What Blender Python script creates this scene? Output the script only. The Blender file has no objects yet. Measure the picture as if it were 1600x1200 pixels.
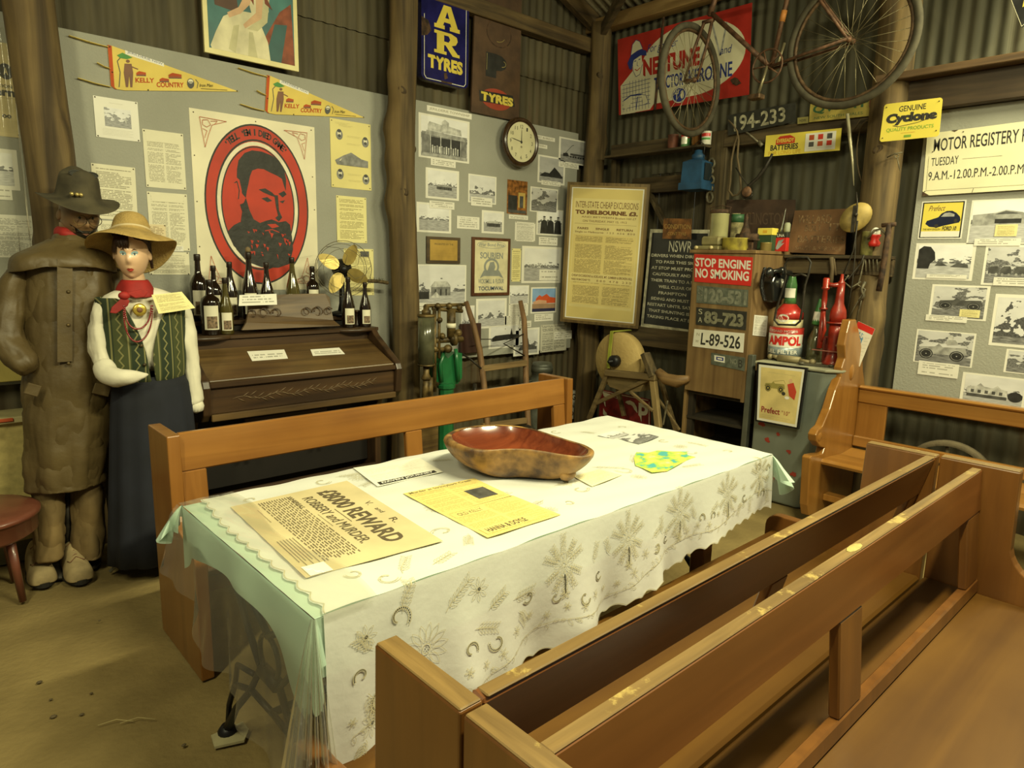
import bpy, bmesh, math, random
from mathutils import Vector, Matrix
random.seed(7)
sc = bpy.context.scene
COL = sc.collection
PI = math.pi
# ------------------------------------------------------------------ camera
F = 1066.6
YW, PT, RO = math.radians(47.427), math.radians(10.296), math.radians(-1.3605)
CP = Vector((0, 0, 1.5))
fw = Vector((math.cos(YW)*math.cos(PT), math.sin(YW)*math.cos(PT), -math.sin(PT)))
r0 = Vector((math.sin(YW), -math.cos(YW), 0)); d0 = fw.cross(r0)
ra = math.cos(RO)*r0 + math.sin(RO)*d0
rb = -math.sin(RO)*r0 + math.cos(RO)*d0
cam = bpy.data.cameras.new('camera'); cam.lens = F/1600*36; cam.sensor_width = 36; cam.clip_start = .02
co = bpy.data.objects.new('camera', cam); COL.objects.link(co)
m = Matrix((ra, -rb, -fw)).transposed().to_4x4(); m.translation = CP
co.matrix_world = m; sc.camera = co
# ------------------------------------------------------------------ light
sc.view_settings.view_transform = 'Standard'; sc.view_settings.look = 'None'
sc.view_settings.gamma = 1; sc.view_settings.use_curve_mapping = False
sc.view_settings.exposure = 0.0
TINT = (1.0, .94, .55)
w = bpy.data.worlds.new('world'); sc.world = w; w.use_nodes = True
w.node_tree.nodes['Background'].inputs[0].default_value = (1.0, .95, .66, 1)
w.node_tree.nodes['Background'].inputs[1].default_value = .13
def area(name, loc, size, power, target, col=TINT):
    l = bpy.data.lights.new(name, 'AREA'); l.shape = 'RECTANGLE'; l.size, l.size_y = size; l.energy = power; l.color = col
    o = bpy.data.objects.new(name, l); COL.objects.link(o); o.location = loc
    o.rotation_euler = (Vector(target)-Vector(loc)).to_track_quat('-Z', 'Y').to_euler(); return o
area('tube_light_near', (1.5, .1, 3.2), (1.25, .12), 135, (1.5, 1.2, 0))
area('tube_light_right', (3.9, .0, 3.15), (1.2, .12), 100, (3.0, 1.8, 0.4))
area('fill_light_left', (-.9, 1.0, 3.1), (.15, 1.2), 55, (.6, 2.4, .6))  # weak fill added from the left, not an actual tube
# ------------------------------------------------------------------ photo measurement -> place on a real plane
def at(u, v, ax, val):
    d = (u-800)*ra + (v-600)*rb + F*fw
    return CP + d*((val-CP[ax])/d[ax])
WY = 4.15      # face of the boards on the gable wall
WX = 4.68      # face of the board on the side wall
def L(u, v, d=0): return at(u, v, 1, WY-d)
def R(u, v, d=0): return at(u, v, 0, WX-d)
def V(*a): return Vector(a)
# ------------------------------------------------------------------ materials
MATS = {}
def nt(name):
    mt = bpy.data.materials.new(name); mt.use_nodes = True
    n = mt.node_tree.nodes; l = mt.node_tree.links
    return mt, n, l, n['Principled BSDF']
def rgb(c): return (c[0], c[1], c[2], 1)
def srgb(r, g, b):
    f = lambda x: (x/255/12.92) if x/255 <= .04045 else ((x/255+.055)/1.055)**2.4
    return (f(r), f(g), f(b))
def plain(name, c, rough=.6, metal=0, var=.12, scale=9, bump=0, coat=0, c2=None, spec=.5, detail=5, bscale=None, trans=0):
    """colour with a soft procedural mottle and fine relief"""
    if name in MATS: return MATS[name]
    mt, n, l, b = nt(name)
    tc = n.new('ShaderNodeTexCoord'); no = n.new('ShaderNodeTexNoise')
    no.inputs['Scale'].default_value = scale; no.inputs['Detail'].default_value = detail
    l.new(tc.outputs['Object'], no.inputs['Vector'])
    mx = n.new('ShaderNodeMix'); mx.data_type = 'RGBA'
    rp = n.new('ShaderNodeMapRange'); rp.inputs[1].default_value = .35; rp.inputs[2].default_value = .65
    l.new(no.outputs['Fac'], rp.inputs[0]); l.new(rp.outputs[0], mx.inputs[0])
    mx.inputs[6].default_value = rgb(c); mx.inputs[7].default_value = rgb(c2 or tuple(max(0, x*(1-var*2)) for x in c))
    l.new(mx.outputs[2], b.inputs['Base Color'])
    b.inputs['Roughness'].default_value = rough; b.inputs['Metallic'].default_value = metal
    b.inputs['Coat Weight'].default_value = coat; b.inputs['Specular IOR Level'].default_value = spec
    b.inputs['Coat Roughness'].default_value = .12
    if trans: b.inputs['Transmission Weight'].default_value = trans
    if bump:
        bm_ = n.new('ShaderNodeBump'); bm_.inputs['Strength'].default_value = bump; bm_.inputs['Distance'].default_value = .01
        n2 = n.new('ShaderNodeTexNoise'); n2.inputs['Scale'].default_value = bscale or scale*6; n2.inputs['Detail'].default_value = 6
        l.new(tc.outputs['Object'], n2.inputs['Vector'])
        l.new(n2.outputs['Fac'], bm_.inputs['Height']); l.new(bm_.outputs[0], b.inputs['Normal'])
    MATS[name] = mt; return mt
def wood(name, c1, c2, axis=0, rough=.45, scale=1.0, coat=0, bump=.15, wear=None, wearc=None, c3=None):
    """grain streaks running along an object axis; optional worn patches"""
    if name in MATS: return MATS[name]
    mt, n, l, b = nt(name)
    tc = n.new('ShaderNodeTexCoord'); mp = n.new('ShaderNodeMapping')
    s = [22*scale]*3; s[axis] = 1.3*scale; mp.inputs['Scale'].default_value = s
    l.new(tc.outputs['Object'], mp.inputs['Vector'])
    no = n.new('ShaderNodeTexNoise'); no.inputs['Scale'].default_value = 1.6; no.inputs['Detail'].default_value = 7; no.inputs['Distortion'].default_value = .6
    l.new(mp.outputs[0], no.inputs['Vector'])
    cr = n.new('ShaderNodeValToRGB'); cr.color_ramp.elements[0].position = .33; cr.color_ramp.elements[1].position = .68
    cr.color_ramp.elements[0].color = rgb(c1); cr.color_ramp.elements[1].color = rgb(c2)
    l.new(no.outputs['Fac'], cr.inputs[0]); out = cr.outputs[0]
    n3 = n.new('ShaderNodeTexNoise'); n3.inputs['Scale'].default_value = 2.3; n3.inputs['Detail'].default_value = 5
    l.new(tc.outputs['Object'], n3.inputs['Vector'])
    m2 = n.new('ShaderNodeMix'); m2.data_type = 'RGBA'; m2.blend_type = 'MULTIPLY'
    mr = n.new('ShaderNodeMapRange'); mr.inputs[1].default_value = .35; mr.inputs[2].default_value = .7
    l.new(n3.outputs['Fac'], mr.inputs[0]); l.new(mr.outputs[0], m2.inputs[0])
    l.new(out, m2.inputs[6]); m2.inputs[7].default_value = rgb(c3 or (.62, .56, .5)); out = m2.outputs[2]
    if wear:
        n4 = n.new('ShaderNodeTexNoise'); n4.inputs['Scale'].default_value = 7; n4.inputs['Detail'].default_value = 9; n4.inputs['Roughness'].default_value = .7
        l.new(tc.outputs['Object'], n4.inputs['Vector'])
        m4 = n.new('ShaderNodeMapRange'); m4.inputs[1].default_value = wear; m4.inputs[2].default_value = wear+.05
        l.new(n4.outputs['Fac'], m4.inputs[0])
        m5 = n.new('ShaderNodeMix'); m5.data_type = 'RGBA'; l.new(m4.outputs[0], m5.inputs[0]); l.new(out, m5.inputs[6])
        m5.inputs[7].default_value = rgb(wearc); out = m5.outputs[2]
    l.new(out, b.inputs['Base Color'])
    b.inputs['Roughness'].default_value = rough; b.inputs['Coat Weight'].default_value = coat; b.inputs['Coat Roughness'].default_value = .25
    bp = n.new('ShaderNodeBump'); bp.inputs['Strength'].default_value = bump; bp.inputs['Distance'].default_value = .006
    l.new(no.outputs['Fac'], bp.inputs['Height']); l.new(bp.outputs[0], b.inputs['Normal'])
    MATS[name] = mt; return mt
def math_node(n, l, op, a, b_=None, clamp=False):
    k = n.new('ShaderNodeMath'); k.operation = op; k.use_clamp = clamp
    for i, x in enumerate((a, b_)):
        if x is None: continue
        if isinstance(x, (int, float)): k.inputs[i].default_value = x
        else: l.new(x, k.inputs[i])
    return k.outputs[0]
def printed(name, paper, ink, rows=30, mx=.1, my=.08, words=26, gap=.42, fill=.5, heading=False, cols=1, soft=.85):
    """a printed page: rows of word-like marks, laid out in the sheet's UV"""
    if name in MATS: return MATS[name]
    mt, n, l, b = nt(name)
    uv = n.new('ShaderNodeUVMap'); sp = n.new('ShaderNodeSeparateXYZ'); l.new(uv.outputs[0], sp.inputs[0])
    x, y = sp.outputs[0], sp.outputs[1]; A = lambda *q, **k: math_node(n, l, *q, **k)
    oi = n.new('ShaderNodeObjectInfo')
    row = A('MULTIPLY', y, rows); fr = A('FRACT', row); fl = A('FLOOR', row)
    band = A('LESS_THAN', fr, fill)
    cv = n.new('ShaderNodeCombineXYZ'); l.new(A('MULTIPLY', x, words), cv.inputs[0]); l.new(A('ADD', A('MULTIPLY', fl, 7.31), A('MULTIPLY', oi.outputs['Random'], 90)), cv.inputs[1])
    no = n.new('ShaderNodeTexNoise'); no.noise_dimensions = '2D'; no.inputs['Scale'].default_value = 1; no.inputs['Detail'].default_value = 3; l.new(cv.outputs[0], no.inputs['Vector'])
    word = A('GREATER_THAN', no.outputs['Fac'], gap)
    # ragged row ends and empty rows
    c2 = n.new('ShaderNodeCombineXYZ'); l.new(A('MULTIPLY', fl, 3.7), c2.inputs[0]); l.new(oi.outputs['Random'], c2.inputs[1])
    wn = n.new('ShaderNodeTexWhiteNoise'); wn.noise_dimensions = '2D'; l.new(c2.outputs[0], wn.inputs['Vector'])
    empty = A('GREATER_THAN', wn.outputs['Value'], .12)
    rag = A('LESS_THAN', x, A('SUBTRACT', 1-mx, A('MULTIPLY', A('POWER', wn.outputs['Value'], 5), .35)))
    msk = A('MULTIPLY', A('MULTIPLY', band, word), A('MULTIPLY', empty, rag))
    msk = A('MULTIPLY', msk, A('GREATER_THAN', x, mx))
    msk = A('MULTIPLY', msk, A('MULTIPLY', A('GREATER_THAN', y, my), A('LESS_THAN', y, 1-my)))
    if cols == 2:
        msk = A('MULTIPLY', msk, A('GREATER_THAN', A('ABSOLUTE', A('SUBTRACT', x, .5)), .025))
    msk = A('MULTIPLY', msk, soft)
    mxn = n.new('ShaderNodeMix'); mxn.data_type = 'RGBA'; l.new(msk, mxn.inputs[0])
    n2 = n.new('ShaderNodeTexNoise'); n2.inputs['Scale'].default_value = 3; l.new(uv.outputs[0], n2.inputs['Vector'])
    pm = n.new('ShaderNodeMix'); pm.data_type = 'RGBA'; l.new(n2.outputs['Fac'], pm.inputs[0]); pm.inputs[6].default_value = rgb(paper); pm.inputs[7].default_value = rgb(tuple(q*.86 for q in paper))
    l.new(pm.outputs[2], mxn.inputs[6]); mxn.inputs[7].default_value = rgb(ink)
    l.new(mxn.outputs[2], b.inputs['Base Color']); b.inputs['Roughness'].default_value = .7
    MATS[name] = mt; return mt
def photo(name, hor=.4, amp=.35, ground=.35, tree=.03, sky=.75, freq=5, tint=(1, 1, 1), rough=.35, busy=.5):
    """a black-and-white snapshot: pale sky, a ragged dark tree and roof line, mottled ground (flat print)"""
    if name in MATS: return MATS[name]
    mt, n, l, b = nt(name)
    uv = n.new('ShaderNodeUVMap'); sp = n.new('ShaderNodeSeparateXYZ'); l.new(uv.outputs[0], sp.inputs[0])
    x, y = sp.outputs[0], sp.outputs[1]; A = lambda *q, **k: math_node(n, l, *q, **k)
    oi = n.new('ShaderNodeObjectInfo'); rnd = A('MULTIPLY', oi.outputs['Random'], 60)
    def noise(sx, sy, det, off=0):
        c = n.new('ShaderNodeCombineXYZ'); l.new(A('ADD', A('MULTIPLY', x, sx), rnd), c.inputs[0]); l.new(A('ADD', A('MULTIPLY', y, sy), off), c.inputs[1])
        k = n.new('ShaderNodeTexNoise'); k.noise_dimensions = '2D'; k.inputs['Scale'].default_value = 1; k.inputs['Detail'].default_value = det; l.new(c.outputs[0], k.inputs['Vector']); return k.outputs['Fac']
    line = A('ADD', hor, A('MULTIPLY', A('MAXIMUM', A('SUBTRACT', noise(freq, freq*1.6, 4), .40), 0), amp*3.4))
    skyv = A('ADD', A('MULTIPLY', noise(2, 3, 3, 5), .25), sky-.12)
    treev = A('ADD', A('MULTIPLY', A('POWER', noise(24, 24, 6, 9), 2), busy), tree)
    grv = A('ADD', A('MULTIPLY', A('SUBTRACT', noise(6, 30, 6, 17), .5), .5), ground)
    up = A('GREATER_THAN', y, line); mid = A('GREATER_THAN', y, hor)
    a_ = n.new('ShaderNodeMix'); l.new(mid, a_.inputs[0]); l.new(grv, a_.inputs[2]); l.new(treev, a_.inputs[3])
    b_ = n.new('ShaderNodeMix'); l.new(up, b_.inputs[0]); l.new(a_.outputs[0], b_.inputs[2]); l.new(skyv, b_.inputs[3])
    cv = n.new('ShaderNodeMix'); cv.data_type = 'RGBA'; l.new(b_.outputs[0], cv.inputs[0]); cv.inputs[6].default_value = (.008, .008, .008, 1); cv.inputs[7].default_value = rgb(tint)
    l.new(cv.outputs[2], b.inputs['Base Color']); b.inputs['Roughness'].default_value = rough
    MATS[name] = mt; return mt
# ------------------------------------------------------------------ mesh builder
class MB:
    def __init__(s): s.v = []; s.f = []; s.mi = []; s.uv = []; s.sm = []
    def add(s, vs, fs, mi=0, uvs=None, smooth=False):
        o = len(s.v); s.v += [Vector(p) for p in vs]
        for k, f in enumerate(fs):
            s.f.append([o+i for i in f]); s.mi.append(mi); s.sm.append(smooth)
            s.uv.append([uvs[i] for i in f] if uvs else [(0, 0)]*len(f))
        return s
    def box(s, a, b, mi=0, bev=0):
        x0, y0, z0 = (min(a[i], b[i]) for i in range(3)); x1, y1, z1 = (max(a[i], b[i]) for i in range(3))
        return s.obox(V((x0+x1)/2, (y0+y1)/2, (z0+z1)/2), V(1, 0, 0), V(0, 1, 0), V(0, 0, 1), (x1-x0)/2, (y1-y0)/2, (z1-z0)/2, mi, bev)
    def obox(s, c, X, Y, Z, hx, hy, hz, mi=0, bev=0):
        if bev <= 0 or min(hx, hy, hz) <= bev:
            vs = [c+X*(i*hx)+Y*(j*hy)+Z*(k*hz) for i in (-1, 1) for j in (-1, 1) for k in (-1, 1)]
            return s.add(vs, [(0, 1, 3, 2), (4, 6, 7, 5), (0, 4, 5, 1), (2, 3, 7, 6), (0, 2, 6, 4), (1, 5, 7, 3)], mi)
        # bevelled box: hull of 24 points
        bm_ = bmesh.new()
        for i in (-1, 1):
            for j in (-1, 1):
                for k in (-1, 1):
                    for q in range(3):
                        h = [hx-bev, hy-bev, hz-bev]; h[q] += bev
                        bm_.verts.new(c+X*(i*h[0])+Y*(j*h[1])+Z*(k*h[2]))
        bmesh.ops.convex_hull(bm_, input=bm_.verts); bmesh.ops.dissolve_limit(bm_, angle_limit=.01, verts=bm_.verts, edges=bm_.edges)
        bm_.verts.index_update(); s.add([v.co for v in bm_.verts], [[v.index for v in f.verts] for f in bm_.faces], mi); bm_.free(); return s
    def bar(s, p, q, w, h, mi=0, up=(0, 0, 1), bev=0):
        p, q = Vector(p), Vector(q); X = (q-p); ln = X.length; X.normalize()
        Y = Vector(up).cross(X); Y = Y.normalized() if Y.length > 1e-4 else Vector((1, 0, 0)).cross(X).normalized()
        Z = X.cross(Y); return s.obox((p+q)/2, X, Y, Z, ln/2, w/2, h/2, mi, bev)
    def tube(s, pts, r, n=8, mi=0, closed=False, cap=True, smooth=True):
        pts = [Vector(p) for p in pts]; N = len(pts); rs = r if isinstance(r, (list, tuple)) else [r]*N
        vs = []; up = None
        for i, p in enumerate(pts):
            a = pts[(i-1) % N] if (i or closed) else pts[0]; b = pts[(i+1) % N] if (i < N-1 or closed) else pts[-1]
            t = (b-a).normalized()
            if up is None:
                up = t.orthogonal().normalized()
            up = (up - t*up.dot(t)); up = up.normalized() if up.length > 1e-5 else t.orthogonal().normalized()
            sd = t.cross(up)
            for k in range(n):
                an = 2*PI*k/n; vs.append(p + (up*math.cos(an)+sd*math.sin(an))*rs[i])
        fs = []
        for i in range(N if closed else N-1):
            j = (i+1) % N
            for k in range(n): fs.append((i*n+k, i*n+(k+1) % n, j*n+(k+1) % n, j*n+k))
        if cap and not closed: fs += [tuple(range(n))[::-1], tuple((N-1)*n+k for k in range(n))]
        return s.add(vs, fs, mi, smooth=smooth)
    def lathe(s, prof, c, axis=(0, 0, 1), n=20, mi=0, smooth=True, cap=True, squash=1):
        Z = Vector(axis).normalized(); X = Z.orthogonal().normalized() if abs(Z.z) < .99 else V(1, 0, 0); Y = Z.cross(X); c = Vector(c)
        vs = [c+Z*h+X*(r*math.cos(2*PI*k/n))+Y*(r*squash*math.sin(2*PI*k/n)) for r, h in prof for k in range(n)]
        fs = [(i*n+k, i*n+(k+1) % n, (i+1)*n+(k+1) % n, (i+1)*n+k) for i in range(len(prof)-1) for k in range(n)]
        if cap: fs += [tuple(range(n))[::-1], tuple((len(prof)-1)*n+k for k in range(n))]
        return s.add(vs, fs, mi, smooth=smooth)
    def prism(s, pts, off, mi=0):
        """flat outline pushed along off"""
        pts = [Vector(p) for p in pts]; n = len(pts); off = Vector(off)
        return s.add(pts+[p+off for p in pts], [tuple(range(n))[::-1], tuple(range(n, 2*n))]+[(i, (i+1) % n, n+(i+1) % n, n+i) for i in range(n)], mi)
    def loft(s, rings, mi=0, smooth=True, cap=True, closed=True):
        n = len(rings[0]); vs = [p for r in rings for p in r]
        fs = [(i*n+k, i*n+(k+1) % n, (i+1)*n+(k+1) % n, (i+1)*n+k) for i in range(len(rings)-1) for k in range(n if closed else n-1)]
        if cap and closed: fs += [tuple(range(n))[::-1], tuple((len(rings)-1)*n+k for k in range(n))]
        return s.add(vs, fs, mi, smooth=smooth)
    def grid(s, fn, nu, nv, mi=0, smooth=True, thick=None):
        vs = [fn(i/nu, j/nv) for j in range(nv+1) for i in range(nu+1)]; uv = [(i/nu, j/nv) for j in range(nv+1) for i in range(nu+1)]
        return s.add(vs, [(j*(nu+1)+i, j*(nu+1)+i+1, (j+1)*(nu+1)+i+1, (j+1)*(nu+1)+i) for j in range(nv) for i in range(nu)], mi, uv, smooth)
    def ball(s, c, r, n=12, m=8, mi=0, sq=(1, 1, 1)):
        c = Vector(c); return s.lathe_pts([(max(1e-4, math.sin(PI*j/m)), -math.cos(PI*j/m)) for j in range(m+1)], c, r, n, mi, sq)
    def lathe_pts(s, prof, c, r, n, mi, sq):
        vs = [c+V(a*math.cos(2*PI*k/n)*r*sq[0], a*math.sin(2*PI*k/n)*r*sq[1], h*r*sq[2]) for a, h in prof for k in range(n)]
        return s.add(vs, [(i*n+k, i*n+(k+1) % n, (i+1)*n+(k+1) % n, (i+1)*n+k) for i in range(len(prof)-1) for k in range(n)], mi, smooth=True)
    def mesh(s, name, mats, org=(0, 0, 0)):
        me = bpy.data.meshes.new(name); o = Vector(org)
        me.from_pydata([p-o for p in s.v], [], s.f)
        for mt in (mats if isinstance(mats, (list, tuple)) else [mats]): me.materials.append(mt)
        me.polygons.foreach_set('material_index', s.mi); me.polygons.foreach_set('use_smooth', s.sm)
        ul = me.uv_layers.new(name='UVMap'); flat = [c for f in s.uv for q in f for c in q]; ul.data.foreach_set('uv', flat)
        me.validate(); me.update(); return me
def thing(name, label, cat, loc=(0, 0, 0), group=None):
    o = bpy.data.objects.new(name, None); o.empty_display_size = .1; COL.objects.link(o); o.location = loc
    o['label'] = label; o['category'] = cat
    if group: o['group'] = group
    o['_org'] = tuple(loc); return o
def tag(o, label, cat, group=None):
    o['label'] = label; o['category'] = cat
    if group: o['group'] = group
    return o
def obj(name, mb, mats, parent=None, label=None, kind=None, fixn=True):
    """mesh in world coordinates; its vertices are stored relative to its thing's base"""
    org = tuple(parent['_org']) if parent is not None else tuple(sum((p for p in mb.v), Vector())/max(1, len(mb.v)))
    me = mb.mesh(name, mats, org)
    if fixn:
        bm_ = bmesh.new(); bm_.from_mesh(me); bmesh.ops.recalc_face_normals(bm_, faces=bm_.faces); bm_.to_mesh(me); bm_.free()
    o = bpy.data.objects.new(name, me); COL.objects.link(o)
    if parent is not None: o.parent = parent
    else: o.location = org
    o['_org'] = org
    if label: o['label'] = label
    if kind: o['kind'] = kind
    return o
def subdiv(o, k=1):
    md = o.modifiers.new('s', 'SUBSURF'); md.levels = k; md.render_levels = k
def dup(root, loc, label, group=None, rotz=0, scale=None):
    r = root.copy(); COL.objects.link(r); r.location = loc; r.rotation_euler = (0, 0, rotz); r['label'] = label
    if scale: r.scale = scale
    if group: r['group'] = group
    for ch in [c for c in root.children]:
        c = ch.copy(); COL.objects.link(c); c.parent = r
        for g in ch.children:
            d = g.copy(); COL.objects.link(d); d.parent = c
    return r
# ------------------------------------------------------------------ lettering
_tc = {}
def glyphs(s, bold=0, shear=0):
    k = (s, bold, shear)
    if k in _tc: return _tc[k]
    cu = bpy.data.curves.new('t', 'FONT'); cu.body = s; cu.resolution_u = 3; cu.offset = bold; cu.shear = shear
    o = bpy.data.objects.new('t', cu); COL.objects.link(o); bpy.context.view_layer.update()
    me = bpy.data.meshes.new_from_object(o); vs = [tuple(v.co) for v in me.vertices]; fs = [tuple(p.vertices) for p in me.polygons]
    COL.objects.unlink(o); bpy.data.objects.remove(o); bpy.data.curves.remove(cu); bpy.data.meshes.remove(me)
    x0 = min(v[0] for v in vs); x1 = max(v[0] for v in vs); y0 = min(v[1] for v in vs); y1 = max(v[1] for v in vs)
    vs = [((v[0]-x0)/(x1-x0), (v[1]-y0)/(y1-y0)) for v in vs]
    _tc[k] = (vs, fs, (x1-x0)/(y1-y0)); return _tc[k]
# ------------------------------------------------------------------ flat sheets (papers, signs) with print on them
class Sheet:
    """c = TL, TR, BR, BL corners in the place. Art uses x right, y DOWN in 0..1."""
    def __init__(s, name, c, mat, label=None, cat='paper', group=None, thick=.0015, mats=None, out=None, bend=0, parent=None, back=None, outline=None):
        s.c = [Vector(p) for p in c]; s.n = (s.c[1]-s.c[0]).cross(s.c[3]-s.c[0]).normalized()
        if s.n.dot(CP-s.c[0]) < 0: s.n = -s.n
        s.bend = bend; s.mats = []; s.parts = {}; s.k = 0; s.w = (s.c[1]-s.c[0]).length; s.h = (s.c[3]-s.c[0]).length
        mb = MB()
        if outline:
            n = len(outline); top = [s.P(x, y) for x, y in outline]; bot = [p-s.n*thick for p in top]
            mb.add(top+bot, [tuple(range(n)), tuple(range(n, 2*n))[::-1]]+[(i, (i+1) % n, n+(i+1) % n, n+i) for i in range(n)], 0, [(x, 1-y) for x, y in outline]*2)
        else:
            k = 8 if bend else 1
            top = [s.P(i/k, j/k) for j in range(k+1) for i in range(k+1)]; uv = [(i/k, 1-j/k) for j in range(k+1) for i in range(k+1)]
            fs = [(j*(k+1)+i, j*(k+1)+i+1, (j+1)*(k+1)+i+1, (j+1)*(k+1)+i) for j in range(k) for i in range(k)]; N = len(top)
            bot = [p-s.n*thick for p in top]
            ed = [i for i in range(k+1)]+[j*(k+1)+k for j in range(1, k+1)]+[k*(k+1)+i for i in range(k-1, -1, -1)]+[j*(k+1) for j in range(k-1, 0, -1)]
            mb.add(top+bot, fs+[tuple(N+q for q in f[::-1]) for f in fs]+[(ed[i], ed[(i+1) % len(ed)], N+ed[(i+1) % len(ed)], N+ed[i]) for i in range(len(ed))], 0, uv+uv)
        s.o = obj(name, mb, [mat], parent, fixn=False)
        if label and parent is None: tag(s.o, label, cat, group)
        elif label: s.o['label'] = label
    def P(s, x, y, off=0):
        a = s.c[0].lerp(s.c[1], x); b = s.c[3].lerp(s.c[2], x); p = a.lerp(b, y)
        bz = s.bend*(4*(x-.5)**2)*(.4+.6*y) if s.bend else 0
        return p+s.n*(off+bz)
    def _m(s, part, mat):
        p = s.parts.setdefault(part, (MB(), []))
        if mat not in p[1]: p[1].append(mat)
        return p[0], p[1].index(mat)
    def lay(s): s.k += 1; return .0005+.00012*min(s.k, 70)
    def poly(s, pts, mat, part='print', off=None):
        mb, i = s._m(part, mat); o = off or s.lay()
        mb.add([s.P(x, y, o) for x, y in pts], [tuple(range(len(pts)))], i, [(x, 1-y) for x, y in pts]); return s
    def rect(s, x0, y0, x1, y1, mat, part='print', uv=False):
        mb, i = s._m(part, mat); o = s.lay(); pts = [(x0, y0), (x1, y0), (x1, y1), (x0, y1)]
        mb.add([s.P(x, y, o) for x, y in pts], [(0, 1, 2, 3)], i, [(0, 1), (1, 1), (1, 0), (0, 0)]); return s
    def oval(s, cx, cy, rx, ry, mat, part='print', n=28, a0=0, a1=360):
        return s.poly([(cx+rx*math.cos(math.radians(a0+(a1-a0)*k/n)), cy+ry*math.sin(math.radians(a0+(a1-a0)*k/n))) for k in range(n+(a1-a0 < 360))], mat, part)
    def ring(s, cx, cy, rx, ry, w, mat, part='print', n=40, a0=0, a1=360):
        mb, i = s._m(part, mat); o = s.lay(); ar = s.w/s.h; vs = []
        for k in range(n+1):
            t = math.radians(a0+(a1-a0)*k/n)
            for q in (-1, 1): vs.append(s.P(cx+(rx+q*w/2)*math.cos(t), cy+(ry+q*w/2*ar)*math.sin(t), o))
        mb.add(vs, [(2*k, 2*k+1, 2*k+3, 2*k+2) for k in range(n)], i); return s
    def line(s, pts, wd, mat, part='print'):
        mb, i = s._m(part, mat); o = s.lay()
        for a, b in zip(pts[:-1], pts[1:]):
            dx, dy = (b[0]-a[0])*s.w, (b[1]-a[1])*s.h; ln = math.hypot(dx, dy) or 1; nx, ny = -dy/ln*wd/2/s.w*s.w, dx/ln*wd/2*s.w
            nx = -dy/ln*wd/2; ny = dx/ln*wd/2*s.w/s.h
            mb.add([s.P(a[0]+nx, a[1]+ny, o), s.P(b[0]+nx, b[1]+ny, o), s.P(b[0]-nx, b[1]-ny, o), s.P(a[0]-nx, a[1]-ny, o)], [(0, 1, 2, 3)], i)
        return s
    def text(s, t, x0, y0, x1, y1, mat, part='lettering', bold=0, shear=0, arc=0, fit=False, slab=False):
        """fills the box x0..x1, y0..y1 with the words"""
        vs, fs, asp = glyphs(t, bold, shear); mb, i = s._m(part, mat); o = s.lay()
        if fit:
            wid = asp*(y1-y0)*s.h/s.w
            if wid < x1-x0: c = (x0+x1)/2; x0, x1 = c-wid/2, c+wid/2
        mb.add([s.P(x0+(x1-x0)*x, y1+(y0-y1)*y+arc*4*((x-.5)**2), o) for x, y in vs], fs, i); return s
    def done(s):
        for k, (mb, ms) in s.parts.items(): obj(k, mb, ms, s.o, fixn=False)
        return s.o
def box_img(u0, v0, u1, v1, pf=L, d=.002, rot=0):
    """upright rectangle on a wall from its top-left and bottom-right as measured"""
    a, b = pf(u0, v0, d), pf(u1, v1, d)
    if pf is L: c = [V(a.x, a.y, a.z), V(b.x, a.y, a.z), V(b.x, a.y, b.z), V(a.x, a.y, b.z)]; ax = (0, 1, 0)
    else: c = [V(a.x, a.y, a.z), V(a.x, b.y, a.z), V(a.x, b.y, b.z), V(a.x, a.y, b.z)]; ax = (1, 0, 0)
    if rot:
        m_ = sum(c, Vector())/4; q = Matrix.Rotation(math.radians(rot), 3, ax); c = [m_+q@(p-m_) for p in c]
    return c
# ================================================================== SETTING
def struct(o): o['kind'] = 'structure'; return o
dirt = plain('packed_dirt', (.28, .205, .075), .95, scale=2.6, c2=(.175, .125, .042), bump=.5, bscale=40, detail=9)
fl = MB()
def floor_pt(i, j):
    x, y = -3.2+8.2*i, -2.6+7.0*j
    return V(x, y, .006*math.sin(x*2.1+y)+.005*math.sin(y*3.3-x)-.008)
fl.grid(floor_pt, 60, 50)
struct(obj('floor', fl, dirt))
rk = MB()
for k in range(16):
    x, y = random.uniform(-.4, .75), random.uniform(1.7, 3.6); r = random.uniform(.003, .008)
    rk.ball((x, y, .004), r, 6, 4, 0, (1.4, 1, .6))
o = obj('floor_grit', rk, plain('grit', (.12, .09, .045), .9)); o['kind'] = 'stuff'; tag(o, 'small dark crumbs of dirt scattered over the bare floor', 'dirt')
sw = MB()
for k in range(2):
    a = V(.30+random.uniform(-.1, .12), 2.35+random.uniform(-.1, .1), .008); sw.tube([a, a+V(.05, -.012, .004), a+V(.09, -.05, 0)], .0012, 5)
o = obj('straw', sw, plain('straw_bits', (.55, .45, .2), .8)); o['kind'] = 'stuff'; tag(o, 'few pale straws lying on the dirt floor by the bench end', 'straw')
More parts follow.
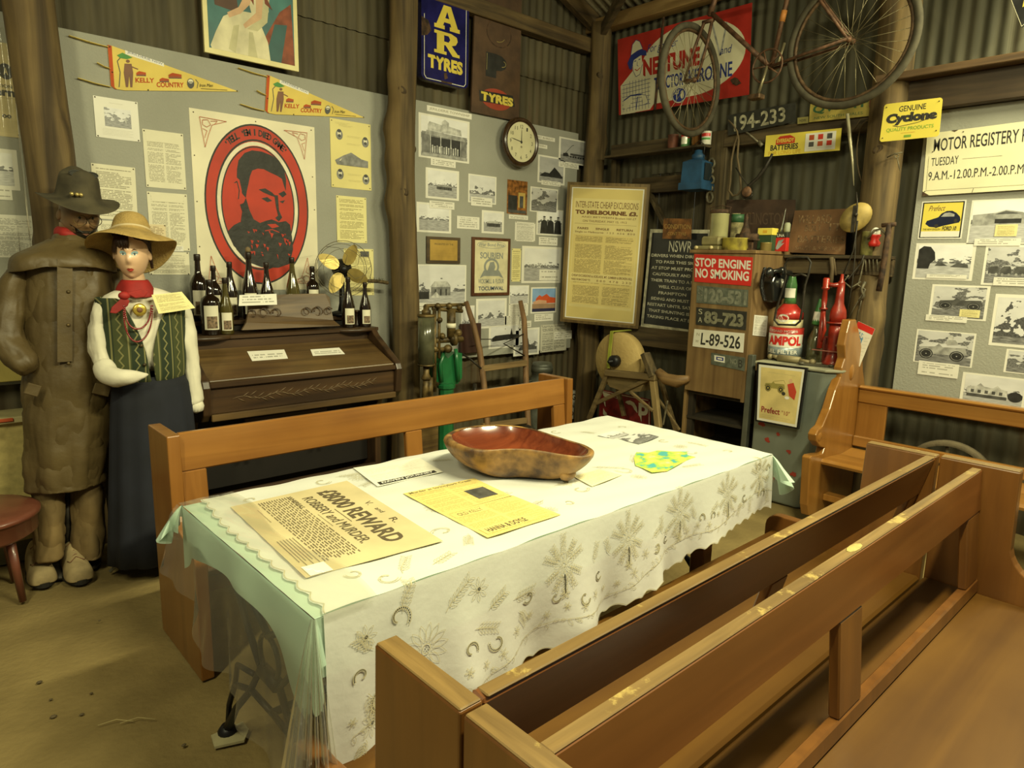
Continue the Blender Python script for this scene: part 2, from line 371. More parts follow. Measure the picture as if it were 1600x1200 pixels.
# corrugated iron -------------------------------------------------
def iron_mat(name, c1, c2, rust, ax):
    mt, n, l, b = nt(name)
    tc = n.new('ShaderNodeTexCoord'); mp = n.new('ShaderNodeMapping'); mp.inputs['Scale'].default_value = (6, 6, .7); l.new(tc.outputs['Object'], mp.inputs[0])
    no = n.new('ShaderNodeTexNoise'); no.inputs['Scale'].default_value = 2; no.inputs['Detail'].default_value = 8; l.new(mp.outputs[0], no.inputs['Vector'])
    oi = n.new('ShaderNodeObjectInfo'); ad = math_node(n, l, 'ADD', no.outputs['Fac'], math_node(n, l, 'MULTIPLY', math_node(n, l, 'SUBTRACT', oi.outputs['Random'], .5), .25))
    cr = n.new('ShaderNodeValToRGB'); e = cr.color_ramp.elements; e[0].position = .3; e[0].color = rgb(c1); e[1].position = .62; e[1].color = rgb(c2)
    k = e.new(.8); k.color = rgb(rust); l.new(ad, cr.inputs[0]); l.new(cr.outputs[0], b.inputs['Base Color'])
    b.inputs['Roughness'].default_value = .75; b.inputs['Metallic'].default_value = .1
    return mt
iron = iron_mat('old_corrugated_iron', (.055, .046, .025), (.11, .092, .05), (.095, .055, .024), 0)
iron2 = iron_mat('grey_corrugated_iron', (.058, .055, .033), (.11, .10, .062), (.10, .065, .03), 1)
roof_iron = iron_mat('roof_iron', (.10, .085, .05), (.22, .19, .12), (.12, .08, .04), 1)
ROOF = lambda x: 3.46+(4.75-x)*.40 if x > 1.0 else 3.46+3.75*.4-(1.0-x)*.40
def corr(parent, n0, n1, pos, axis, z0, z1f, mat, amp=.006, pitch=.076, off=0):
    """one sheet of corrugated iron between n0 and n1 along the wall"""
    mb = MB(); k = max(8, int((n1-n0)/pitch*8)); top = []; bot = []
    for i in range(k+1):
        t = n0+(n1-n0)*i/k; d = pos+off+amp*math.sin(2*PI*t/pitch)
        p = (lambda z: V(t, d, z)) if axis == 0 else (lambda z: V(d, t, z))
        bot.append(p(z0)); top.append(p(z1f(t) if callable(z1f) else z1f))
    mb.add(bot+top, [(i, i+1, k+2+i, k+1+i) for i in range(k)], 0, smooth=True)
    return obj('corrugated_sheet', mb, mat, parent, fixn=False)
def wall(name): 
    o = bpy.data.objects.new(name, None); COL.objects.link(o); o['kind'] = 'structure'; o['_org'] = (0, 0, 0); return o
wl = wall('wall_left')
x = -3.04
while x < 4.75:
    x1 = min(4.76, x+.80)
    corr(wl, x, x1, 4.215, 0, -.02, 2.99, iron); corr(wl, x, x1, 4.215, 0, 2.93, lambda t: ROOF(t)+.03, iron, off=-.014); x += .76
wr = wall('wall_right')
y = -2.66
spans = []
while y < 4.2: spans.append((y, min(4.22, y+.80))); y += .76
OP = (2.86, 3.55, 1.05, 2.22)          # opening behind the palings
for a, b in spans:
    if b <= OP[0] or a >= OP[1]:
        corr(wr, a, b, 4.78, 1, -.02, 3.45, iron2)
    else:
        if a < OP[0]: corr(wr, a, OP[0], 4.78, 1, -.02, 3.45, iron2)
        if b > OP[1]: corr(wr, OP[1], b, 4.78, 1, -.02, 3.45, iron2)
        u, q = max(a, OP[0]), min(b, OP[1]); corr(wr, u, q, 4.78, 1, -.02, OP[2], iron2); corr(wr, u, q, 4.78, 1, OP[3], 3.45, iron2)
rf = wall('ceiling')
def roof_sheet(x0, x1, y0, y1):
    mb = MB(); k = int((y1-y0)/.076*8); vs = []
    for i in range(k+1):
        t = y0+(y1-y0)*i/k; d = .009*math.sin(2*PI*t/.076)+.03
        vs += [V(x0, t, ROOF(x0)+d), V(x1, t, ROOF(x1)+d)]
    mb.add(vs, [(2*i, 2*i+1, 2*i+3, 2*i+2) for i in range(k)], 0, smooth=True); obj('roof_sheet', mb, roof_iron, rf, fixn=False)
y = -2.66
while y < 4.3:
    y1 = min(4.32, y+.80); roof_sheet(2.85, 4.98, y, y1); roof_sheet(1.0, 2.9, y, y1); roof_sheet(-3.2, 1.0, y, y1); y += .76
# timbers ----------------------------------------------------------
bark = wood('weathered_post', (.055, .036, .014), (.205, .142, .056), 2, .8, .5, bump=.6)
timber = wood('rough_beam', (.05, .033, .014), (.17, .115, .045), 0, .8, .8, bump=.5)
timber_y = wood('rough_beam_y', (.045, .032, .016), (.14, .10, .045), 1, .8, .8, bump=.5)
timber_z = wood('rough_stud', (.05, .038, .018), (.15, .11, .05), 2, .8, .8, bump=.5)
knotm = plain('dark_knot', (.095, .06, .026), .8, var=.3, scale=30, bump=.4)
def post(cx, cy, r, z1, label, seed, lean=(0, 0), knots=9):
    rr = random.Random(seed); mb = MB(); n = 22; rings = []; bumps = [(rr.uniform(0, 2*PI), rr.uniform(.1, z1-.1), rr.uniform(.010, .036)) for _ in range(knots*2)]
    H_ = 74
    for j in range(H_+1):
        z = z1*j/H_; ring = []; ox = lean[0]*z/z1+.010*math.sin(z*3+seed); oy = lean[1]*z/z1+.008*math.sin(z*2.3+seed*2)
        for k in range(n):
            a = 2*PI*k/n; q = r*(1.04-.05*z/z1)*(1+.05*math.sin(3*a+seed)+.03*math.sin(7*a+z*1.7))
            for (ba, bz, bh) in bumps:
                da = (a-ba+PI) % (2*PI)-PI; q += bh*math.exp(-(da*da)/.22-((z-bz)**2)/.0075)
            ring.append(V(cx+ox+q*math.cos(a), cy+oy+q*math.sin(a), z-.02 if j == 0 else z))
        rings.append(ring)
    mb.loft(rings); t = thing('timber_post', label, 'post', (cx, cy, 0)); obj('trunk', mb, bark, t)
    for (ba, bz, bh) in bumps[:knots]:
        ox = lean[0]*bz/z1; oy = lean[1]*bz/z1; q = r*1.0+bh*.55; kb = MB(); d = V(math.cos(ba), math.sin(ba), 0)
        c = V(cx+ox, cy+oy, bz)+d*q; kb.lathe([(.026, -.014), (.019, .0), (.012, .001), (.006, -.003)], c, d, 12, squash=1.4); obj('knot', kb, knotm, t)
    return t
post(.66, 3.99, .098, 4.2, 'knotty round timber post behind the hatted figure in the long coat', 3, (-.05, 0))
post(2.665, 4.02, .090, 4.2, 'knotty round timber post between the two grey boards, right of the old organ', 11, (-.02, 0), 12)
post(4.62, 4.05, .085, 3.44, 'dark timber post in the corner of the shed', 5, knots=5)
post(4.60, 1.68, .105, 3.44, 'knotty round timber post beside the right-hand photo board', 8, (.02, .03), 12)
def beam(name, a, b, w_, h_, mat, label, cat='beam', up=(0, 0, 1)):
    mb = MB(); mb.bar(a, b, w_, h_, 0, up, .006); return tag(obj(name, mb, mat), label, cat)
beam('wooden_beam', (2.66, 4.13, 3.275), (4.58, 4.13, 3.275), .09, .11, timber, 'horizontal wall beam under the roof, running from the middle post to the corner post')
beam('wooden_beam', (-3.0, 4.13, 3.275), (2.60, 4.13, 3.275), .09, .11, timber, 'horizontal wall beam high behind the framed lady print, left of the middle post')
o = beam('top_plate', (4.66, 4.2, 3.44), (4.66, -2.5, 3.44), .12, .10, wood('lit_beam', (.20, .12, .04), (.42, .28, .11), 1, .7, .6, bump=.4), 'roof plate coloured paler for the light on it, above the red and white farmer sign')  # bright light on this plate is put into its paler wood colour
beam('rafter', (4.63, 4.12, 3.46), (1.0, 4.12, 4.90), .07, .13, timber, 'rafter climbing left from the corner post under the roof')
beam('roof_brace', (4.62, 4.04, 3.36), (4.05, 3.1, 3.66), .05, .09, timber_y, 'diagonal brace rising from the corner post to the roof')
for yy in (2.6, .6, -1.4): beam('roof_beam', (4.6, yy, ROOF(4.6)-.07), (1.0, yy, ROOF(1.0)-.07), .06, .12, timber, {2.6: 'roof rafter above the hanging bicycle', .6: 'roof rafter out above the table', -1.4: 'roof rafter nearest the viewer'}[yy], 'beam')
# grey pin boards ------------------------------------------------------
gb = plain('grey_felt_board', (.36, .36, .315), .95, scale=2.2, c2=(.315, .315, .27), bump=.25, bscale=90)
def board(a, b, pf, label, extra=0):
    """a, b: opposite corners as 3D points"""
    mb = MB(); A, B = Vector(a), Vector(b)
    if pf is L: mb.box((A.x, WY, A.z), (B.x, WY+.014, B.z), bev=.002)
    else: mb.box((WX, A.y, A.z), (WX+.014, B.y, B.z), bev=.002)
    return tag(obj('display_board', mb, gb), label, 'board')
zb = 2.563
board((-.9, 0, 2.58), (.64, 0, .83), L, 'grey pin board at the far left, left of the leftmost post')
board((.655, 0, zb), (2.655, 0, .74), L, 'large grey pin board behind the two figures, with the red bearded-man poster')
board((2.665, 0, zb+.01), (4.515, 0, .735), L, 'grey pin board with the round clock, between middle post and corner')
rb0, rb1 = R(1430, 300), R(1399, 648)
board((0, 1.515, 2.42), (0, -.9, .66), R, 'grey pin board with car photos on the right-hand wall')
# framing on the right wall -------------------------------------------
def rbar(name, u0, v0, u1, v1, thk, dep, d, label, mat=timber_y, cat='beam', vert=False):
    a, b = R(u0, v0, d), R(u1, v1, d); 
    mb = MB(); mb.bar(a, b, dep, thk, 0, (0, 0, 1) if not vert else (1, 0, 0), .004) ; return tag(obj(name, mb, mat), label, cat)
zc = R(1250, 208).z
def rbox(name, y0, y1, z0, z1, x0, x1, mat, label, cat):
    mb = MB(); mb.box((x0, y0, z0), (x1, y1, z1), bev=.004); return tag(obj(name, mb, mat), label, cat)
a, b = R(1134, 207), R(1385, 205)
rbox('wall_beam', b.y, a.y, R(1250, 217).z, R(1250, 193).z, 4.66, 4.75, timber_y, 'dark horizontal beam behind the number plates and the battery sign', 'beam')
a, b = R(1392, 135), R(1600, 95)
dk = wood('dark_stained_board', (.04, .026, .013), (.085, .055, .028), 1, .5, .7)
rbox('dark_shelf_beam', -1.0, a.y, R(1400, 181).z, R(1400, 136).z, 4.60, 4.67, dk, 'dark broad timber above the motor registry notice', 'beam')
rbox('shelf_board', -1.0, a.y+.03, R(1400, 136).z, R(1400, 125).z, 4.50, 4.70, wood('brown_shelf', (.07, .042, .02), (.15, .09, .04), 1, .55, .8), 'brown shelf board on top of the dark timber at upper right', 'shelf')
# palings window
lz0, lz1 = R(1030, 239).z, R(1030, 217).z
yl, yr = R(953, 260).y, R(1108, 260).y
rbox('lintel', yr, yl, lz0, lz1, 4.68, 4.75, timber_y, 'timber lintel over the opening with the small tins', 'beam')
rbox('tin_shelf', yr-.02, yl-.03, lz0-.012, lz0+.006, 4.56, 4.69, timber_y, 'narrow ledge under the lintel carrying four small tins', 'shelf')
rbox('stud', yl-.055, yl, .9, lz0-.012, 4.69, 4.755, timber_z, 'upright stud left of the opening, behind the framed excursion notice', 'beam')
rbox('stud', yr-.145, yr-.0, .9, R(1120, 205).z, 4.67, 4.755, timber_z, 'upright stud with the iron chain link hung on it', 'beam')
pal = thing('paling_screen', 'old upright palings closing the opening behind the blue lantern', 'fence', (4.80, (yl+yr)/2, 1.0))
yy = yr; k = 0
palm = [wood('paling_a', (.055, .045, .024), (.14, .12, .07), 2, .9, .9, bump=.5), wood('paling_b', (.04, .033, .018), (.10, .085, .05), 2, .9, .9, bump=.5)]
while yy < yl-.04:
    wdt = random.uniform(.07, .10); gap = (.002, .009, .003, .007)[k % 4]
    mb = MB(); mb.box((4.79, yy, 1.0), (4.805, min(yl, yy+wdt), lz0), bev=.002); obj('paling', mb, palm[k % 2], pal); yy += wdt+gap; k += 1
a = R(1025, 283, .02); rbox('split_rail', R(1068, 280).y, R(985, 280).y, R(1030, 300).z, R(1030, 275).z, 4.70, 4.77, timber_y, 'split log rail across the palings, behind the lantern', 'beam')
mb = MB(); mb.bar(R(1014, 300, -.03), R(1040, 352, -.03), .03, .06, 0, (1, 0, 0), .003); tag(obj('paling_brace', mb, timber_z), 'sloping brace on the palings beside the excursion notice', 'beam')
rbox('sill_beam', R(1100, 525).y, R(952, 525).y, R(1040, 543).z, R(1040, 512).z, 4.60, 4.74, timber_y, 'worn timber sill below the black railway notice', 'beam')

# ================================================================== BENCHES
bw = wood('varnished_pine', (.24, .100, .019), (.34, .152, .032), 0, .32, .5, coat=.45, bump=.05, c3=(.75, .68, .6))
bw_z = wood('varnished_pine_upright', (.21, .085, .016), (.29, .125, .026), 2, .32, .5, coat=.45, bump=.05, c3=(.75, .68, .6))
bd = wood('red_varnish', (.13, .045, .010), (.19, .070, .016), 0, .30, .5, coat=.5, bump=.05, c3=(.8, .72, .62))
bd_z = wood('red_varnish_upright', (.13, .052, .011), (.19, .078, .016), 2, .34, .5, coat=.45, bump=.06, c3=(.75, .68, .6))
seatm = wood('worn_seat', (.085, .036, .005), (.125, .057, .008), 0, .5, .35, coat=.04, bump=.07, wear=.68, wearc=(.22, .14, .04), c3=(.75, .7, .6))
seatm.node_tree.nodes['Principled BSDF'].inputs['Specular IOR Level'].default_value = .22
worn = wood('worn_edge', (.14, .085, .028), (.24, .15, .05), 0, .5, 1.2, bump=.2, wear=.57, wearc=(.36, .26, .08), c3=(.7, .66, .55))
worn_y = wood('worn_edge_y', (.14, .085, .028), (.24, .15, .05), 1, .5, 1.2, bump=.2, wear=.57, wearc=(.36, .26, .08), c3=(.7, .66, .55))
def arc2(cx, cz, r, a0, a1, n=6): return [(cx+r*math.cos(math.radians(a0+(a1-a0)*k/n)), cz+r*math.sin(math.radians(a0+(a1-a0)*k/n))) for k in range(n+1)]
def bench(label, x0, x1, yb, s, dt, db, wa, wz, top=.85, st=.40, group=None, seatmat=None, T=.045, edge=None, depth=.60, ups=3, rearseat=.0, rd=0, sr=.12, uw=.045):
    """yb: rear edge of the end panels; s: +1/-1 the way it faces; dt/db: rail set-back at top/seat"""
    t = thing('wooden_bench', label, 'bench', ((x0+x1)/2, yb+s*.3, 0))
    W2 = .235
    prof = [(0, 0), (0, top)]+[(W2, top)]+[(W2+.005, .66)]+arc2(W2+sr+.005, .60, sr, 190, 262, 6)+([(depth-.13, .465)]+arc2(depth-.05, .415, .05, 90, 0, 4) if depth > .5 else arc2(depth-.03, .45, .03, 90, 0, 4))+[(depth, 0)]
    for xx, sg in ((x0, 1), (x1, -1)):
        mb = MB(); pts = [V(xx, yb+s*d, z) for d, z in prof]; mb.prism(pts, (sg*T, 0, 0)); p = obj('end_panel', mb, wz, t)
        md = p.modifiers.new('b', 'BEVEL'); md.width = .004; md.segments = 2
        if edge:
            e = MB(); e.box((xx+.002*sg, yb+s*.002, top-.001), (xx+sg*(T-.002), yb+s*(W2-.002), top+.0035), bev=.002); obj('worn_cap', e, edge[1], p, 'rubbed pale top edge')
    a, b = x0+T, x1-T
    ptop = top; top = top-rd; yat = lambda z: yb+s*(dt+(db-dt)*(top-z)/(top-st))
    TH = .030
    def rail(z0, z1, nm, mat):
        mb = MB(); y0, y1 = yat(z0), yat(z1); up = V(0, y1-y0, z1-z0).normalized(); X = V(1, 0, 0)
        mb.obox(V((a+b)/2, (y0+y1)/2, (z0+z1)/2), X, up.cross(X), up, (b-a)/2, TH/2, (V(0, y1-y0, z1-z0).length)/2, 0, .005); return obj(nm, mb, mat, t)
    rl = rail(top-.145, top, 'back_rail', wa)
    if edge:
        e = MB(); e.box((a+.01, yat(top)-.014, top-.002), (b-.01, yat(top)+.014, top+.003), bev=.002); obj('worn_cap', e, edge[0], rl, 'rubbed pale top edge')
    rail(st+.002, st+.050, 'lower_rail', bd_z)
    for k in range(ups):
        c = a+.045+(b-a-.09)*k/(ups-1); y0, y1 = yat(st+.05), yat(top-.145); up = V(0, y1-y0, top-.145-st-.05); ln = up.length; up.normalize(); X = V(1, 0, 0)
        mb = MB(); mb.obox(V(c-(.03 if uw > .05 else 0), (y0+y1)/2, (st+.05+top-.145)/2), X, up.cross(X), up, uw, TH/2-.002, ln/2, 0, .004); obj('upright', mb, wz, t)
    mb = MB(); mb.box((a, yb+s*rearseat, st-.032), (b, yb+s*(depth-.03), st), bev=.008); obj('seat', mb, seatmat or seatm, t)
    mb = MB(); mb.box((a, yb+s*(depth-.10), st-.11), (b, yb+s*(depth-.078), st-.033), bev=.004); obj('seat_rail', mb, wz, t)
    return t
bench('pale brown bench standing behind the table, in front of the organ', .69, 2.825, 2.80, -1, .195, .235, bw, bw_z, depth=.46, sr=.09)
bA = bench('red-brown bench facing the table, its back to the viewer, right against the cloth', .555, 2.73, .70, 1, .015, .13, bd, bd_z, edge=(worn, worn_y))
bB = bench('nearest bench, with the large worn seat at lower right and chipped yellow top edges', .555, 2.745, .692, -1, .115, .155, bd, bd_z, edge=(worn, worn_y), depth=.64, rd=.014, uw=.066)
# timber wear lump on the top of the nearest rail
mb = MB(); mb.lathe([(.040, 0), (.034, .001), (.012, .0016), (.001, .0018)], (1.66, .577, .839), n=9, squash=.33); obj('worn_patch', mb, plain('bare_wood', (.42, .32, .10), .8, scale=60), bB, 'bare yellow chip in the varnish')
# ------------------------------------------------------------------ pew on the right
pw = wood('honey_pew', (.26, .118, .024), (.37, .18, .040), 1, .3, .5, coat=.5, bump=.05, c3=(.8, .74, .62))
pwz = wood('honey_pew_upright', (.25, .11, .021), (.34, .16, .035), 2, .3, .5, coat=.5, bump=.05, c3=(.8, .74, .62))
PY = 1.62
t = thing('church_pew', 'honey coloured church pew with scrolled end against the right wall', 'pew', (4.2, .7, 0))
def pp(u, v): return at(u, v, 1, PY)
out = [(1264, 806), (1262, 790), (1266, 716), (1269, 712), (1286, 709), (1289, 700), (1282, 698), (1276, 690), (1275, 680), (1279, 672), (1286, 666), (1297, 640), (1306, 610), (1314, 590), (1316, 575), (1321, 560), (1320, 540), (1324, 520), (1329, 500), (1338, 499), (1343, 520), (1347, 545), (1349, 580), (1352, 604)]
xb = 4.50; pts = [pp(u, v) for u, v in out]; pts = [V(p.x, PY, max(0, p.z)) for p in pts]; pts += [V(xb-.03, PY, pts[-1].z), V(xb, PY, .3), V(xb, PY, 0)]
mb = MB(); mb.prism(pts, (0, .05, 0)); o = obj('end_panel', mb, pwz, t); md = o.modifiers.new('b', 'BEVEL'); md.width = .006; md.segments = 2
c = pp(1281, 683); mb = MB(); mb.lathe([(.001, -.004), (.022, -.004), (.034, .006), (.036, .03), (.030, .056), (.001, .056)], (c.x, PY, c.z), (0, 1, 0), n=20); obj('scroll', mb, pwz, o)
c = pp(1331, 582); mb = MB(); mb.ball((c.x, PY+.025, c.z), .062, 16, 10, 0, (.75, .62, 1.1)); obj('finial_swell', mb, pwz, o)
zr = at(1340, 606, 0, 4.44).z
mb = MB(); mb.box((4.42, -.55, zr-.085), (4.45, PY, zr), bev=.006); obj('back_rail', mb, pw, t)
mb = MB(); mb.box((4.405, -.55, zr), (4.465, PY, zr+.022), bev=.009); obj('top_moulding', mb, pw, t)
mb = MB(); mb.box((4.43, PY-.17, .40), (4.455, PY, zr-.085), bev=.004); obj('back_stile', mb, pwz, t)
mb = MB(); mb.box((4.41, -.55, .40), (4.44, PY, .465), bev=.005); obj('lower_rail', mb, pw, t)
mb = MB(); rings = []
for yy in (PY, -.55):
    rings.append([V(x_, yy, z_) for x_, z_ in ((4.0, .355), (3.975, .36), (3.97, .375), (3.985, .39), (4.10, .385), (4.25, .372), (4.42, .385), (4.42, .36), (4.2, .35))])
mb.loft(rings, smooth=False); obj('seat', mb, pw, t)
mb = MB(); mb.prism([V(4.03, PY-.4, 0), V(4.03, PY-.4, .355), V(4.40, PY-.4, .355), V(4.40, PY-.4, 0)], (0, -.03, 0)); obj('seat_support', mb, pwz, t)
mb = MB(); mb.box((4.05, PY-.12, .12), (4.12, PY, .16), bev=.004); obj('foot_rail', mb, pwz, t)
mb = MB(); mb.prism([V(4.0, -.5, 0), V(4.0, -.5, .355), V(4.50, -.5, .8), V(4.50, -.5, 0)], (0, -.05, 0)); obj('end_panel', mb, pwz, t)
# ------------------------------------------------------------------ wagon wheel by the right wall
wc = V(4.60, 1.125, .255); wm = plain('grey_spoke_wood', (.16, .125, .07), .85, scale=20, bump=.3); t = thing('wagon_wheel', 'small wooden wagon wheel leaning behind the pew under the photo board', 'wheel', (4.6, 1.125, 0))
mb = MB(); mb.lathe([(.225, -.02), (.25, -.022), (.252, .022), (.225, .02), (.225, -.02)], wc, (1, 0, .12), n=40, cap=False); obj('rim', mb, wm, t)
mb = MB(); mb.lathe([(.015, -.06), (.04, -.055), (.045, 0), (.04, .055), (.015, .06)], wc, (1, 0, .12), n=16); obj('hub', mb, wm, t)
for k in range(10):
    a = 2*PI*k/10+.2; d = V(0, math.cos(a), math.sin(a)); mb = MB(); mb.tube([wc+d*.035, wc+d*.13, wc+d*.228], [.013, .012, .010], 8); obj('spoke', mb, wm, t)
# ================================================================== TABLE
TX0, TX1, TY0, TY1, TZ = .59, 2.54, 1.23, 2.075, .76
castiron = plain('black_cast_iron', (.012, .012, .014), .45, metal=.3, scale=30)
t = thing('sewing_table', 'table standing on black cast iron sewing machine legs under the white cloth', 'table', ((TX0+TX1)/2, (TY0+TY1)/2, 0))
mb = MB(); mb.box((TX0+.015, TY0+.012, TZ-.034), (TX1-.01, TY1-.01, TZ-.010), bev=.004); obj('tabletop', mb, bd, t)
for xx in (TX0+.07, TX1-.12):
    mb = MB(); yc = (TY0+TY1)/2
    def P_(y, z): return V(xx, y, z)
    for sgn in (-1, 1):
        mb.tube([P_(yc+sgn*.27, TZ-.03), P_(yc+sgn*.235, .60), P_(yc+sgn*.15, .47), P_(yc+sgn*.06, .38), P_(yc+sgn*.15, .26), P_(yc+sgn*.27, .14), P_(yc+sgn*.355, .025)], [.012, .011, .010, .010, .010, .011, .015], 8)
        mb.tube([P_(yc+sgn*.355, .02), P_(yc+sgn*.33, .12), P_(yc+sgn*.27, .22), P_(yc+sgn*.14, .27), P_(yc, .275)], .009, 8)
        mb.tube([P_(yc+sgn*.27, .22), P_(yc+sgn*.24, .30), P_(yc+sgn*.12, .33)], .008, 7)
        mb.tube([P_(yc+sgn*.24, .60), P_(yc+sgn*.10, .56), P_(yc, .50)], .010, 7)
        mb.lathe([(.028, 0), (.03, .012), (.018, .03)], (xx, yc+sgn*.36, .002), n=14)
    mb.bar(P_(yc-.28, TZ-.045), P_(yc+.28, TZ-.045), .03, .022); mb.tube([P_(yc-.05, .38), P_(yc+.05, .38)], .02, 8)
    mb.tube([P_(yc+.06*math.cos(2*PI*k/16), .44+.06*math.sin(2*PI*k/16)) for k in range(16)], .007, 6, closed=True)
    obj('iron_leg_frame', mb, castiron, t)
mb = MB(); mb.tube([V(TX0+.07, 1.65, .275), V(1.5, 1.62, .30), V(TX1-.12, 1.65, .275)], .011, 8); obj('iron_stretcher', mb, castiron, t)
mb = MB(); mb.box((TX0+.25, 1.45, .10), (TX0+.62, 1.80, .115), bev=.003)
for k in range(6): mb.bar(V(TX0+.27+.065*k, 1.44, .12), V(TX0+.27+.065*k, 1.81, .12), .02, .012)
obj('treadle', mb, castiron, t)
mb = MB(); mb.bar(V(TX1-.3, TY0+.10, 0), V(TX1-.3, TY0+.10, TZ-.03), .06, .06, 0, (0, 1, 0), .004); obj('corner_post', mb, bd_z, t)
mb = MB(); c = V(.655, 2.0, 0); mb.prism([c+V(-.05, -.03, .0), c+V(.03, -.06, .0), c+V(.06, -.02, 0), c+V(.06, .03, 0), c+V(.01, .03, 0), c+V(-.04, .03, 0)], (0, 0, .008)); tag(obj('leg_packing', mb, plain('pale_packing', (.45, .40, .22), .8)), 'torn pale packing piece under the far table foot', 'packing')
# cloth shapes ---------------------------------------------------------
white = None
def clothmat(name, c, tr, alpha=1, rough=.85, scale=40):
    mt, n, l, b = nt(name); b.inputs['Base Color'].default_value = rgb(c); b.inputs['Roughness'].default_value = rough; b.inputs['Sheen Weight'].default_value = .1
    out = n['Material Output']; tb = n.new('ShaderNodeBsdfTranslucent'); tb.inputs[0].default_value = rgb(c); ms = n.new('ShaderNodeMixShader'); ms.inputs[0].default_value = tr
    l.new(b.outputs[0], ms.inputs[1]); l.new(tb.outputs[0], ms.inputs[2])
    tc = n.new('ShaderNodeTexCoord'); no = n.new('ShaderNodeTexNoise'); no.inputs['Scale'].default_value = scale; no.inputs['Detail'].default_value = 4; mp = n.new('ShaderNodeMapping'); mp.inputs['Scale'].default_value = (1, .35, 1)
    l.new(tc.outputs['Object'], mp.inputs[0]); l.new(mp.outputs[0], no.inputs[0]); bp = n.new('ShaderNodeBump'); bp.inputs['Strength'].default_value = .10; bp.inputs['Distance'].default_value = .01; l.new(no.outputs['Fac'], bp.inputs['Height']); l.new(bp.outputs[0], b.inputs['Normal'])
    last = ms.outputs[0]
    if alpha < 1:
        tp = n.new('ShaderNodeBsdfTransparent'); m2 = n.new('ShaderNodeMixShader'); m2.inputs[0].default_value = alpha; l.new(tp.outputs[0], m2.inputs[1]); l.new(last, m2.inputs[2]); last = m2.outputs[0]
    l.new(last, out.inputs['Surface']); return mt
whitecloth = clothmat('white_cotton', (.80, .79, .75), .28, .93)
mint = clothmat('mint_cotton', (.50, .66, .54), .2)
def plastic(name, gl=.12, tint=(.97, .97, .93)):
    mt, n, l, b = nt(name); n.remove(b); out = n['Material Output']; tp = n.new('ShaderNodeBsdfTransparent'); tp.inputs[0].default_value = rgb(tint); g = n.new('ShaderNodeBsdfGlossy'); g.inputs['Roughness'].default_value = .08
    lw = n.new('ShaderNodeLayerWeight'); lw.inputs[0].default_value = .25; k = math_node(n, l, 'ADD', math_node(n, l, 'MULTIPLY', lw.outputs['Fresnel'], .8), gl*.3); ms = n.new('ShaderNodeMixShader'); l.new(k, ms.inputs[0]); l.new(tp.outputs[0], ms.inputs[1]); l.new(g.outputs[0], ms.inputs[2]); df = n.new('ShaderNodeBsdfTranslucent'); df.inputs[0].default_value = (.8, .8, .7, 1); d2 = n.new('ShaderNodeBsdfDiffuse'); m3 = n.new('ShaderNodeMixShader'); l.new(df.outputs[0], m3.inputs[1]); l.new(d2.outputs[0], m3.inputs[2]); m4 = n.new('ShaderNodeMixShader'); m4.inputs[0].default_value = .10; l.new(ms.outputs[0], m4.inputs[1]); l.new(m3.outputs[0], m4.inputs[2]); l.new(m4.outputs[0], out.inputs['Surface']); return mt
clear = plastic('clear_plastic')
fine = lambda x, y: .0012*math.sin(34*x+5*math.sin(3*y))+.0009*math.sin(51*y+11*x)+.0010*math.sin(17*(x-y))
def front_drop(x):
    """length of the white cloth hanging at the table front"""
    u = (x-.61)/(TX1-.61); base = .40-.20*min(1, max(0, u))**1.25 if u < .92 else .215
    return base*(1+.0) + .010*math.sin(5*x+.5)
SC = lambda x: .011*abs(math.sin(x*PI/.062))
def cloth_pt(x, d, z0, amp=1.0, out=.006, side='front'):
    """point on the hanging front: x along, d down from the edge"""
    dd = min(1, d/.30); w1 = (math.sin(15*x+1.2*math.sin(4.1*x)))*.022+math.sin(33*x+2*math.sin(7*x))*.011
    y = TY0-out-dd*(.006+amp*(.016+w1*dd))
    return V(x+.004*math.sin(20*x)*dd, y, z0-d)
# mint undercloth
t = thing('mint_undercloth', 'pale mint green cloth under the white one, corners sticking out at both ends', 'tablecloth', ((TX0+TX1)/2, (TY0+TY1)/2, TZ))
mb = MB(); mb.grid(lambda i, j: V(TX0+(TX1-TX0)*i, TY0+(TY1-TY0)*j, TZ-.003+fine(TX0+(TX1-TX0)*i, TY0+(TY1-TY0)*j)*.6), 60, 26)
mb.grid(lambda i, j: cloth_pt(TX0+(TX1-TX0)*i, .003+(.135+.006*math.sin(i*9))*j, TZ, .8, .001), 90, 8)
def mint_end(i, j):       # left end
    y = TY0-.004+(TY1-TY0+.004)*i; dr = .105+.03*math.cos(PI*2*i)+.012*math.sin(i*14)+.10*math.exp(-i*8)+.05*max(0, i*7-6)
    dd = dr*j; return V(TX0-.004-.012*j*(1+.9*math.sin(i*17+.8)), y, TZ-.001-dd)
mb.grid(mint_end, 50, 8)
def mint_right(i, j):
    y = TY0+(TY1-TY0)*i; return V(TX1+.004+.02*j*(1+.5*math.sin(i*15)), y, TZ-(.11+.02*math.sin(i*9))*j)
mb.grid(mint_right, 40, 6)
mt_o = obj('cloth_sheet', mb, mint, t, fixn=False)
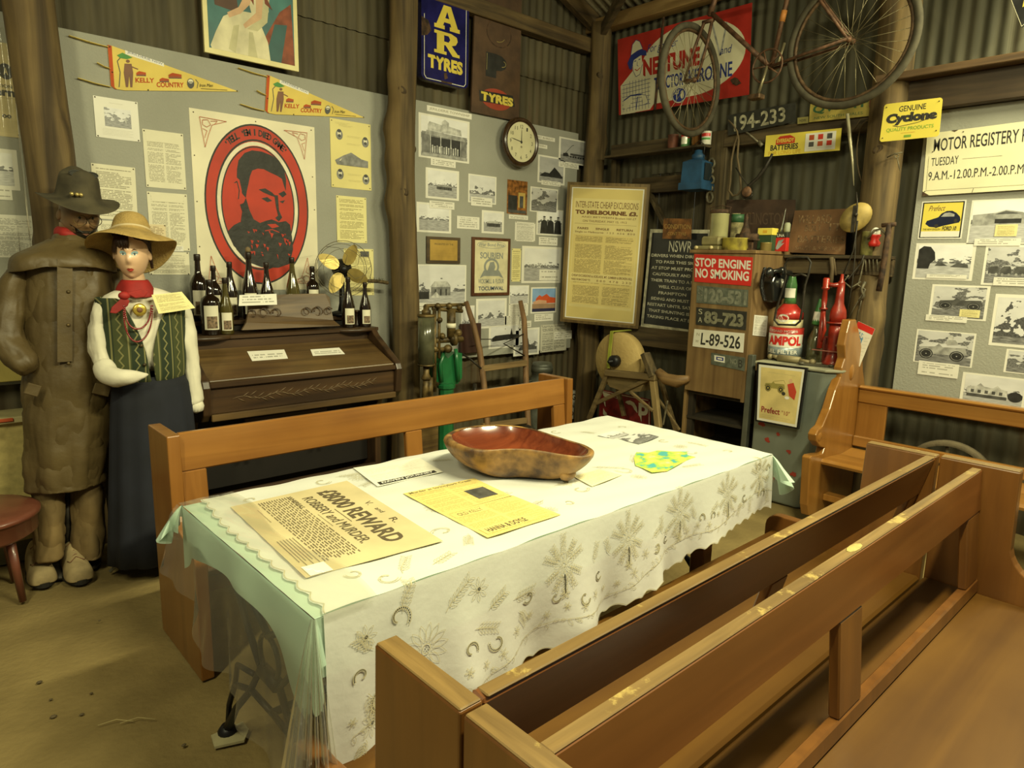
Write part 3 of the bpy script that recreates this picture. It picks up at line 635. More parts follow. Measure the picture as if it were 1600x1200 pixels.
# the corner folds
def fold(pts, name='corner_fold'):
    mb = MB(); mb.add(pts, [(0, i, i+1) for i in range(1, len(pts)-1)], 0, smooth=False); return obj(name, mb, mint, t, fixn=False)
def cone_fold(c, tip_dir, w_, ln, n=4, ph=0):
    """a hanging gathered corner: pleated cone"""
    mb = MB(); rows = []; m_ = 36
    for q in range(9):
        f = q/8; row = []
        for k in range(m_+1):
            a = k/m_; ang = math.radians(tip_dir-85+170*a+14*math.sin(a*n*2*PI+ph)*f)
            r = .004+w_*f**.8*(.72+.30*math.sin(a*n*2*PI+ph)); row.append(c+V(r*math.cos(ang), r*math.sin(ang), -ln*f*(.50+.50*math.exp(-((a-.5)/.22)**2))))
        rows.append(row)
    mb.loft(rows, cap=False, closed=False); return mb
obj('corner_fold', cone_fold(V(TX0-.002, TY0-.002, TZ), 235, .026, .21, 2), mint, mt_o, fixn=False)
obj('corner_fold', cone_fold(V(TX0-.002, TY1, TZ), 150, .075, .12, 3, .5), mint, mt_o, fixn=False)
obj('corner_fold', cone_fold(V(TX1+.002, TY0, TZ), -30, .10, .165, 3, .8), mint, mt_o, fixn=False)
# white cloth
t = thing('white_tablecloth', 'white tablecloth with scalloped edge and cutwork embroidery spread over the long table', 'tablecloth', ((TX0+TX1)/2, (TY0+TY1)/2, TZ))
WX0 = .665; WX1 = TX1+.004
def left_edge(y): return WX0-.01+.014*abs(math.sin(y*PI/.07))*-1+.012*math.sin(6*y)+.0*y
TOPZ = TZ+.004
mb = MB()
def top_fn(i, j):
    y = TY0-.003+(TY1-TY0+.004)*j; xl = left_edge(y)-.045*(1-j); x = xl+(WX1-xl)*i; return V(x, y, TOPZ+fine(x, y)*1.2)
mb.grid(top_fn, 130, 60)
def front_fn(i, j):
    xl = left_edge(TY0)-.045; x = xl+(WX1-.002-xl)*i; dr = front_drop(x)-SC(x)
    p = cloth_pt(x, .001+dr*j, TOPZ, 1.0, .005); return p
mb.grid(front_fn, 260, 22)
def right_fn(i, j):
    y = TY0+(TY1-TY0)*i; dr = .13-.011*abs(math.sin(y*PI/.062)); return V(WX1+.003+.022*j*(1+.6*math.sin(y*22)), y, TOPZ-dr*j)
mb.grid(right_fn, 70, 6)
obj('cloth_sheet', mb, whitecloth, t, fixn=False)
# embroidery laid on the cloth surface: (x, q) with q = distance from the front edge, positive = down the drop
def on_cloth(x, q, off=.0022):
    if q <= 0: return V(x, TY0-q, TOPZ+fine(x, TY0-q)*1.2+off)
    p = cloth_pt(x, q, TOPZ, 1.0, .005); return V(p.x, p.y-off*1.3, p.z)
emb = MB(); hol = MB(); ex, eq = [0], [0]
def stitch(pts, wd=.0022, mb=None):
    mb = mb or emb; vs = []
    for k, (x, q) in enumerate(pts):
        a = pts[max(0, k-1)]; b = pts[min(len(pts)-1, k+1)]; dx, dq = b[0]-a[0], b[1]-a[1]; ln = math.hypot(dx, dq) or 1; nx, nq = -dq/ln*wd/2, dx/ln*wd/2
        vs += [on_cloth(x+nx, q+nq), on_cloth(x-nx, q-nq)]
    mb.add(vs, [(2*k, 2*k+1, 2*k+3, 2*k+2) for k in range(len(pts)-1)])
def leaf(cx, cq, a, ln, wd=.006, sw_=.0011):
    c, s_ = math.cos(a), math.sin(a); up = [(cx+c*ln*t-s_*wd*math.sin(PI*t), cq+s_*ln*t+c*wd*math.sin(PI*t)) for t in [k/6 for k in range(7)]]; dn = [(cx+c*ln*t+s_*wd*math.sin(PI*t), cq+s_*ln*t-c*wd*math.sin(PI*t)) for t in [k/6 for k in range(7)]]
    stitch(up, sw_); stitch(dn, sw_)
def flower(cx, cq, r, n=12, cut=True):
    for k in range(n): leaf(cx+math.cos(2*PI*k/n)*r*.28, cq+math.sin(2*PI*k/n)*r*.28, 2*PI*k/n, r*.72, r*.13)
    ring = [(cx+math.cos(2*PI*k/14)*r*.2, cq+math.sin(2*PI*k/14)*r*.2) for k in range(15)]; stitch(ring, .0022)
    if cut:
        for k in range(6): a = 2*PI*k/6; x, q = cx+math.cos(a)*r*.1, cq+math.sin(a)*r*.1; stitch([(x, q), (x+.003, q)], .003, hol)
def scroll(cx, cq, r, a0, flip=1, cut=True):
    pts = []
    for k in range(22):
        t_ = k/21; a = a0+flip*t_*5.0; rr_ = r*(1-.62*t_); pts.append((cx+rr_*math.cos(a), cq+rr_*math.sin(a)))
    inn = [(cx+(p[0]-cx)*.78, cq+(p[1]-cq)*.78) for p in pts]; stitch(pts, .002); stitch(inn, .002)
    for k in range(1, 21):
        if cut and k % 1 == 0: stitch([((pts[k][0]+inn[k][0])/2-.0015, (pts[k][1]+inn[k][1])/2), ((pts[k][0]+inn[k][0])/2+.0015, (pts[k][1]+inn[k][1])/2)], .0038, hol)
def spray(cx, cq, a, ln, n=6, lf=.022):
    c, s_ = math.cos(a), math.sin(a); stitch([(cx+c*ln*k/8+s_*.01*math.sin(k*.5), cq+s_*ln*k/8) for k in range(9)], .0016)
    for k in range(1, n+1):
        t_ = k/n; x, q = cx+c*ln*t_, cq+s_*ln*t_; leaf(x, q, a+.75, lf, .0035); leaf(x, q, a-.75, lf, .0035)
rnd = random.Random(4)
# front drop motifs
for (x, q, r) in ((.86, .17, .062), (.71, .30, .035), (.70, .085, .03), (1.02, .075, .032)): flower(x, q, r, 14 if r > .05 else 8)
for (x, q, r, a0, f) in ((.79, .07, .035, .8, -1), (.685, .17, .022, 2.5, 1), (.98, .215, .025, .5, -1), (1.07, .23, .030, 3.4, -1), (.735, .25, .035, 1.2, 1), (1.20, .155, .022, 2.8, -1), (1.40, .215, .026, .2, 1), (1.30, .19, .018, .2, 1)): scroll(x, q, r, a0, f)
for (x, q, a, l_) in ((.80, .06, -1.2, .07), (.72, .12, -2.4, .05), (.76, .20, 2.2, .07), (.92, .10, -.7, .09), (.88, .24, .9, .06), (.70, .22, 1.4, .06), (1.05, .14, -.5, .06), (.69, .33, 2.0, .04), (1.0, .17, .3, .07), (1.14, .14, 0, .07), (1.16, .18, .9, .05)): spray(x, q, a, l_)
# a tall hanging bouquet repeated along the drop
def bouquet(x, q, k=1.0):
    flower(x, q, .042*k, 10, False)
    for a, l_ in ((-1.57, .07), (-2.2, .055), (-.9, .055), (-2.7, .06), (-.4, .06), (2.6, .05), (.5, .05), (1.57, .08), (2.0, .06), (1.1, .06)): spray(x+.02*math.cos(a), q+.02*math.sin(a), a, l_*k, 5, .018*k)
    stitch([(x, q+.03), (x+.002, q+.05), (x, q+.085)], .0045, hol); flower(x, q+.10*k, .016, 6, False)
for (x, q) in ((1.33, .10), (1.62, .10), (1.90, .085), (2.20, .085), (2.44, .06)): bouquet(x, q, .85 if x < 2 else .75)
for (x, q, r, a0, f) in ((1.48, .175, .020, .5, 1), (1.76, .165, .020, 2.5, -1), (1.82, .155, .015, .5, 1), (2.03, .135, .02, .5, -1), (2.10, .14, .017, 2.6, 1), (2.32, .125, .02, .5, 1), (2.47, .14, .022, .8, -1), (2.43, .03, .022, 2.8, 1), (2.50, .045, .018, .2, -1)): scroll(x, q, r, a0, f)
for x in (1.46, 1.54, 1.74, 1.80, 2.0, 2.08, 2.30, 2.36, 2.50): spray(x, .13, rnd.uniform(-2.5, 2.5), .05, 4, .015)
for k in range(92):
    x = .66+1.86*k/91; q = front_drop(x)-.055-.035*(.5+.5*math.sin(x*11)); leaf(x, q, rnd.uniform(0, 6.28), rnd.uniform(.012, .026), .004); stitch([(x, q), (x+.0204, front_drop(x+.0204)-.055-.035*(.5+.5*math.sin((x+.0204)*11)))], .0014)
    if k % 3 == 0: flower(x, q-rnd.uniform(.02, .07), rnd.uniform(.010, .018), 6, False)
# table top motifs
for (x, y, r, a0, f) in ((.80, 1.285, .032, .6, 1), (.745, 1.345, .026, 3.2, -1), (1.06, 1.42, .034, 3.4, 1), (1.00, 2.0, .030, .5, 1), (.76, 1.99, .025, 2.0, 1), (1.62, 1.42, .033, .2, 1), (1.50, 1.36, .022, 2.8, -1), (1.90, 1.46, .040, 3.6, -1), (2.30, 1.45, .03, .4, 1), (2.36, 1.62, .025, 1.4, 1), (2.42, 1.88, .025, 3, 1), (2.1, 2.0, .025, 1, 1), (1.78, 1.98, .022, 2, 1), (2.44, 1.36, .022, 4, 1), (1.55, 1.86, .03, .5, 1), (1.94, 1.66, .03, 2.8, 1)): scroll(x, TY0-y, r, a0, f, False)
for (x, y, a, l_) in ((.84, 1.28, -.9, .08), (.92, 1.27, -.3, .07), (1.15, 1.5, 1.2, .10), (1.18, 1.40, .3, .08), (1.22, 1.62, 1.9, .09), (1.10, 1.36, 2.2, .06), (1.06, 2.02, .1, .08), (1.16, 1.93, 2.6, .08), (1.58, 1.50, .2, .1), (1.70, 1.55, 2.4, .1), (1.45, 1.42, 3.0, .07), (1.84, 1.56, .8, .1), (2.0, 1.50, -.6, .09), (2.1, 1.36, .4, .08), (2.25, 1.85, .4, .09), (2.35, 1.75, 2.4, .08), (2.2, 1.95, 1.2, .06), (1.36, 1.62, 1.0, .09), (1.30, 1.75, 2.0, .08), (.72, 1.62, 1.5, .06), (.74, 1.50, -1.4, .06), (1.42, 1.98, .3, .07), (2.42, 1.55, 1.4, .08)): spray(x, TY0-y, a, l_, 6, .02)
for (x, y, r) in ((1.16, 1.58, .042), (1.66, 1.62, .05), (1.88, 1.38, .03), (2.28, 1.80, .035), (1.12, 1.98, .035), (2.34, 1.52, .03), (1.40, 1.35, .03)): flower(x, TY0-y, r, 12, False)
# scallop stitch line along the hem and the left edge
xs = [.62+k*.004 for k in range(478)]
stitch([(x, front_drop(x)-SC(x)-.003) for x in xs], .0022)
stitch([(left_edge(TY0+.84*j/200)-.045*(1-j/200)+.004, -.84*j/200) for j in range(201)], .0022)
obj('embroidery', emb, plain('ecru_thread', (.50, .45, .29), .7, var=.05), t, fixn=False)['kind'] = 'stuff'
obj('cutwork_holes', hol, plain('hole_dark', (.05, .045, .03), .9, var=.05), t, fixn=False)['kind'] = 'stuff'
# clear plastic cover over the left end and the top
t = thing('plastic_cover', 'clear plastic sheet laid over the tablecloth and hanging low at the left end', 'cover', ((TX0+TX1)/2, (TY0+TY1)/2, TZ))
mb = MB()
def pl_end(i, j):
    y = TY0-.02+(TY1-TY0+.02)*i; dr = .40+.10*math.exp(-((i-0)/.2)**2)-.23*i**1.6+.02*math.sin(i*13); w1 = .018*math.sin(i*21+1)+.010*math.sin(i*47)
    return V(TX0-.016-.016*min(1, j*6)-(.030+w1*j)*j**.8, y, TZ+.008-dr*j)
mb.grid(pl_end, 70, 16)
c = V(TX0-.008, TY0-.012, TZ+.008); top = []; rows = []
for q in range(10):
    f = q/9; row = []
    for k in range(31):
        a = math.radians(170+110*k/30); r = .006+(.075+.035*math.sin(k*1.35))*f**.9; row.append(c+V(r*math.cos(a), r*math.sin(a), -.52*f*(.92+.08*math.sin(k*.5))))
    rows.append(row)
mb.loft(rows, cap=False, closed=False)
mb.grid(lambda i, j: V(TX0-.012+.15*i+.02*math.sin(j*9)*i, TY0-.02+(TY1-TY0+.02)*j, TOPZ+.007+.0012*math.sin(23*j+9*i)), 16, 40)
obj('plastic_sheet', mb, clear, t, fixn=False)
# ================================================================== SHEETS ON THE GABLE WALL
CRM = (.80, .76, .58); WHT = (.84, .82, .74); YEL = (.82, .72, .30); INK = (.03, .028, .022); OLD = (.70, .58, .30)
ink = plain('ink', INK, .7, var=.05); inkg = plain('faded_ink', (.30, .27, .18), .7, var=.05); red = plain('print_red', (.62, .045, .02), .5, var=.05); black = plain('print_black', (.022, .022, .02), .45, var=.3, scale=14)
cream = plain('cream_paper', CRM, .75, var=.06, scale=3); whitep = plain('white_paper', WHT, .7, var=.04, scale=3); yellowp = plain('yellow_paper', YEL, .7, var=.06, scale=3); oldp = plain('aged_paper', OLD, .8, var=.12, scale=6)
blue = plain('print_blue', (.02, .035, .22), .5, var=.1); brownp = plain('print_brown', (.22, .10, .05), .6); greenp = plain('print_green', (.08, .3, .06), .6); rowsA = printed('typed_page', CRM, (.16, .14, .09), 34, .10, .06, 26, .40, soft=.75)
rowsB = printed('two_column_page', CRM, (.16, .14, .09), 46, .09, .06, 40, .42, cols=2, soft=.7); rowsC = printed('typed_white', WHT, (.14, .14, .12), 40, .08, .05, 30, .42, soft=.75); rowsY = printed('typed_yellow', (.84, .76, .36), (.2, .16, .06), 36, .10, .06, 26, .40, soft=.75)
capt = printed('caption_print', WHT, (.2, .19, .15), 4, .08, .1, 14, .42, fill=.45, soft=.7); bold_rows = printed('notice_print', (.76, .62, .24), (.16, .10, .03), 90, .04, .02, 44, .40, cols=2, soft=.8)
ph = [photo('snapshot_trees', .38, .5), photo('snapshot_bush', .30, .3, .45, sky=.7), photo('snapshot_low', .42, .18, .38, sky=.78, freq=9), photo('snapshot_dark', .25, .9, .2, sky=.6, freq=3), photo('snapshot_street', .45, .22, .5, sky=.82, freq=7)]
greys = [plain('print_grey_%d' % i, (g, g, g*.95), .5, var=.25, scale=25) for i, g in enumerate((.03, .10, .25, .45, .66))]
pin = plain('pin_metal', (.12, .10, .06), .35, metal=.8)
def pins(s, pts):
    mb = MB()
    for x, y in pts: mb.lathe([(.0001, .003), (.0028, .0028), (.0036, .0012), (.0036, 0)], s.P(x, y, .0006), s.n, 8)
    p = obj('pins', mb, pin, s.o); p['kind'] = 'stuff'
C4 = [(.04, .03), (.96, .03), (.04, .97), (.96, .97)]
def page(nm, r, mat, label, cat='paper', group=None, pf=L, d=.001, rot=0, bend=.004, pinned=True, **k):
    s = Sheet(nm, box_img(*r, pf=pf, d=d, rot=rot), mat, label, cat, group, bend=bend, **k)
    if pinned: pins(s, C4)
    return s
def snap(r, mat, label, pf=L, d=.001, rot=0, m_=.045, sepia=None, group=None, bottom=0):
    s = Sheet('photo_print', box_img(*r, pf=pf, d=d, rot=rot), whitep, label, 'photo', group)
    s.rect(m_, m_, 1-m_, 1-m_-bottom, mat, 'picture'); return s
def cap(r, label, pf=L, d=.004, rot=0, mat=None):
    return Sheet('caption_slip', box_img(*r, pf=pf, d=d, rot=rot), mat or capt, label, 'label', thick=.0008)
# far left board
s = page('wanted_poster', (-75, 52, 33, 216), oldp, 'torn yellowed poster with a dark disc at the far left edge', 'poster')
s.oval(.84, .30, .13, .085, ink, 'emblem'); s.text('A', .80, .26, .88, .335, oldp, 'lettering', .02)
s.text('TION', .68, .44, .93, .475, ink, bold=.02); s.text('ern', .60, .50, .97, .565, ink, bold=.05); s.line([(.5, .585), (.97, .585)], .003, ink)
for k in range(7): s.line([(.45, .62+k*.017), (.96, .62+k*.017)], .0022, inkg)
s.text('00', .70, .76, .86, .80, ink, bold=.03)
for k in range(8): s.line([(.45, .83+k*.017), (.96-.03*(k % 3), .83+k*.017)], .0022, inkg)
s.done()
s = snap((-60, 226, 32, 298), ph[4], 'pale framed snapshot at the far left, below the torn poster', m_=.10); s.line([(.45, .55), (.9, .52)], .01, black); s.done()
cap((-20, 292, 20, 313), 'blank caption slip below the snapshot at the far left')
page('typed_page', (-40, 333, 62, 403), rowsC, 'typed white page left of the hatted figure')
mb = MB(); a, b = L(-60, 545, .05), L(35, 588, .05); mb.box((a.x, 4.09, b.z-.02), (b.x, 4.12, a.z), bev=.003); tag(obj('yellow_card', mb, plain('yellow_card', (.55, .45, .12), .7)), 'yellow card half hidden behind the coat sleeve at far left', 'card')
# main board
s = page('photo_page', (145, 149, 219, 222), whitep, 'sheet with one small group photo, below the left pennant'); s.rect(.22, .24, .82, .70, ph[3], 'picture')
for x in (.36, .5, .66): s.oval(x, .42, .03, .04, black, 'picture'); s.rect(x-.05, .46, x+.05, .58, greys[4], 'picture')
s.line([(.35, .12), (.65, .12)], .002, inkg)
for k in range(5): s.line([(.15, .77+k*.035), (.85-.08*(k % 2), .77+k*.035)], .0016, inkg)
s.done()
s = page('typed_page', (222, 201, 291, 297), rowsB, 'two-column page pinned just left of the red poster, upper one'); s.rect(.08, .04, .92, .2, cream, 'heading'); s.text('General account of', .2, .07, .85, .115, inkg); s.text('New Valley', .35, .135, .68, .18, inkg); s.done()
s = page('typed_page', (141, 255, 216, 345), rowsA, 'typed page above the straw hat, left column', rot=1); s.done()
s = page('typed_page', (151, 344, 222, 430), rowsB, 'typed page half hidden behind the straw hat crown', rot=0, d=.003)
s = page('typed_page', (229, 299, 297, 392), rowsB, 'two-column page pinned left of the red poster, middle one'); s.rect(.1, .04, .9, .16, cream, 'heading'); s.text('THE LAST DAYS', .25, .06, .8, .10, inkg); s.done()
s = page('typed_page', (231, 393, 297, 429), rowsA, 'lowest typed page left of the red poster, behind the straw brim')
page('pink_slip', (228, 350, 261, 389), printed('slip_rows', (.78, .66, .42), (.3, .2, .1), 16, .1, .06, 12, .42), 'small buff slip above the right side of the straw hat', d=.004, bend=0)
cap((262, 384, 287, 393), 'narrow caption slip beside the red poster, right of the straw hat')
# pennants
felt = plain('yellow_felt', (.80, .62, .16), .9, var=.08, scale=5); feltred = plain('red_felt', (.55, .10, .03), .9)
def pennant(tl, bl, tip, label):
    a, b, c = L(*tl, .006), L(*bl, .006), L(*tip, .006); t = c-b
    C = [a, a+t*1.0, b+t, b]                 # sheet frame: x to the tip, y down
    # tip sits at the frame's bottom right
    s = Sheet('pennant', C, felt, label, 'pennant', 'souvenir pennants', outline=[(0, 0), (.035, .02), (1.0, 1.0), (.10, 1.0), (.03, .97), (.004, .90)], thick=.004)
    s.poly([(0, 0), (.028, .02), (.028, .93), (.045, .98), (.03, .97), (.004, .90)], feltred, 'red_edge')
    strip = whitep; s.poly([(.12, .10), (.40, .36), (.40, .44), (.12, .19)], strip, 'name_strip')
    mb, i = s._m('lettering', blue); vs, fs, _ = glyphs('JERILDERIE NSW'); o = s.lay(); mb.add([s.P(.135+.255*x, .17+.25*x-.06*y, o) for x, y in vs], fs, i)
    s.text('KELLY', .18, .71, .32, .82, feltred, bold=.03); s.text('COUNTRY', .335, .80, .545, .92, feltred, bold=.03)
    # standing rider, ruins, helmet medallion
    s.oval(.135, .345, .014, .035, brownp, 'picture'); s.poly([(.11, .40), (.16, .40), (.168, .60), (.155, .93), (.14, .93), (.138, .66), (.125, .93), (.108, .93), (.10, .60)], brownp, 'picture'); s.line([(.155, .46), (.205, .52)], .008, brownp, 'picture')
    s.line([(.06, .93), (.075, .60), (.06, .35), (.09, .25)], .006, black, 'picture'); s.poly([(.06, .22), (.10, .16), (.17, .26), (.13, .30), (.08, .28)], greenp, 'picture')
    for (x, y, w_, h_) in ((.19, .56, .07, .10), (.36, .70, .07, .09), (.43, .58, .10, .12)):
        s.poly([(x, y+h_*.4), (x+w_*.3, y), (x+w_, y+h_*.3), (x+w_, y+h_), (x, y+h_)], feltred, 'picture'); s.line([(x, y+h_), (x+w_, y+h_)], .006, black, 'picture'); s.line([(x+.01, y+h_*.7), (x+w_, y+h_*.7)], .004, brownp, 'picture')
    s.oval(.60, .82, .028, .12, black, 'picture'); s.oval(.60, .77, .020, .05, cream, 'picture'); s.rect(.585, .78, .615, .80, black, 'picture')
    s.line([(.64, .72), (.66, .80), (.65, .93)], .004, black, 'picture'); s.text('Iron Men', .67, .82, .78, .90, ink, shear=.3); s.line([(.68, .94), (.90, .97)], .003, ink)
    o = s.done(); pins(s, [(.012, .04), (.985, .985), (.27, .985), (.02, .6)])
    for q in ((.05, -.14, .10, -.02), (.52, -.045, .55, .0), (.93, -.12, .90, -.01)):
        mb = MB(); p0 = a.lerp(b, q[0]); e = (a-b).normalized(); X = V(1, 0, 0)
        ln = abs(q[1])*1.2; pts = [p0, p0+X*(-ln*.5)+V(0, -.01, .004), p0+X*(-ln)+V(0, -.004, .016)]
        for p, r_ in zip(pts[:-1], pts[1:]): mb.bar(p, r_, .002, .022, 0, (0, 1, 0))
        obj('tie_ribbon', mb, felt, o)
    return o
pennant((168, 70), (173, 141), (373, 143), 'upper left yellow souvenir pennant, the one pinned over the photo sheet')
pennant((417, 117), (413, 178), (570, 184), 'right-hand yellow souvenir pennant, pinned above the yellow portrait sheet')
# framed print
c0, c1 = L(310, -110, .03), L(467, 112, .03)
fr = [V(c0.x, c0.y, c0.z), V(c1.x, c0.y, c0.z), V(c1.x, c0.y, c1.z), V(c0.x, c0.y, c1.z)]
paint = nt('varnished_print_mix'); m_, n, l, b = paint
uv = n.new('ShaderNodeUVMap'); no = n.new('ShaderNodeTexNoise'); no.inputs['Scale'].default_value = 2.6; no.inputs['Detail'].default_value = 4; l.new(uv.outputs[0], no.inputs[0]); cr = n.new('ShaderNodeValToRGB'); e = cr.color_ramp.elements
e[0].position = .3; e[0].color = (.015, .07, .08, 1); e[1].position = .7; e[1].color = (.05, .20, .19, 1); l.new(no.outputs['Fac'], cr.inputs[0]); l.new(cr.outputs[0], b.inputs['Base Color']); b.inputs['Roughness'].default_value = .4
s = Sheet('framed_print', fr, plain('cream_frame', (.80, .72, .36), .5, var=.06), 'framed print of a seated lady in a cream dress, above the pennants', 'picture', thick=.018)
s.rect(.045, .03, .955, .955, m_, 'picture')
gown = plain('gown_cream', (.78, .72, .48), .6, var=.15, scale=8); gown2 = plain('gown_shade', (.58, .54, .32), .6); skin = plain('skin_print', (.70, .45, .26), .6); rust_ = plain('rust_drape', (.30, .075, .03), .6, var=.3, scale=12)
s.poly([(.80, .50), (.93, .40), (.955, .955), (.62, .955), (.60, .80)], rust_, 'picture'); s.poly([(.62, .955), (.74, .62), (.88, .60), (.80, .955)], plain('drape_teal', (.02, .10, .10), .5), 'picture')
s.poly([(.10, .42), (.34, .44), (.36, .60), (.12, .58)], plain('chest_brown', (.10, .05, .03), .6), 'picture')
s.poly([(.06, .93), (.12, .80), (.20, .66), (.34, .58), (.50, .57), (.60, .68), (.66, .80), (.68, .955), (.07, .955)], gown, 'picture'); s.poly([(.24, .93), (.30, .72), (.36, .70), (.31, .955)], gown2, 'picture'); s.poly([(.44, .955), (.46, .74), (.50, .74), (.54, .955)], gown2, 'picture')
s.poly([(.46, .30), (.66, .32), (.68, .52), (.60, .66), (.50, .60), (.46, .46)], gown, 'picture'); s.poly([(.60, .34), (.70, .36), (.66, .62), (.55, .72), (.44, .72), (.56, .62)], gown2, 'picture')
s.poly([(.47, .36), (.52, .38), (.48, .50), (.38, .60), (.26, .66), (.24, .62), (.36, .55)], skin, 'picture'); s.poly([(.55, .36), (.63, .38), (.60, .60), (.42, .72), (.40, .69), (.54, .56)], skin, 'picture')
s.oval(.56, .18, .07, .055, skin, 'picture'); s.poly([(.47, .20), (.50, .11), (.60, .10), (.66, .18), (.66, .40), (.72, .50), (.64, .46), (.62, .22)], rust_, 'picture'); s.poly([(.50, .20), (.49, .46), (.52, .50), (.53, .24)], rust_, 'picture'); s.done()
# red poster
POS = box_img(295, 168, 498, 452)
s = Sheet('bearded_man_poster', POS, plain('poster_cream', (.84, .78, .58), .6, var=.08, scale=3), 'large cream poster with a red oval and a dark bearded man', 'poster',
          outline=None)
prt = plain('poster_red', (.52, .035, .010), .6, var=.12, scale=5); pbk = plain('poster_black', (.022, .022, .019), .65, var=.5, scale=16, c2=(.034, .034, .029), bump=.5, bscale=30)
cx, cy = .50, .50
s.oval(cx, cy, .425, .465, pbk, 'oval', 64); s.oval(cx, cy, .412, .455, prt, 'oval', 64); s.ring(cx, cy, .335, .375, .014, pbk, 'oval', 64); s.ring(cx, cy, .315, .355, .030, plain('poster_line', (.84, .78, .58), .6), 'oval', 64); s.ring(cx, cy, .296, .337, .010, pbk, 'oval', 64)
word = "'TELL 'EM I DIED GAME'"; n_ = len(word)
for k, ch in enumerate(word):
    if ch == ' ': continue
    a = math.radians(-90-37+74*k/(n_-1)); vs, fs, asp = glyphs(ch, .03); mb, i = s._m('lettering', pbk); o = s.lay(); s.k -= 1
    ux, uy = math.cos(a), math.sin(a); gh = .046 if ch != "'" else .016; gw = (.034 if ch not in "'I" else .012)
    R_ = .355; X0, Y0 = cx+ux*(R_+.012), cy+uy*(R_+.045)
    mb.add([s.P(X0+(-uy)*(gw)*(x-.5)+ux*gh*(y if ch != "'" else y+1.6), Y0+(ux)*(gw)*s.w/s.h*(x-.5)+uy*gh*(y if ch != "'" else y+1.6)*s.w/s.h*1.1, o) for x, y in vs], fs, i)
# head in black on red
hair = [(.335, .30), (.35, .25), (.40, .205), (.46, .185), (.54, .185), (.62, .20), (.68, .225), (.72, .27), (.735, .33), (.73, .40), (.715, .37), (.70, .33), (.66, .315), (.60, .30), (.55, .285), (.50, .285), (.455, .30), (.435, .335), (.42, .38), (.405, .42), (.395, .46), (.37, .44), (.345, .40), (.33, .35)]
s.poly(hair, pbk, 'portrait'); ear = [(.30, .37), (.325, .345), (.35, .36), (.365, .42), (.36, .48), (.335, .50), (.315, .45)]; s.poly(ear, prt, 'portrait'); s.line([(.31, .38), (.33, .37), (.345, .42), (.335, .47)], .008, pbk, 'portrait')
s.poly([(.50, .405), (.555, .395), (.61, .415), (.655, .445), (.60, .435), (.54, .42)], pbk, 'portrait'); s.poly([(.52, .455), (.57, .445), (.61, .465), (.57, .475)], pbk, 'portrait'); s.poly([(.665, .42), (.715, .40), (.735, .42), (.70, .44)], pbk, 'portrait'); s.poly([(.67, .465), (.72, .455), (.70, .475)], pbk, 'portrait'); s.poly([(.63, .43), (.66, .43), (.665, .52), (.69, .56), (.66, .585), (.63, .565), (.655, .55), (.64, .50)], pbk, 'portrait')
beard = [(.395, .46), (.42, .53), (.45, .58), (.50, .60), (.55, .585), (.60, .575), (.66, .59), (.72, .58), (.755, .60), (.77, .68), (.775, .75), (.74, .84), (.64, .865), (.50, .862), (.38, .83), (.30, .76), (.27, .70), (.30, .64), (.345, .60), (.36, .54), (.345, .50), (.375, .49)]
s.poly(beard, pbk, 'portrait'); s.poly([(.56, .605), (.63, .60), (.66, .615), (.60, .628)], prt, 'portrait'); s.line([(.54, .645), (.60, .635), (.66, .65)], .007, prt, 'portrait')
s.poly([(.235, .66), (.29, .62), (.34, .60), (.36, .80), (.28, .74)], pbk, 'portrait')
for k in range(26):
    rr_ = random.Random(k+90); x, y = rr_.uniform(.36, .74), rr_.uniform(.62, .80); s.poly([(x, y), (x+rr_.uniform(.01, .03), y+.004), (x+.012, y+rr_.uniform(.01, .035))], prt, 'portrait')
for sx in (0, 1):
    for sy in (0, 1):
        f = lambda x, y: ((1-x) if sx else x, (1-y) if sy else y)
        for ln_ in ([(.07, .04), (.27, .045), (.16, .075), (.13, .13), (.10, .20), (.07, .04)], [(.09, .055), (.13, .05), (.15, .075), (.12, .09), (.09, .08), (.09, .055)], [(.15, .055), (.20, .05), (.18, .07)], [(.09, .10), (.12, .11), (.10, .15)]): s.line([f(*q) for q in ln_], .003, feltred, 'corner_ornament')
s.done(); pins(s, [(.03, .02), (.97, .02), (.02, .25), (.02, .5), (.02, .75), (.97, .3), (.98, .5), (.5, .02)])
# yellow sheets
s = page('portrait_sheet', (515, 184, 580, 298), yellowp, 'yellow sheet with four small portraits and a village view', 'poster')
for (x, y) in ((.22, .22), (.86, .28), (.22, .80), (.86, .84)):
    s.oval(x, y, .085, .075, greys[2], 'picture'); s.oval(x, y-.02, .045, .042, cream, 'picture'); s.oval(x, y-.055, .05, .025, black, 'picture'); s.oval(x, y+.015, .035, .022, black, 'picture')
s.poly([(.10, .60), (.30, .52), (.50, .46), (.75, .54), (.92, .56), (.92, .66), (.15, .66)], greys[2], 'picture'); s.poly([(.20, .60), (.28, .55), (.50, .56), (.55, .60)], cream, 'picture'); s.rect(.22, .60, .55, .635, greys[1], 'picture')
for (x, y) in ((.4, .22), (.4, .33), (.4, .78), (.42, .87), (.12, .045), (.2, .075)): s.line([(x, y), (x+.35, y)], .0018, inkg); s.line([(x, y+.016), (x+.3, y+.016)], .0018, inkg)
s.done()
page('typed_page', (525, 305, 573, 380), rowsY, 'yellowish typed sheet between the portrait sheet and the old fan')
s = page('typed_page', (537, 388, 584, 461), rowsY, 'yellow page with small picture pinned behind the old fan'); s.rect(.55, .05, .85, .17, greys[1], 'picture'); s.done()
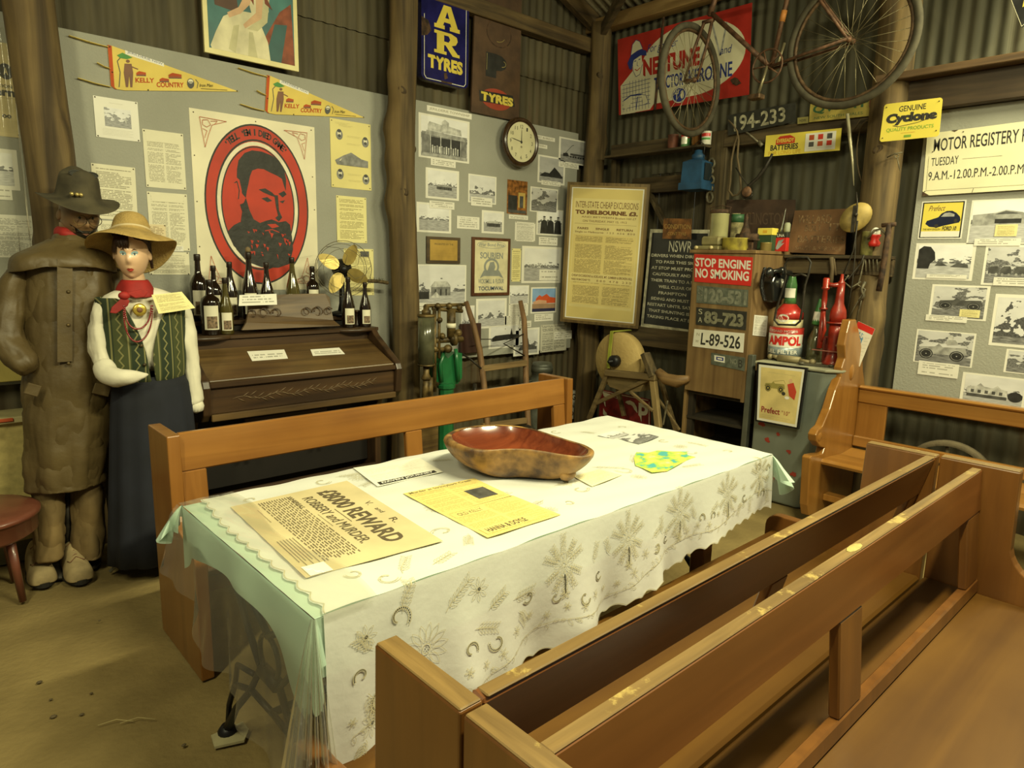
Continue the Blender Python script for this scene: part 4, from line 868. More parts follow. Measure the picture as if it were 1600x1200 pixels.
# second board -----------------------------------------------------------
s = Sheet('heading_strip', box_img(667, 164, 737, 187), whitep, 'paper heading strip above the hotel photo', 'label'); s.text('JERILDERIE TOWNSHIP', .05, .25, .95, .78, inkg); s.done()
s = snap((654, 175, 733, 256), ph[4], 'large photo of a verandahed hotel with people in front')
s.rect(.06, .40, .94, .93, greys[2], 'building'); s.poly([(.17, .24), (.20, .16), (.44, .20), (.44, .12), (.50, .06), (.58, .12), (.58, .20), (.82, .24), (.84, .38), (.17, .36)], greys[4], 'building'); s.poly([(.15, .36), (.86, .40), (.92, .50), (.12, .46)], greys[3], 'building')
s.rect(.20, .50, .84, .86, greys[0], 'building')
for x in (.22, .42, .62, .82): s.rect(x-.008, .46, x+.008, .88, greys[4], 'building')
for k in range(12): s.oval(.26+.045*k, .70+.02*(k % 2), .016, .02, greys[4], 'building'); s.rect(.245+.045*k, .72+.02*(k % 2), .275+.045*k, .86, greys[3 if k % 3 else 4], 'building')
s.rect(.05, .88, .95, .95, greys[3], 'building'); s.done()
cap((673, 247, 712, 263), 'caption slip under the hotel photo')
def house(s, x0, y0, x1, y1, roof=4, wall_=2):
    s.poly([(x0, y0+(y1-y0)*.4), (x0+(x1-x0)*.2, y0), (x0+(x1-x0)*.8, y0), (x1, y0+(y1-y0)*.4)], greys[roof], 'building'); s.rect(x0+.02, y0+(y1-y0)*.4, x1-.02, y1, greys[wall_], 'building')
    for k in range(3): q = x0+(x1-x0)*(.25+.25*k); s.rect(q-.012, y0+(y1-y0)*.55, q+.012, y1, greys[0], 'building')
s = snap((665, 261, 717, 314), ph[2], 'snapshot of a main street with trees, under the hotel caption', m_=.07); house(s, .3, .52, .8, .68, 3, 1); s.done()
cap((671, 313, 710, 328), 'caption slip overlapping the two street snapshots at board left')
s = snap((732, 271, 775, 320), ph[1], 'small faded snapshot left of the clock bottom'); s.done()
cap((736, 307, 769, 324), 'caption slip on the faded snapshot below the clock')
s = snap((651, 315, 705, 365), ph[2], 'snapshot of a dirt road with a single tree crown, beside the post', m_=.07); s.done()
cap((714, 337, 749, 359), 'square blank caption between two rows left of the round-roof snapshot', mat=printed('caption_big', WHT, (.2, .19, .15), 6, .1, .12, 14, .44, soft=.6))
s = snap((753, 328, 787, 366), ph[2], 'tiny snapshot of a shed right of the square caption', m_=.09); house(s, .2, .45, .85, .7, 4, 1); s.done()
s = Sheet('colour_photo', box_img(793, 280, 823, 336), plain('brick_orange', (.40, .16, .035), .4, var=.4, scale=30), 'upright colour photo of an orange brick front under the clock', 'photo'); s.rect(.05, .45, .5, .9, greys[0], 'picture'); s.rect(.55, .35, .9, .8, plain('window_yellow', (.6, .42, .12), .4), 'picture'); s.rect(.62, .45, .8, .8, greys[1], 'picture'); s.rect(.05, .88, .95, .97, greys[1], 'picture'); s.done()
cap((795, 335, 825, 344), 'caption slip under the orange brick colour photo')
s = Sheet('wooden_plaque', box_img(667, 369, 719, 412, d=.012), wood('plaque_frame', (.06, .04, .02), (.12, .08, .04), 0, .5), 'small dark framed brass-coloured plaque left of the brown framed certificate', 'plaque', thick=.012); s.rect(.09, .11, .91, .89, plain('plaque_gold', (.50, .32, .07), .4, var=.15), 'plate'); s.text('PRESENTED BY THE', .22, .24, .78, .31, ink)
for k in range(4): s.line([(.18, .42+.1*k), (.82, .42+.1*k)], .0012, brownp)
s.done()
s = Sheet('framed_certificate', box_img(738, 370, 796, 461, d=.012), wood('brown_frame', (.09, .035, .015), (.16, .065, .03), 2, .4), 'brown framed certificate lettered TOCUMWAL', 'picture', thick=.012)
s.rect(.07, .05, .93, .95, plain('certificate_paper', (.76, .70, .46), .6), 'sheet'); gx = plain('slate_ink', (.30, .32, .30), .6)
s.text('War Bond Prize', .16, .09, .84, .15, gx, bold=.02); s.ring(.5, .12, .37, .06, .010, gx, 'ornament'); s.text('SOURIEN', .20, .25, .80, .36, gx, bold=.03); s.oval(.5, .50, .20, .15, gx, 'ornament'); s.oval(.5, .50, .15, .11, plain('certificate_paper', (.76, .70, .46), .6), 'ornament'); s.poly([(.40, .56), (.46, .42), (.56, .41), (.60, .50), (.56, .58)], gx, 'ornament')
s.poly([(.20, .70), (.30, .56), (.70, .56), (.82, .70), (.70, .66), (.3, .66)], gx, 'ornament'); s.text('VICKSMILL & FLOUR', .16, .71, .84, .79, gx, bold=.02); s.text('TOCUMWAL', .17, .84, .83, .91, plain('blue_ink', (.05, .08, .16), .6), bold=.02); s.done()
s = snap((653, 413, 728, 474), ph[1], 'wide photo of a small tin-roofed house, beside the middle post', m_=.025); house(s, .24, .42, .68, .78, 4, 2); s.poly([(.26, .82), (.36, .68), (.48, .84)], greys[4], 'building'); s.rect(.02, .68, .22, .86, greys[0], 'building'); s.done()
cap((640, 474, 666, 486), 'blank caption slip stuck out over the middle post beside the pump', d=.02)
s = snap((721, 478, 741, 524), ph[2], 'snapshot partly hidden behind the handcart left handle'); s.done()
s = snap((744, 467, 791, 511), ph[1], 'snapshot of a tree-lined field below the certificate', m_=.07); s.done()
s = snap((796, 446, 826, 475), ph[4], 'pale snapshot above the right handle of the handcart'); s.done()
page('typed_slip', (795, 475, 825, 494), rowsC, 'slip of typed paper behind the right handle of the handcart', bend=0)
skyb = plain('sky_blue', (.25, .42, .72), .4); s = snap((830, 449, 869, 488), ph[4], 'colour photo of a red building under blue sky, right of the handcart', m_=.05)
s.rect(.05, .05, .95, .55, skyb, 'picture'); s.poly([(.2, .42), (.32, .30), (.42, .36), (.6, .26), (.72, .38), (.95, .42), (.95, .62), (.15, .62)], plain('roof_red', (.62, .10, .03), .4), 'picture'); s.poly([(.1, .55), (.3, .48), (.6, .52), (.6, .64), (.1, .64)], plain('wall_cream', (.7, .4, .25), .4), 'picture'); s.rect(.05, .64, .95, .82, plain('dust', (.4, .25, .15), .5), 'picture'); s.rect(.05, .82, .95, .94, plain('navy', (.03, .03, .09), .5), 'picture'); s.done()
cap((835, 491, 864, 501), 'caption slip under the red building colour photo')
s = snap((764, 509, 813, 541), ph[1], 'snapshot with a church spire between the handcart handles', m_=.06); s.poly([(.1, .55), (.2, .45), (.6, .42), (.95, .45), (.95, .62), (.1, .7)], greys[0], 'building'); s.poly([(.66, .45), (.70, .15), (.74, .45)], greys[0], 'building'); s.done()
page('typed_slip', (789, 494, 811, 513), rowsC, 'typed slip above the church spire snapshot', bend=0)
s = snap((803, 514, 842, 553), ph[1], 'lower snapshot of a spired church, right of the handcart handle', m_=.07); s.poly([(.2, .75), (.3, .62), (.5, .6), (.55, .35), (.6, .6), (.9, .7), (.9, .8), (.2, .8)], greys[1], 'building'); s.done()
cap((812, 502, 830, 511), 'tiny caption slip above the lower spired church snapshot')
page('newspaper_page', (845, 508, 884, 547), printed('newspaper', (.62, .60, .5), (.1, .1, .09), 30, .06, .05, 18, .42, cols=2), 'small newspaper cutting under the red building photo')
cap((866, 519, 882, 530), 'white slip stuck on the newspaper cutting'); cap((883, 517, 893, 529), 'small white slip right of the newspaper cutting')
s = snap((816, 384, 876, 442), ph[2], 'photo of a long horse team before trees', m_=.06)
for k in range(9): s.oval(.2+.075*k, .52, .03, .03, greys[3], 'horses'); s.line([(.19+.075*k, .54), (.19+.075*k, .60)], .004, greys[0], 'horses')
s.done(); cap((843, 421, 873, 438), 'caption slip at the bottom right of the horse team photo')
page('yellow_list', (800, 388, 813, 440), rowsY, 'narrow yellow list left of the horse team photo', bend=0)
s = snap((839, 325, 879, 369), ph[4], 'photo of three standing men in dark coats', m_=.05)
for x in (.28, .52, .80): s.poly([(x-.14, .94), (x-.11, .50), (x-.04, .42), (x+.04, .42), (x+.11, .50), (x+.14, .94)], greys[0], 'people'); s.oval(x, .36, .045, .06, greys[3], 'people'); s.oval(x, .30, .05, .025, greys[0], 'people')
s.done()
page('typed_slip', (805, 346, 836, 378), printed('typed_white', WHT, INK), 'square typed slip left of the three men', bend=0); cap((842, 370, 871, 384), 'caption slip under the photo of three men')
s = snap((829, 291, 871, 334), ph[3], 'dim snapshot above the three men photo'); s.done()
s = snap((841, 241, 882, 290), photo('pile', .3, .05, .3, sky=.45), 'photo of a pyramid-shaped pile right of the clock', m_=.06); s.poly([(.08, .72), (.25, .60), (.42, .62), (.60, .38), (.78, .55), (.92, .72), (.9, .76), (.1, .76)], greys[0], 'pile'); s.done()
cap((846, 281, 876, 292), 'caption slip under the pyramid pile photo')
s = snap((874, 213, 916, 260), photo('crane', .25, .1, .25, sky=.4), 'photo of a crane or excavator at the top right of the clock board', m_=.06); s.line([(.22, .62), (.45, .28), (.52, .24)], .012, greys[0], 'machine'); s.poly([(.15, .62), (.3, .58), (.36, .72), (.15, .74)], greys[0], 'machine'); s.rect(.4, .58, .92, .66, greys[1], 'machine')
for k in range(6): s.oval(.42+.09*k, .72, .035, .035, greys[0], 'machine')
s.done(); cap((873, 252, 904, 265), 'caption slip under the crane photo')
s = Sheet('heading_strip', box_img(831, 209, 867, 222), whitep, 'upper paper heading strip right of the clock', 'label'); s.text('WERT BHREUT', .08, .25, .92, .75, inkg); s.done()
s = Sheet('heading_strip', box_img(833, 223, 855, 233), whitep, 'lower paper heading strip right of the clock', 'label'); s.text('JIUTHRK', .08, .25, .92, .75, inkg); s.done()
# clock ------------------------------------------------------------------
ca = L(803, 224, .0); cc = V(ca.x, WY, ca.z); e0 = L(836, 224, .05); t = thing('wall_clock', 'round wooden wall clock with cream dial on the grey board', 'clock', (cc.x, WY, cc.z))
rC = .185; ck = wood('clock_case', (.035, .018, .008), (.075, .04, .018), 2, .25, coat=.6)
mb = MB(); mb.lathe([(rC*.72, 0), (rC*.72, .06), (rC*.80, .065)], cc, (0, -1, 0), n=8); obj('case', mb, ck, t)
mb = MB(); mb.lathe([(rC*.80, .055), (rC*.98, .06), (rC, .075), (rC*.96, .095), (rC*.86, .100), (rC*.82, .088), (rC*.80, .088)], cc, (0, -1, 0), n=48, cap=False); obj('bezel', mb, ck, t)
mb = MB(); mb.lathe([(.0001, .0862), (rC*.815, .0862)], cc, (0, -1, 0), n=48, cap=False); obj('dial', mb, plain('dial_cream', (.74, .70, .46), .4, var=.05, coat=.3), t)
K = Sheet.__new__(Sheet); q = rC*.8; f = cc+V(0, -.0866, 0)
K.c = [f+V(-q, 0, q), f+V(q, 0, q), f+V(q, 0, -q), f+V(-q, 0, -q)]; K.n = V(0, -1, 0); K.bend = 0; K.parts = {}; K.k = 0; K.w = K.h = 2*q; K.o = t
for h in range(1, 13):
    a = math.radians(30*h-90); X0, Y0 = .5+.385*math.cos(a), .5+.385*math.sin(a); K.text(str(h), X0-(.05 if h > 9 else .026), Y0-.045, X0+(.05 if h > 9 else .026), Y0+.045, ink, 'numerals'); K.k -= 1
K.line([(.5, .55), (.5, .20)], .014*q*2*4, ink, 'hands') if False else None
K.poly([(.485, .54), (.515, .54), (.508, .24), (.5, .16), (.492, .24)], ink, 'hands'); K.poly([(.52, .488), (.54, .51), (.24, .46), (.10, .43), (.24, .44)], ink, 'hands'); K.oval(.5, .5, .035, .035, ink, 'hands'); K.oval(.5, .62, .03, .03, inkg, 'hands'); K.done()
# enamel signs high up -----------------------------------------------------
navy = plain('enamel_navy', (.015, .015, .12), .18, var=.2, coat=.6); ey = plain('enamel_yellow', (.75, .60, .10), .2, var=.08, coat=.5); ew = plain('enamel_white', (.78, .76, .66), .2, var=.05, coat=.5); rusty = plain('rust_brown', (.09, .045, .02), .8, var=.4, scale=30, bump=.4)
a, b = L(656, -120, .05), L(733, 130, .05); x0, x1, z0 = L(657, 60, .05).x, L(731, 60, .05).x, L(690, 131, .05).z; zt = 3.42
def rrect(n=5, rx=.12, ry=.05):
    p = []
    for cx_, cy_, a0 in ((1-rx, 1-ry, 0), (rx, 1-ry, 90), (rx, ry, 180), (1-rx, ry, 270)):
        for k in range(n+1): t_ = math.radians(a0+90*k/n); p.append((cx_+rx*math.cos(t_), cy_+ry*math.sin(t_)))
    return p
s = Sheet('tyre_sign', [V(x0, 4.09, zt), V(x1, 4.09, zt), V(x1, 4.09, z0), V(x0, 4.09, z0)], navy, 'dark blue enamel sign with tall yellow letters ending AR TYRES', 'sign', thick=.05, outline=rrect())
s.poly(rrect(5, .11, .04), rusty, 'rim') if False else None
H_ = zt-z0
for q0, q1 in (((.06, .42), (.06, .955)), ((.94, .0), (.94, .955)), ((.10, .982), (.90, .982)), ((.06, .955), (.10, .982)), ((.94, .955), (.90, .982))): s.line([q0, q1], .012, ew, 'border')
def Z(v): return (zt-L(694, v, .05).z)/H_
# heavy slab letters
def slab(s, ch, x0, y0, x1, y1, mat):
    P = lambda x, y: (x0+(x1-x0)*x, y0+(y1-y0)*y)
    if ch == 'A': s.poly([P(.36, 0), P(.64, 0), P(.92, .84), P(1, .84), P(1, 1), P(.60, 1), P(.60, .84), P(.66, .84), P(.62, .70), P(.38, .70), P(.34, .84), P(.40, .84), P(.40, 1), P(0, 1), P(0, .84), P(.08, .84)], mat, 'lettering'); s.poly([P(.5, .24), P(.58, .52), P(.42, .52)], navy, 'lettering')
    if ch == 'R': s.poly([P(0, 0), P(.66, 0), P(.88, .10), P(.92, .28), P(.84, .46), P(.68, .54), P(.92, .86), P(1, .86), P(1, 1), P(.72, 1), P(.44, .58), P(.38, .58), P(.38, .86), P(.48, .86), P(.48, 1), P(0, 1), P(0, .86), P(.10, .86), P(.10, .14), P(0, .14)], mat, 'lettering'); s.poly([P(.38, .14), P(.56, .14), P(.62, .28), P(.56, .42), P(.38, .42)], navy, 'lettering')
slab(s, 'A', .26, Z(9), .80, Z(47), ey); slab(s, 'R', .26, Z(51), .80, Z(86), ey); s.text('TYRES', .13, Z(91), .87, Z(112), ey, bold=.055)
s.text('E', .3, Z(-38), .75, Z(2), ey, bold=.08); s.poly([(.0, .45), (.14, .47), (.20, .55), (.12, .60), (.0, .62)], rusty, 'rust'); s.poly([(.46, .90), (.52, .89), (.55, .94), (.48, .96)], rusty, 'rust'); s.poly([(.40, .975), (.66, .972), (.62, .99), (.42, .992)], rusty, 'rust'); s.done()
s = Sheet('rusted_tyre_sign', [V(L(741, 80, .02).x, 4.12, 3.5), V(L(812, 80, .02).x, 4.12, 3.5), V(L(810, 170, .02).x, 4.12, L(770, 182, .02).z), V(L(735, 170, .02).x, 4.12, L(770, 182, .02).z)], plain('brown_rust_sign', (.10, .052, .024), .7, var=.25, scale=6, bump=.2), 'rusty brown sign with worn O, P and an oval reading TYRES', 'sign', thick=.015)
def Z2(v): z1 = L(770, 182, .02).z; return (3.5-L(770, v, .02).z)/(3.5-z1)
s.ring(.52, Z2(50), .26, (Z2(72)-Z2(28))/2, .02, rusty, 'lettering'); s.ring(.5, Z2(50), .16, (Z2(64)-Z2(36))/2, .008, plain('old_yellow', (.35, .27, .08), .6), 'lettering', a0=30, a1=100); s.text('P', .26, Z2(84), .70, Z2(122), black, bold=.12); s.line([(.28, Z2(86)), (.28, Z2(112))], .008, plain('old_yellow', (.35, .27, .08), .6)); s.ring(.58, Z2(97), .10, .025, .010, plain('old_yellow', (.35, .27, .08), .6), a0=-60, a1=80)
s.oval(.5, Z2(155), .32, (Z2(170)-Z2(137))/2, plain('worn_red', (.36, .05, .02), .5), 'emblem'); s.poly([(.14, Z2(146)), (.85, Z2(143)), (.90, Z2(160)), (.16, Z2(163))], black, 'emblem'); s.text('TYRES', .18, Z2(147), .86, Z2(161), ey, bold=.06); s.done()
# small fixtures
mb = MB(); a, b = L(575, 439, .14), L(606, 442, .14); mb.tube([a, a.lerp(b, .5)+V(0, 0, .004), b], .012, 8); t = thing('branch_hook', 'short cut branch with dried bristles sticking out left of the middle post', 'branch', tuple(b)); obj('branch', mb, bark, t)
mb = MB()
for k in range(70):
    p = a.lerp(b, random.uniform(0, .75)); d = V(random.uniform(-.6, .6), random.uniform(-1, 0), random.uniform(-.2, 1)).normalized(); mb.tube([p, p+d*.03], [.0016, .0006], 3)
o = obj('dry_bristles', mb, plain('dry_moss', (.05, .045, .015), .9), t); o['kind'] = 'stuff'
# ================================================================== SIDE WALL
sred = plain('enamel_red', (.50, .035, .025), .3, var=.15, scale=5, coat=.3); swh = plain('enamel_cream', (.74, .70, .50), .35, var=.08, scale=4); sblu = plain('enamel_blue', (.03, .05, .25), .35)
def quadR(p, d): return [R(*q, d) for q in p]
# farmer sign
s = Sheet('kerosine_sign', quadR([(965, 62), (1175, 4), (1170, 148), (967, 180)], .0), sred, 'red and white enamel sign with a farmer in a blue hat, tractor kerosine', 'sign', thick=.004)
pts = [(.0, .30)]+[(.60+.36*math.cos(math.radians(a)), .47+.42*math.sin(math.radians(a))) for a in range(-115, 60, 9)]+[(.60, .92), (.40, .90), (.0, .99)]
s.poly([(.02, 1.0), (.02, .62), (.20, .34)]+[(.585+.385*math.cos(math.radians(a)), .47+.44*math.sin(math.radians(a))) for a in range(-168, 86, 8)]+[(.30, .93), (.27, .99)], swh, 'oval')
s.text('For greater', .25, .17, .49, .30, sblu, shear=.35); s.text('NEPTUNE', .215, .34, .655, .56, sred, bold=.05); s.text('TRACTOR', .305, .60, .535, .76, sblu, bold=.02); s.text('KEROSINE', .575, .59, .885, .76, sblu, bold=.02); s.line([(.66, .52), (.74, .12), (.80, .50), (.84, .14)], .012, greys[3]); s.text('and', .80, .40, .88, .49, sblu, shear=.3)
s.oval(.505, .87, .058, .10, sblu, 'emblem'); s.ring(.505, .87, .052, .09, .006, swh, 'emblem'); s.line([(.485, .80), (.485, .92)], .006, swh, 'emblem'); s.line([(.472, .80), (.472, .85), (.498, .85), (.498, .80)], .005, swh, 'emblem'); s.oval(.528, .87, .014, .05, swh, 'emblem')
# farmer
s.poly([(.035, .97), (.03, .66), (.08, .58), (.13, .53), (.21, .53), (.26, .60), (.28, .78), (.275, .95), (.14, 1.0), (.035, 1.0)], swh, 'farmer')
for k in range(9): s.line([(.05+.026*k, .58 if 1 < k < 8 else .64), (.045+.027*k, .97)], .0024, sblu, 'farmer')
for k in range(7): s.line([(.035, .62+.052*k), (.275, .60+.052*k)], .0024, sblu, 'farmer')
s.poly([(.125, .30), (.205, .28), (.212, .42), (.19, .52), (.155, .55), (.13, .46)], swh, 'farmer'); s.poly([(.10, .42), (.085, .34), (.12, .24), (.20, .20), (.245, .24), (.245, .30), (.20, .28), (.14, .32), (.12, .44)], sblu, 'farmer'); s.poly([(.115, .25), (.13, .12), (.16, .07), (.19, .10), (.215, .20), (.17, .21)], swh, 'farmer'); s.line([(.115, .25), (.13, .12), (.16, .07), (.19, .10), (.215, .20)], .004, sblu, 'farmer')
s.line([(.145, .34), (.16, .335)], .006, sblu, 'farmer'); s.line([(.18, .33), (.195, .325)], .006, sblu, 'farmer'); s.line([(.17, .35), (.168, .40), (.178, .41)], .003, sblu, 'farmer'); s.line([(.148, .44), (.168, .465), (.195, .435)], .005, sred, 'farmer'); s.line([(.13, .36), (.135, .46), (.158, .54), (.19, .52), (.212, .40)], .003, sblu, 'farmer')
s.poly([(.05, .80), (.11, .76), (.13, .84), (.07, .94), (.045, .92)], swh, 'farmer'); s.line([(.05, .82), (.11, .77), (.20, .78), (.25, .84)], .008, sblu, 'farmer'); s.line([(.17, .80), (.155, .97)], .006, sblu, 'farmer'); s.poly([(.20, .78), (.24, .80), (.26, .90), (.22, .92)], swh, 'farmer'); s.line([(.20, .78), (.24, .80), (.26, .90), (.22, .92)], .003, sblu, 'farmer')
s.poly([(.875, .80), (.905, .78), (.925, .80), (.95, .86), (.92, .88), (.89, .85)], rusty, 'rust'); s.done()
mb = MB(); p = R(1060, 110, -.045); mb.box((4.69, R(1165, 80).y, p.z-.03), (4.765, R(972, 80).y, p.z+.03)); tag(obj('sign_batten', mb, timber_y), 'hidden timber batten behind the red and white farmer sign', 'beam')
mb = MB(); mb.tube([R(1037, 27, .03), R(1030, 100, .03), R(1023, 172, .03)], .010, 8); tag(obj('iron_pipe', mb, rusty), 'thin rusty pipe hanging down across the farmer sign', 'pipe')
# number plates on the beam
pk = plain('plate_black', (.035, .035, .028), .5, var=.2, scale=20); pl = plain('plate_letter', (.55, .52, .36), .5, var=.3, scale=40); pyl = plain('plate_yellow', (.45, .36, .08), .5, var=.25, scale=10); pgr = plain('plate_green', (.04, .12, .05), .5)
def quad_dir(u0, v0, u1, v1, d, w_, h_, ang=0):
    pass
s = Sheet('number_plate', quadR([(1137, 180), (1243, 160), (1243, 190), (1137, 212)], .045), pk, 'black number plate 94-233 on the beam below the bicycle', 'number plate', thick=.003)
s.text('194-233', .10, .12, .86, .88, pl, bold=.02); s.done()
s = Sheet('number_plate', quadR([(1266, 163), (1372, 146), (1370, 180), (1264, 191)], .045), pyl, 'yellow number plate with green letters behind the big bicycle wheel', 'number plate', thick=.003); s.text('QV-UTP', .05, .10, .88, .62, pgr, bold=.03); s.text('NEW SOUTH WALES', .08, .74, .8, .88, pgr); s.done()
s = Sheet('sticker', quadR([(1359, 154), (1374, 151), (1374, 165), (1358, 168)], .05), plain('sticker_red', (.30, .06, .05), .5), 'small red and white sticker left of the yellow products sign', 'sticker'); s.line([(.1, .3), (.9, .25)], .008, swh); s.line([(.1, .6), (.9, .55)], .008, swh); s.done()
s = Sheet('small_tag', quadR([(1246, 184), (1263, 182), (1263, 192), (1246, 194)], .045), plain('tag_olive', (.25, .22, .07), .5), 'tiny olive tag between the two number plates', 'tag'); s.text('NSW', .2, .3, .8, .7, pk); s.done()
# battery sign
ys = plain('sign_yellow', (.80, .66, .10), .4, var=.04, scale=3); s = Sheet('battery_sign', quadR([(1197, 212), (1315, 200), (1312, 235), (1194, 245)], .05), ys, 'long yellow batteries sign with three pictured cells', 'sign', thick=.003)
s.poly([(.15, .26), (.20, .10), (.34, .08), (.41, .22), (.41, .46), (.15, .48)], red, 'emblem'); s.text('EVEREADY', .165, .22, .40, .40, ys, bold=.03); s.text('BATTERIES', .08, .48, .46, .75, ink, bold=.03); s.text('FOR LONG LIFE', .06, .78, .50, .96, plain('orange_print', (.72, .42, .04), .5)); s.rect(.55, .10, .94, .92, whitep, 'panel')
for k, (c1_, c2_) in enumerate(((feltred, greys[1]), (red, feltred), (greys[1], red))): x = .60+.115*k; s.rect(x, .18, x+.065, .42, c1_, 'cells'); s.rect(x, .42, x+.065, .50, whitep, 'cells'); s.rect(x, .50, x+.065, .72, c2_, 'cells'); s.line([(x-.01, .80), (x+.07, .80)], .002, greys[3])
s.done()
# cyclone
def rq(c, rx, ry): return c
s = Sheet('products_sign', quadR([(1382, 163), (1473, 152), (1467, 213), (1374, 222)], .215), ys, 'rounded yellow sign reading GENUINE and QUALITY PRODUCTS', 'sign', thick=.003, outline=rrect(4, .05, .08))
s.text('GENUINE', .28, .10, .74, .25, ink, bold=.01); s.text('Cyclone', .07, .28, .94, .60, ink, bold=.07, shear=.05); s.line([(.20, .60), (.30, .64), (.62, .58), (.82, .50)], .010, ink); s.text('QUALITY PRODUCTS', .10, .66, .90, .77, plain('leaf_green', (.22, .42, .05), .5), bold=.01); s.line([(.36, .82), (.60, .82)], .004, feltred); s.rect(.42, .88, .54, .94, plain('leaf_green', (.22, .42, .05), .5)); s.done(); pins(s, [(.05, .09), (.95, .09), (.05, .90), (.95, .84)])
# motor registry notice
a = R(1449, 209, .02); b = R(1441, 306, .02); wdt = .62
C = [V(a.x, a.y, a.z), V(a.x, a.y-wdt, a.z+.015), V(a.x, a.y-wdt-.02, b.z+.01), V(a.x, b.y, b.z)]
s = Sheet('registry_notice', C, plain('notice_cream', (.80, .76, .52), .5, var=.05, scale=4), 'cream painted notice MOTOR REGISTERY with Tuesday hours', 'sign', thick=.008)
s.text('MOTOR REGISTERY HOURS', .065, .10, 1.0, .30, ink, bold=.01); s.text('TUESDAY', .055, .40, .28, .53, ink); s.line([(.31, .46), (.62, .47)], .003, inkg); s.text('9.A.M.-12.00.P.M.-2.00.P.M.   4.30', .04, .62, .98, .76, ink); s.line([(.03, .37), (.03, .92), (.97, .93)], .003, inkg); s.line([(.42, .93), (.41, 1.0)], .006, inkg)
s.poly([(0, 0), (.05, 0), (.04, .03), (.01, .05)], rusty, 'rust'); s.poly([(0, .93), (.06, 1.0), (0, 1)], rusty, 'rust'); s.poly([(.2, 0), (.26, 0), (.23, .025)], rusty, 'rust'); s.done(); pins(s, [(.30, .04), (.02, .93), (.06, .3)])
# board photos
s = Sheet('car_poster', box_img(1441, 315, 1502, 373, pf=R, d=.002), whitep, 'yellow poster with a dark rounded motor car', 'poster'); s.rect(.03, .03, .97, .97, black, 'picture'); s.rect(.06, .06, .94, .82, ys, 'picture'); s.rect(.06, .80, .94, .95, whitep, 'picture')
car = plain('car_navy', (.015, .02, .05), .3); s.poly([(.14, .60), (.17, .52), (.28, .48), (.42, .43), (.49, .33), (.60, .27), (.72, .27), (.82, .33), (.90, .42), (.93, .52), (.90, .58), (.80, .60), (.55, .66), (.42, .70), (.24, .68)], car, 'car'); s.poly([(.48, .42), (.55, .33), (.66, .31), (.78, .36), (.78, .42)], greys[3], 'car'); s.oval(.40, .66, .05, .05, ink, 'car'); s.oval(.82, .53, .04, .05, ink, 'car'); s.text('Prefect', .18, .12, .56, .26, brownp, shear=.4); s.text('THE NEW ENGLISH', .10, .72, .50, .77, ink); s.text('FORD 10', .54, .67, .86, .78, ink, bold=.03, shear=.2); s.done()
s = snap((1519, 313, 1612, 381), ph[4], 'wide photo of a two-storey building on a street corner, top right', R, m_=.03); s.poly([(.05, .34), (.40, .30), (.55, .24), (.80, .30), (.95, .40), (.95, .55), (.05, .58)], greys[3], 'building'); s.poly([(.38, .34), (.55, .26), (.78, .33)], greys[1], 'building'); s.rect(.40, .44, .80, .54, greys[0], 'building'); s.done()
cap((1556, 351, 1588, 369), 'yellowed caption stuck on the street corner photo', R, mat=rowsY); cap((1523, 373, 1594, 384), 'long caption slip under the street corner photo', R)
s = snap((1432, 380, 1518, 439), ph[4], 'photo of an empty road with one big tree on its left', R, m_=.05); s.poly([(.06, .70), (.06, .18), (.14, .08), (.26, .10), (.34, .25), (.36, .45), (.28, .56), (.26, .70)], greys[0], 'tree'); s.poly([(.36, .62), (.42, .50), (.52, .56), (.58, .62)], greys[1], 'tree'); s.poly([(.62, .64), (.74, .52), (.90, .56), (.92, .66)], greys[1], 'tree'); s.done(); cap((1448, 428, 1510, 436), 'thin caption strip along the bottom of the empty road photo', R)
s = snap((1541, 383, 1622, 448), ph[3], 'photo of parked early cars before a shop, at the right edge', R, m_=.05)
for x in (.10, .32, .56, .78): s.poly([(x, .72), (x, .60), (x+.05, .52), (x+.16, .52), (x+.19, .60), (x+.19, .72)], greys[1], 'cars'); s.line([(x+.02, .52), (x+.18, .51)], .008, greys[4], 'cars'); s.oval(x+.04, .73, .025, .035, greys[3], 'cars'); s.oval(x+.15, .73, .025, .035, greys[3], 'cars')
s.done(); cap((1553, 433, 1612, 448), 'caption slip under the parked early cars', R)
s = snap((1457, 444, 1540, 502), ph[3], 'brownish photo of an open touring car beside bushes', R, m_=.05)
def oldcar(s, x0, y0, x1, y1, m1, m2, sp):
    X = lambda x: x0+(x1-x0)*x; Y = lambda y: y0+(y1-y0)*y
    s.poly([(X(0), Y(.62)), (X(.05), Y(.40)), (X(.34), Y(.34)), (X(.42), Y(.18)), (X(.50), Y(.34)), (X(.95), Y(.30)), (X(1), Y(.65)), (X(.8), Y(.72)), (X(.2), Y(.72))], m1, 'car'); s.line([(X(.44), Y(.18)), (X(.90), Y(.02)), (X(1), Y(.28))], .008, m1, 'car')
    for cx_ in (.18, .80): s.oval(X(cx_), Y(.74), (x1-x0)*.14, (y1-y0)*.26, m2, 'car'); s.ring(X(cx_), Y(.74), (x1-x0)*.11, (y1-y0)*.20, .006, sp, 'car'); s.oval(X(cx_), Y(.74), .012, .015, sp, 'car')
oldcar(s, .14, .30, .92, .72, greys[1], greys[0], greys[3]); s.done(); cap((1447, 491, 1510, 505), 'caption slip at the lower left of the open touring car photo', R); cap((1500, 483, 1530, 497), 'yellowed caption at the lower right of the open touring car photo', R, mat=rowsY)
s = snap((1556, 459, 1632, 547), photo('snapshot_grove', .15, .9, .2, sky=.7, freq=3, busy=.2), 'upright photo of a dark grove at the right edge', R, m_=.06); s.done()
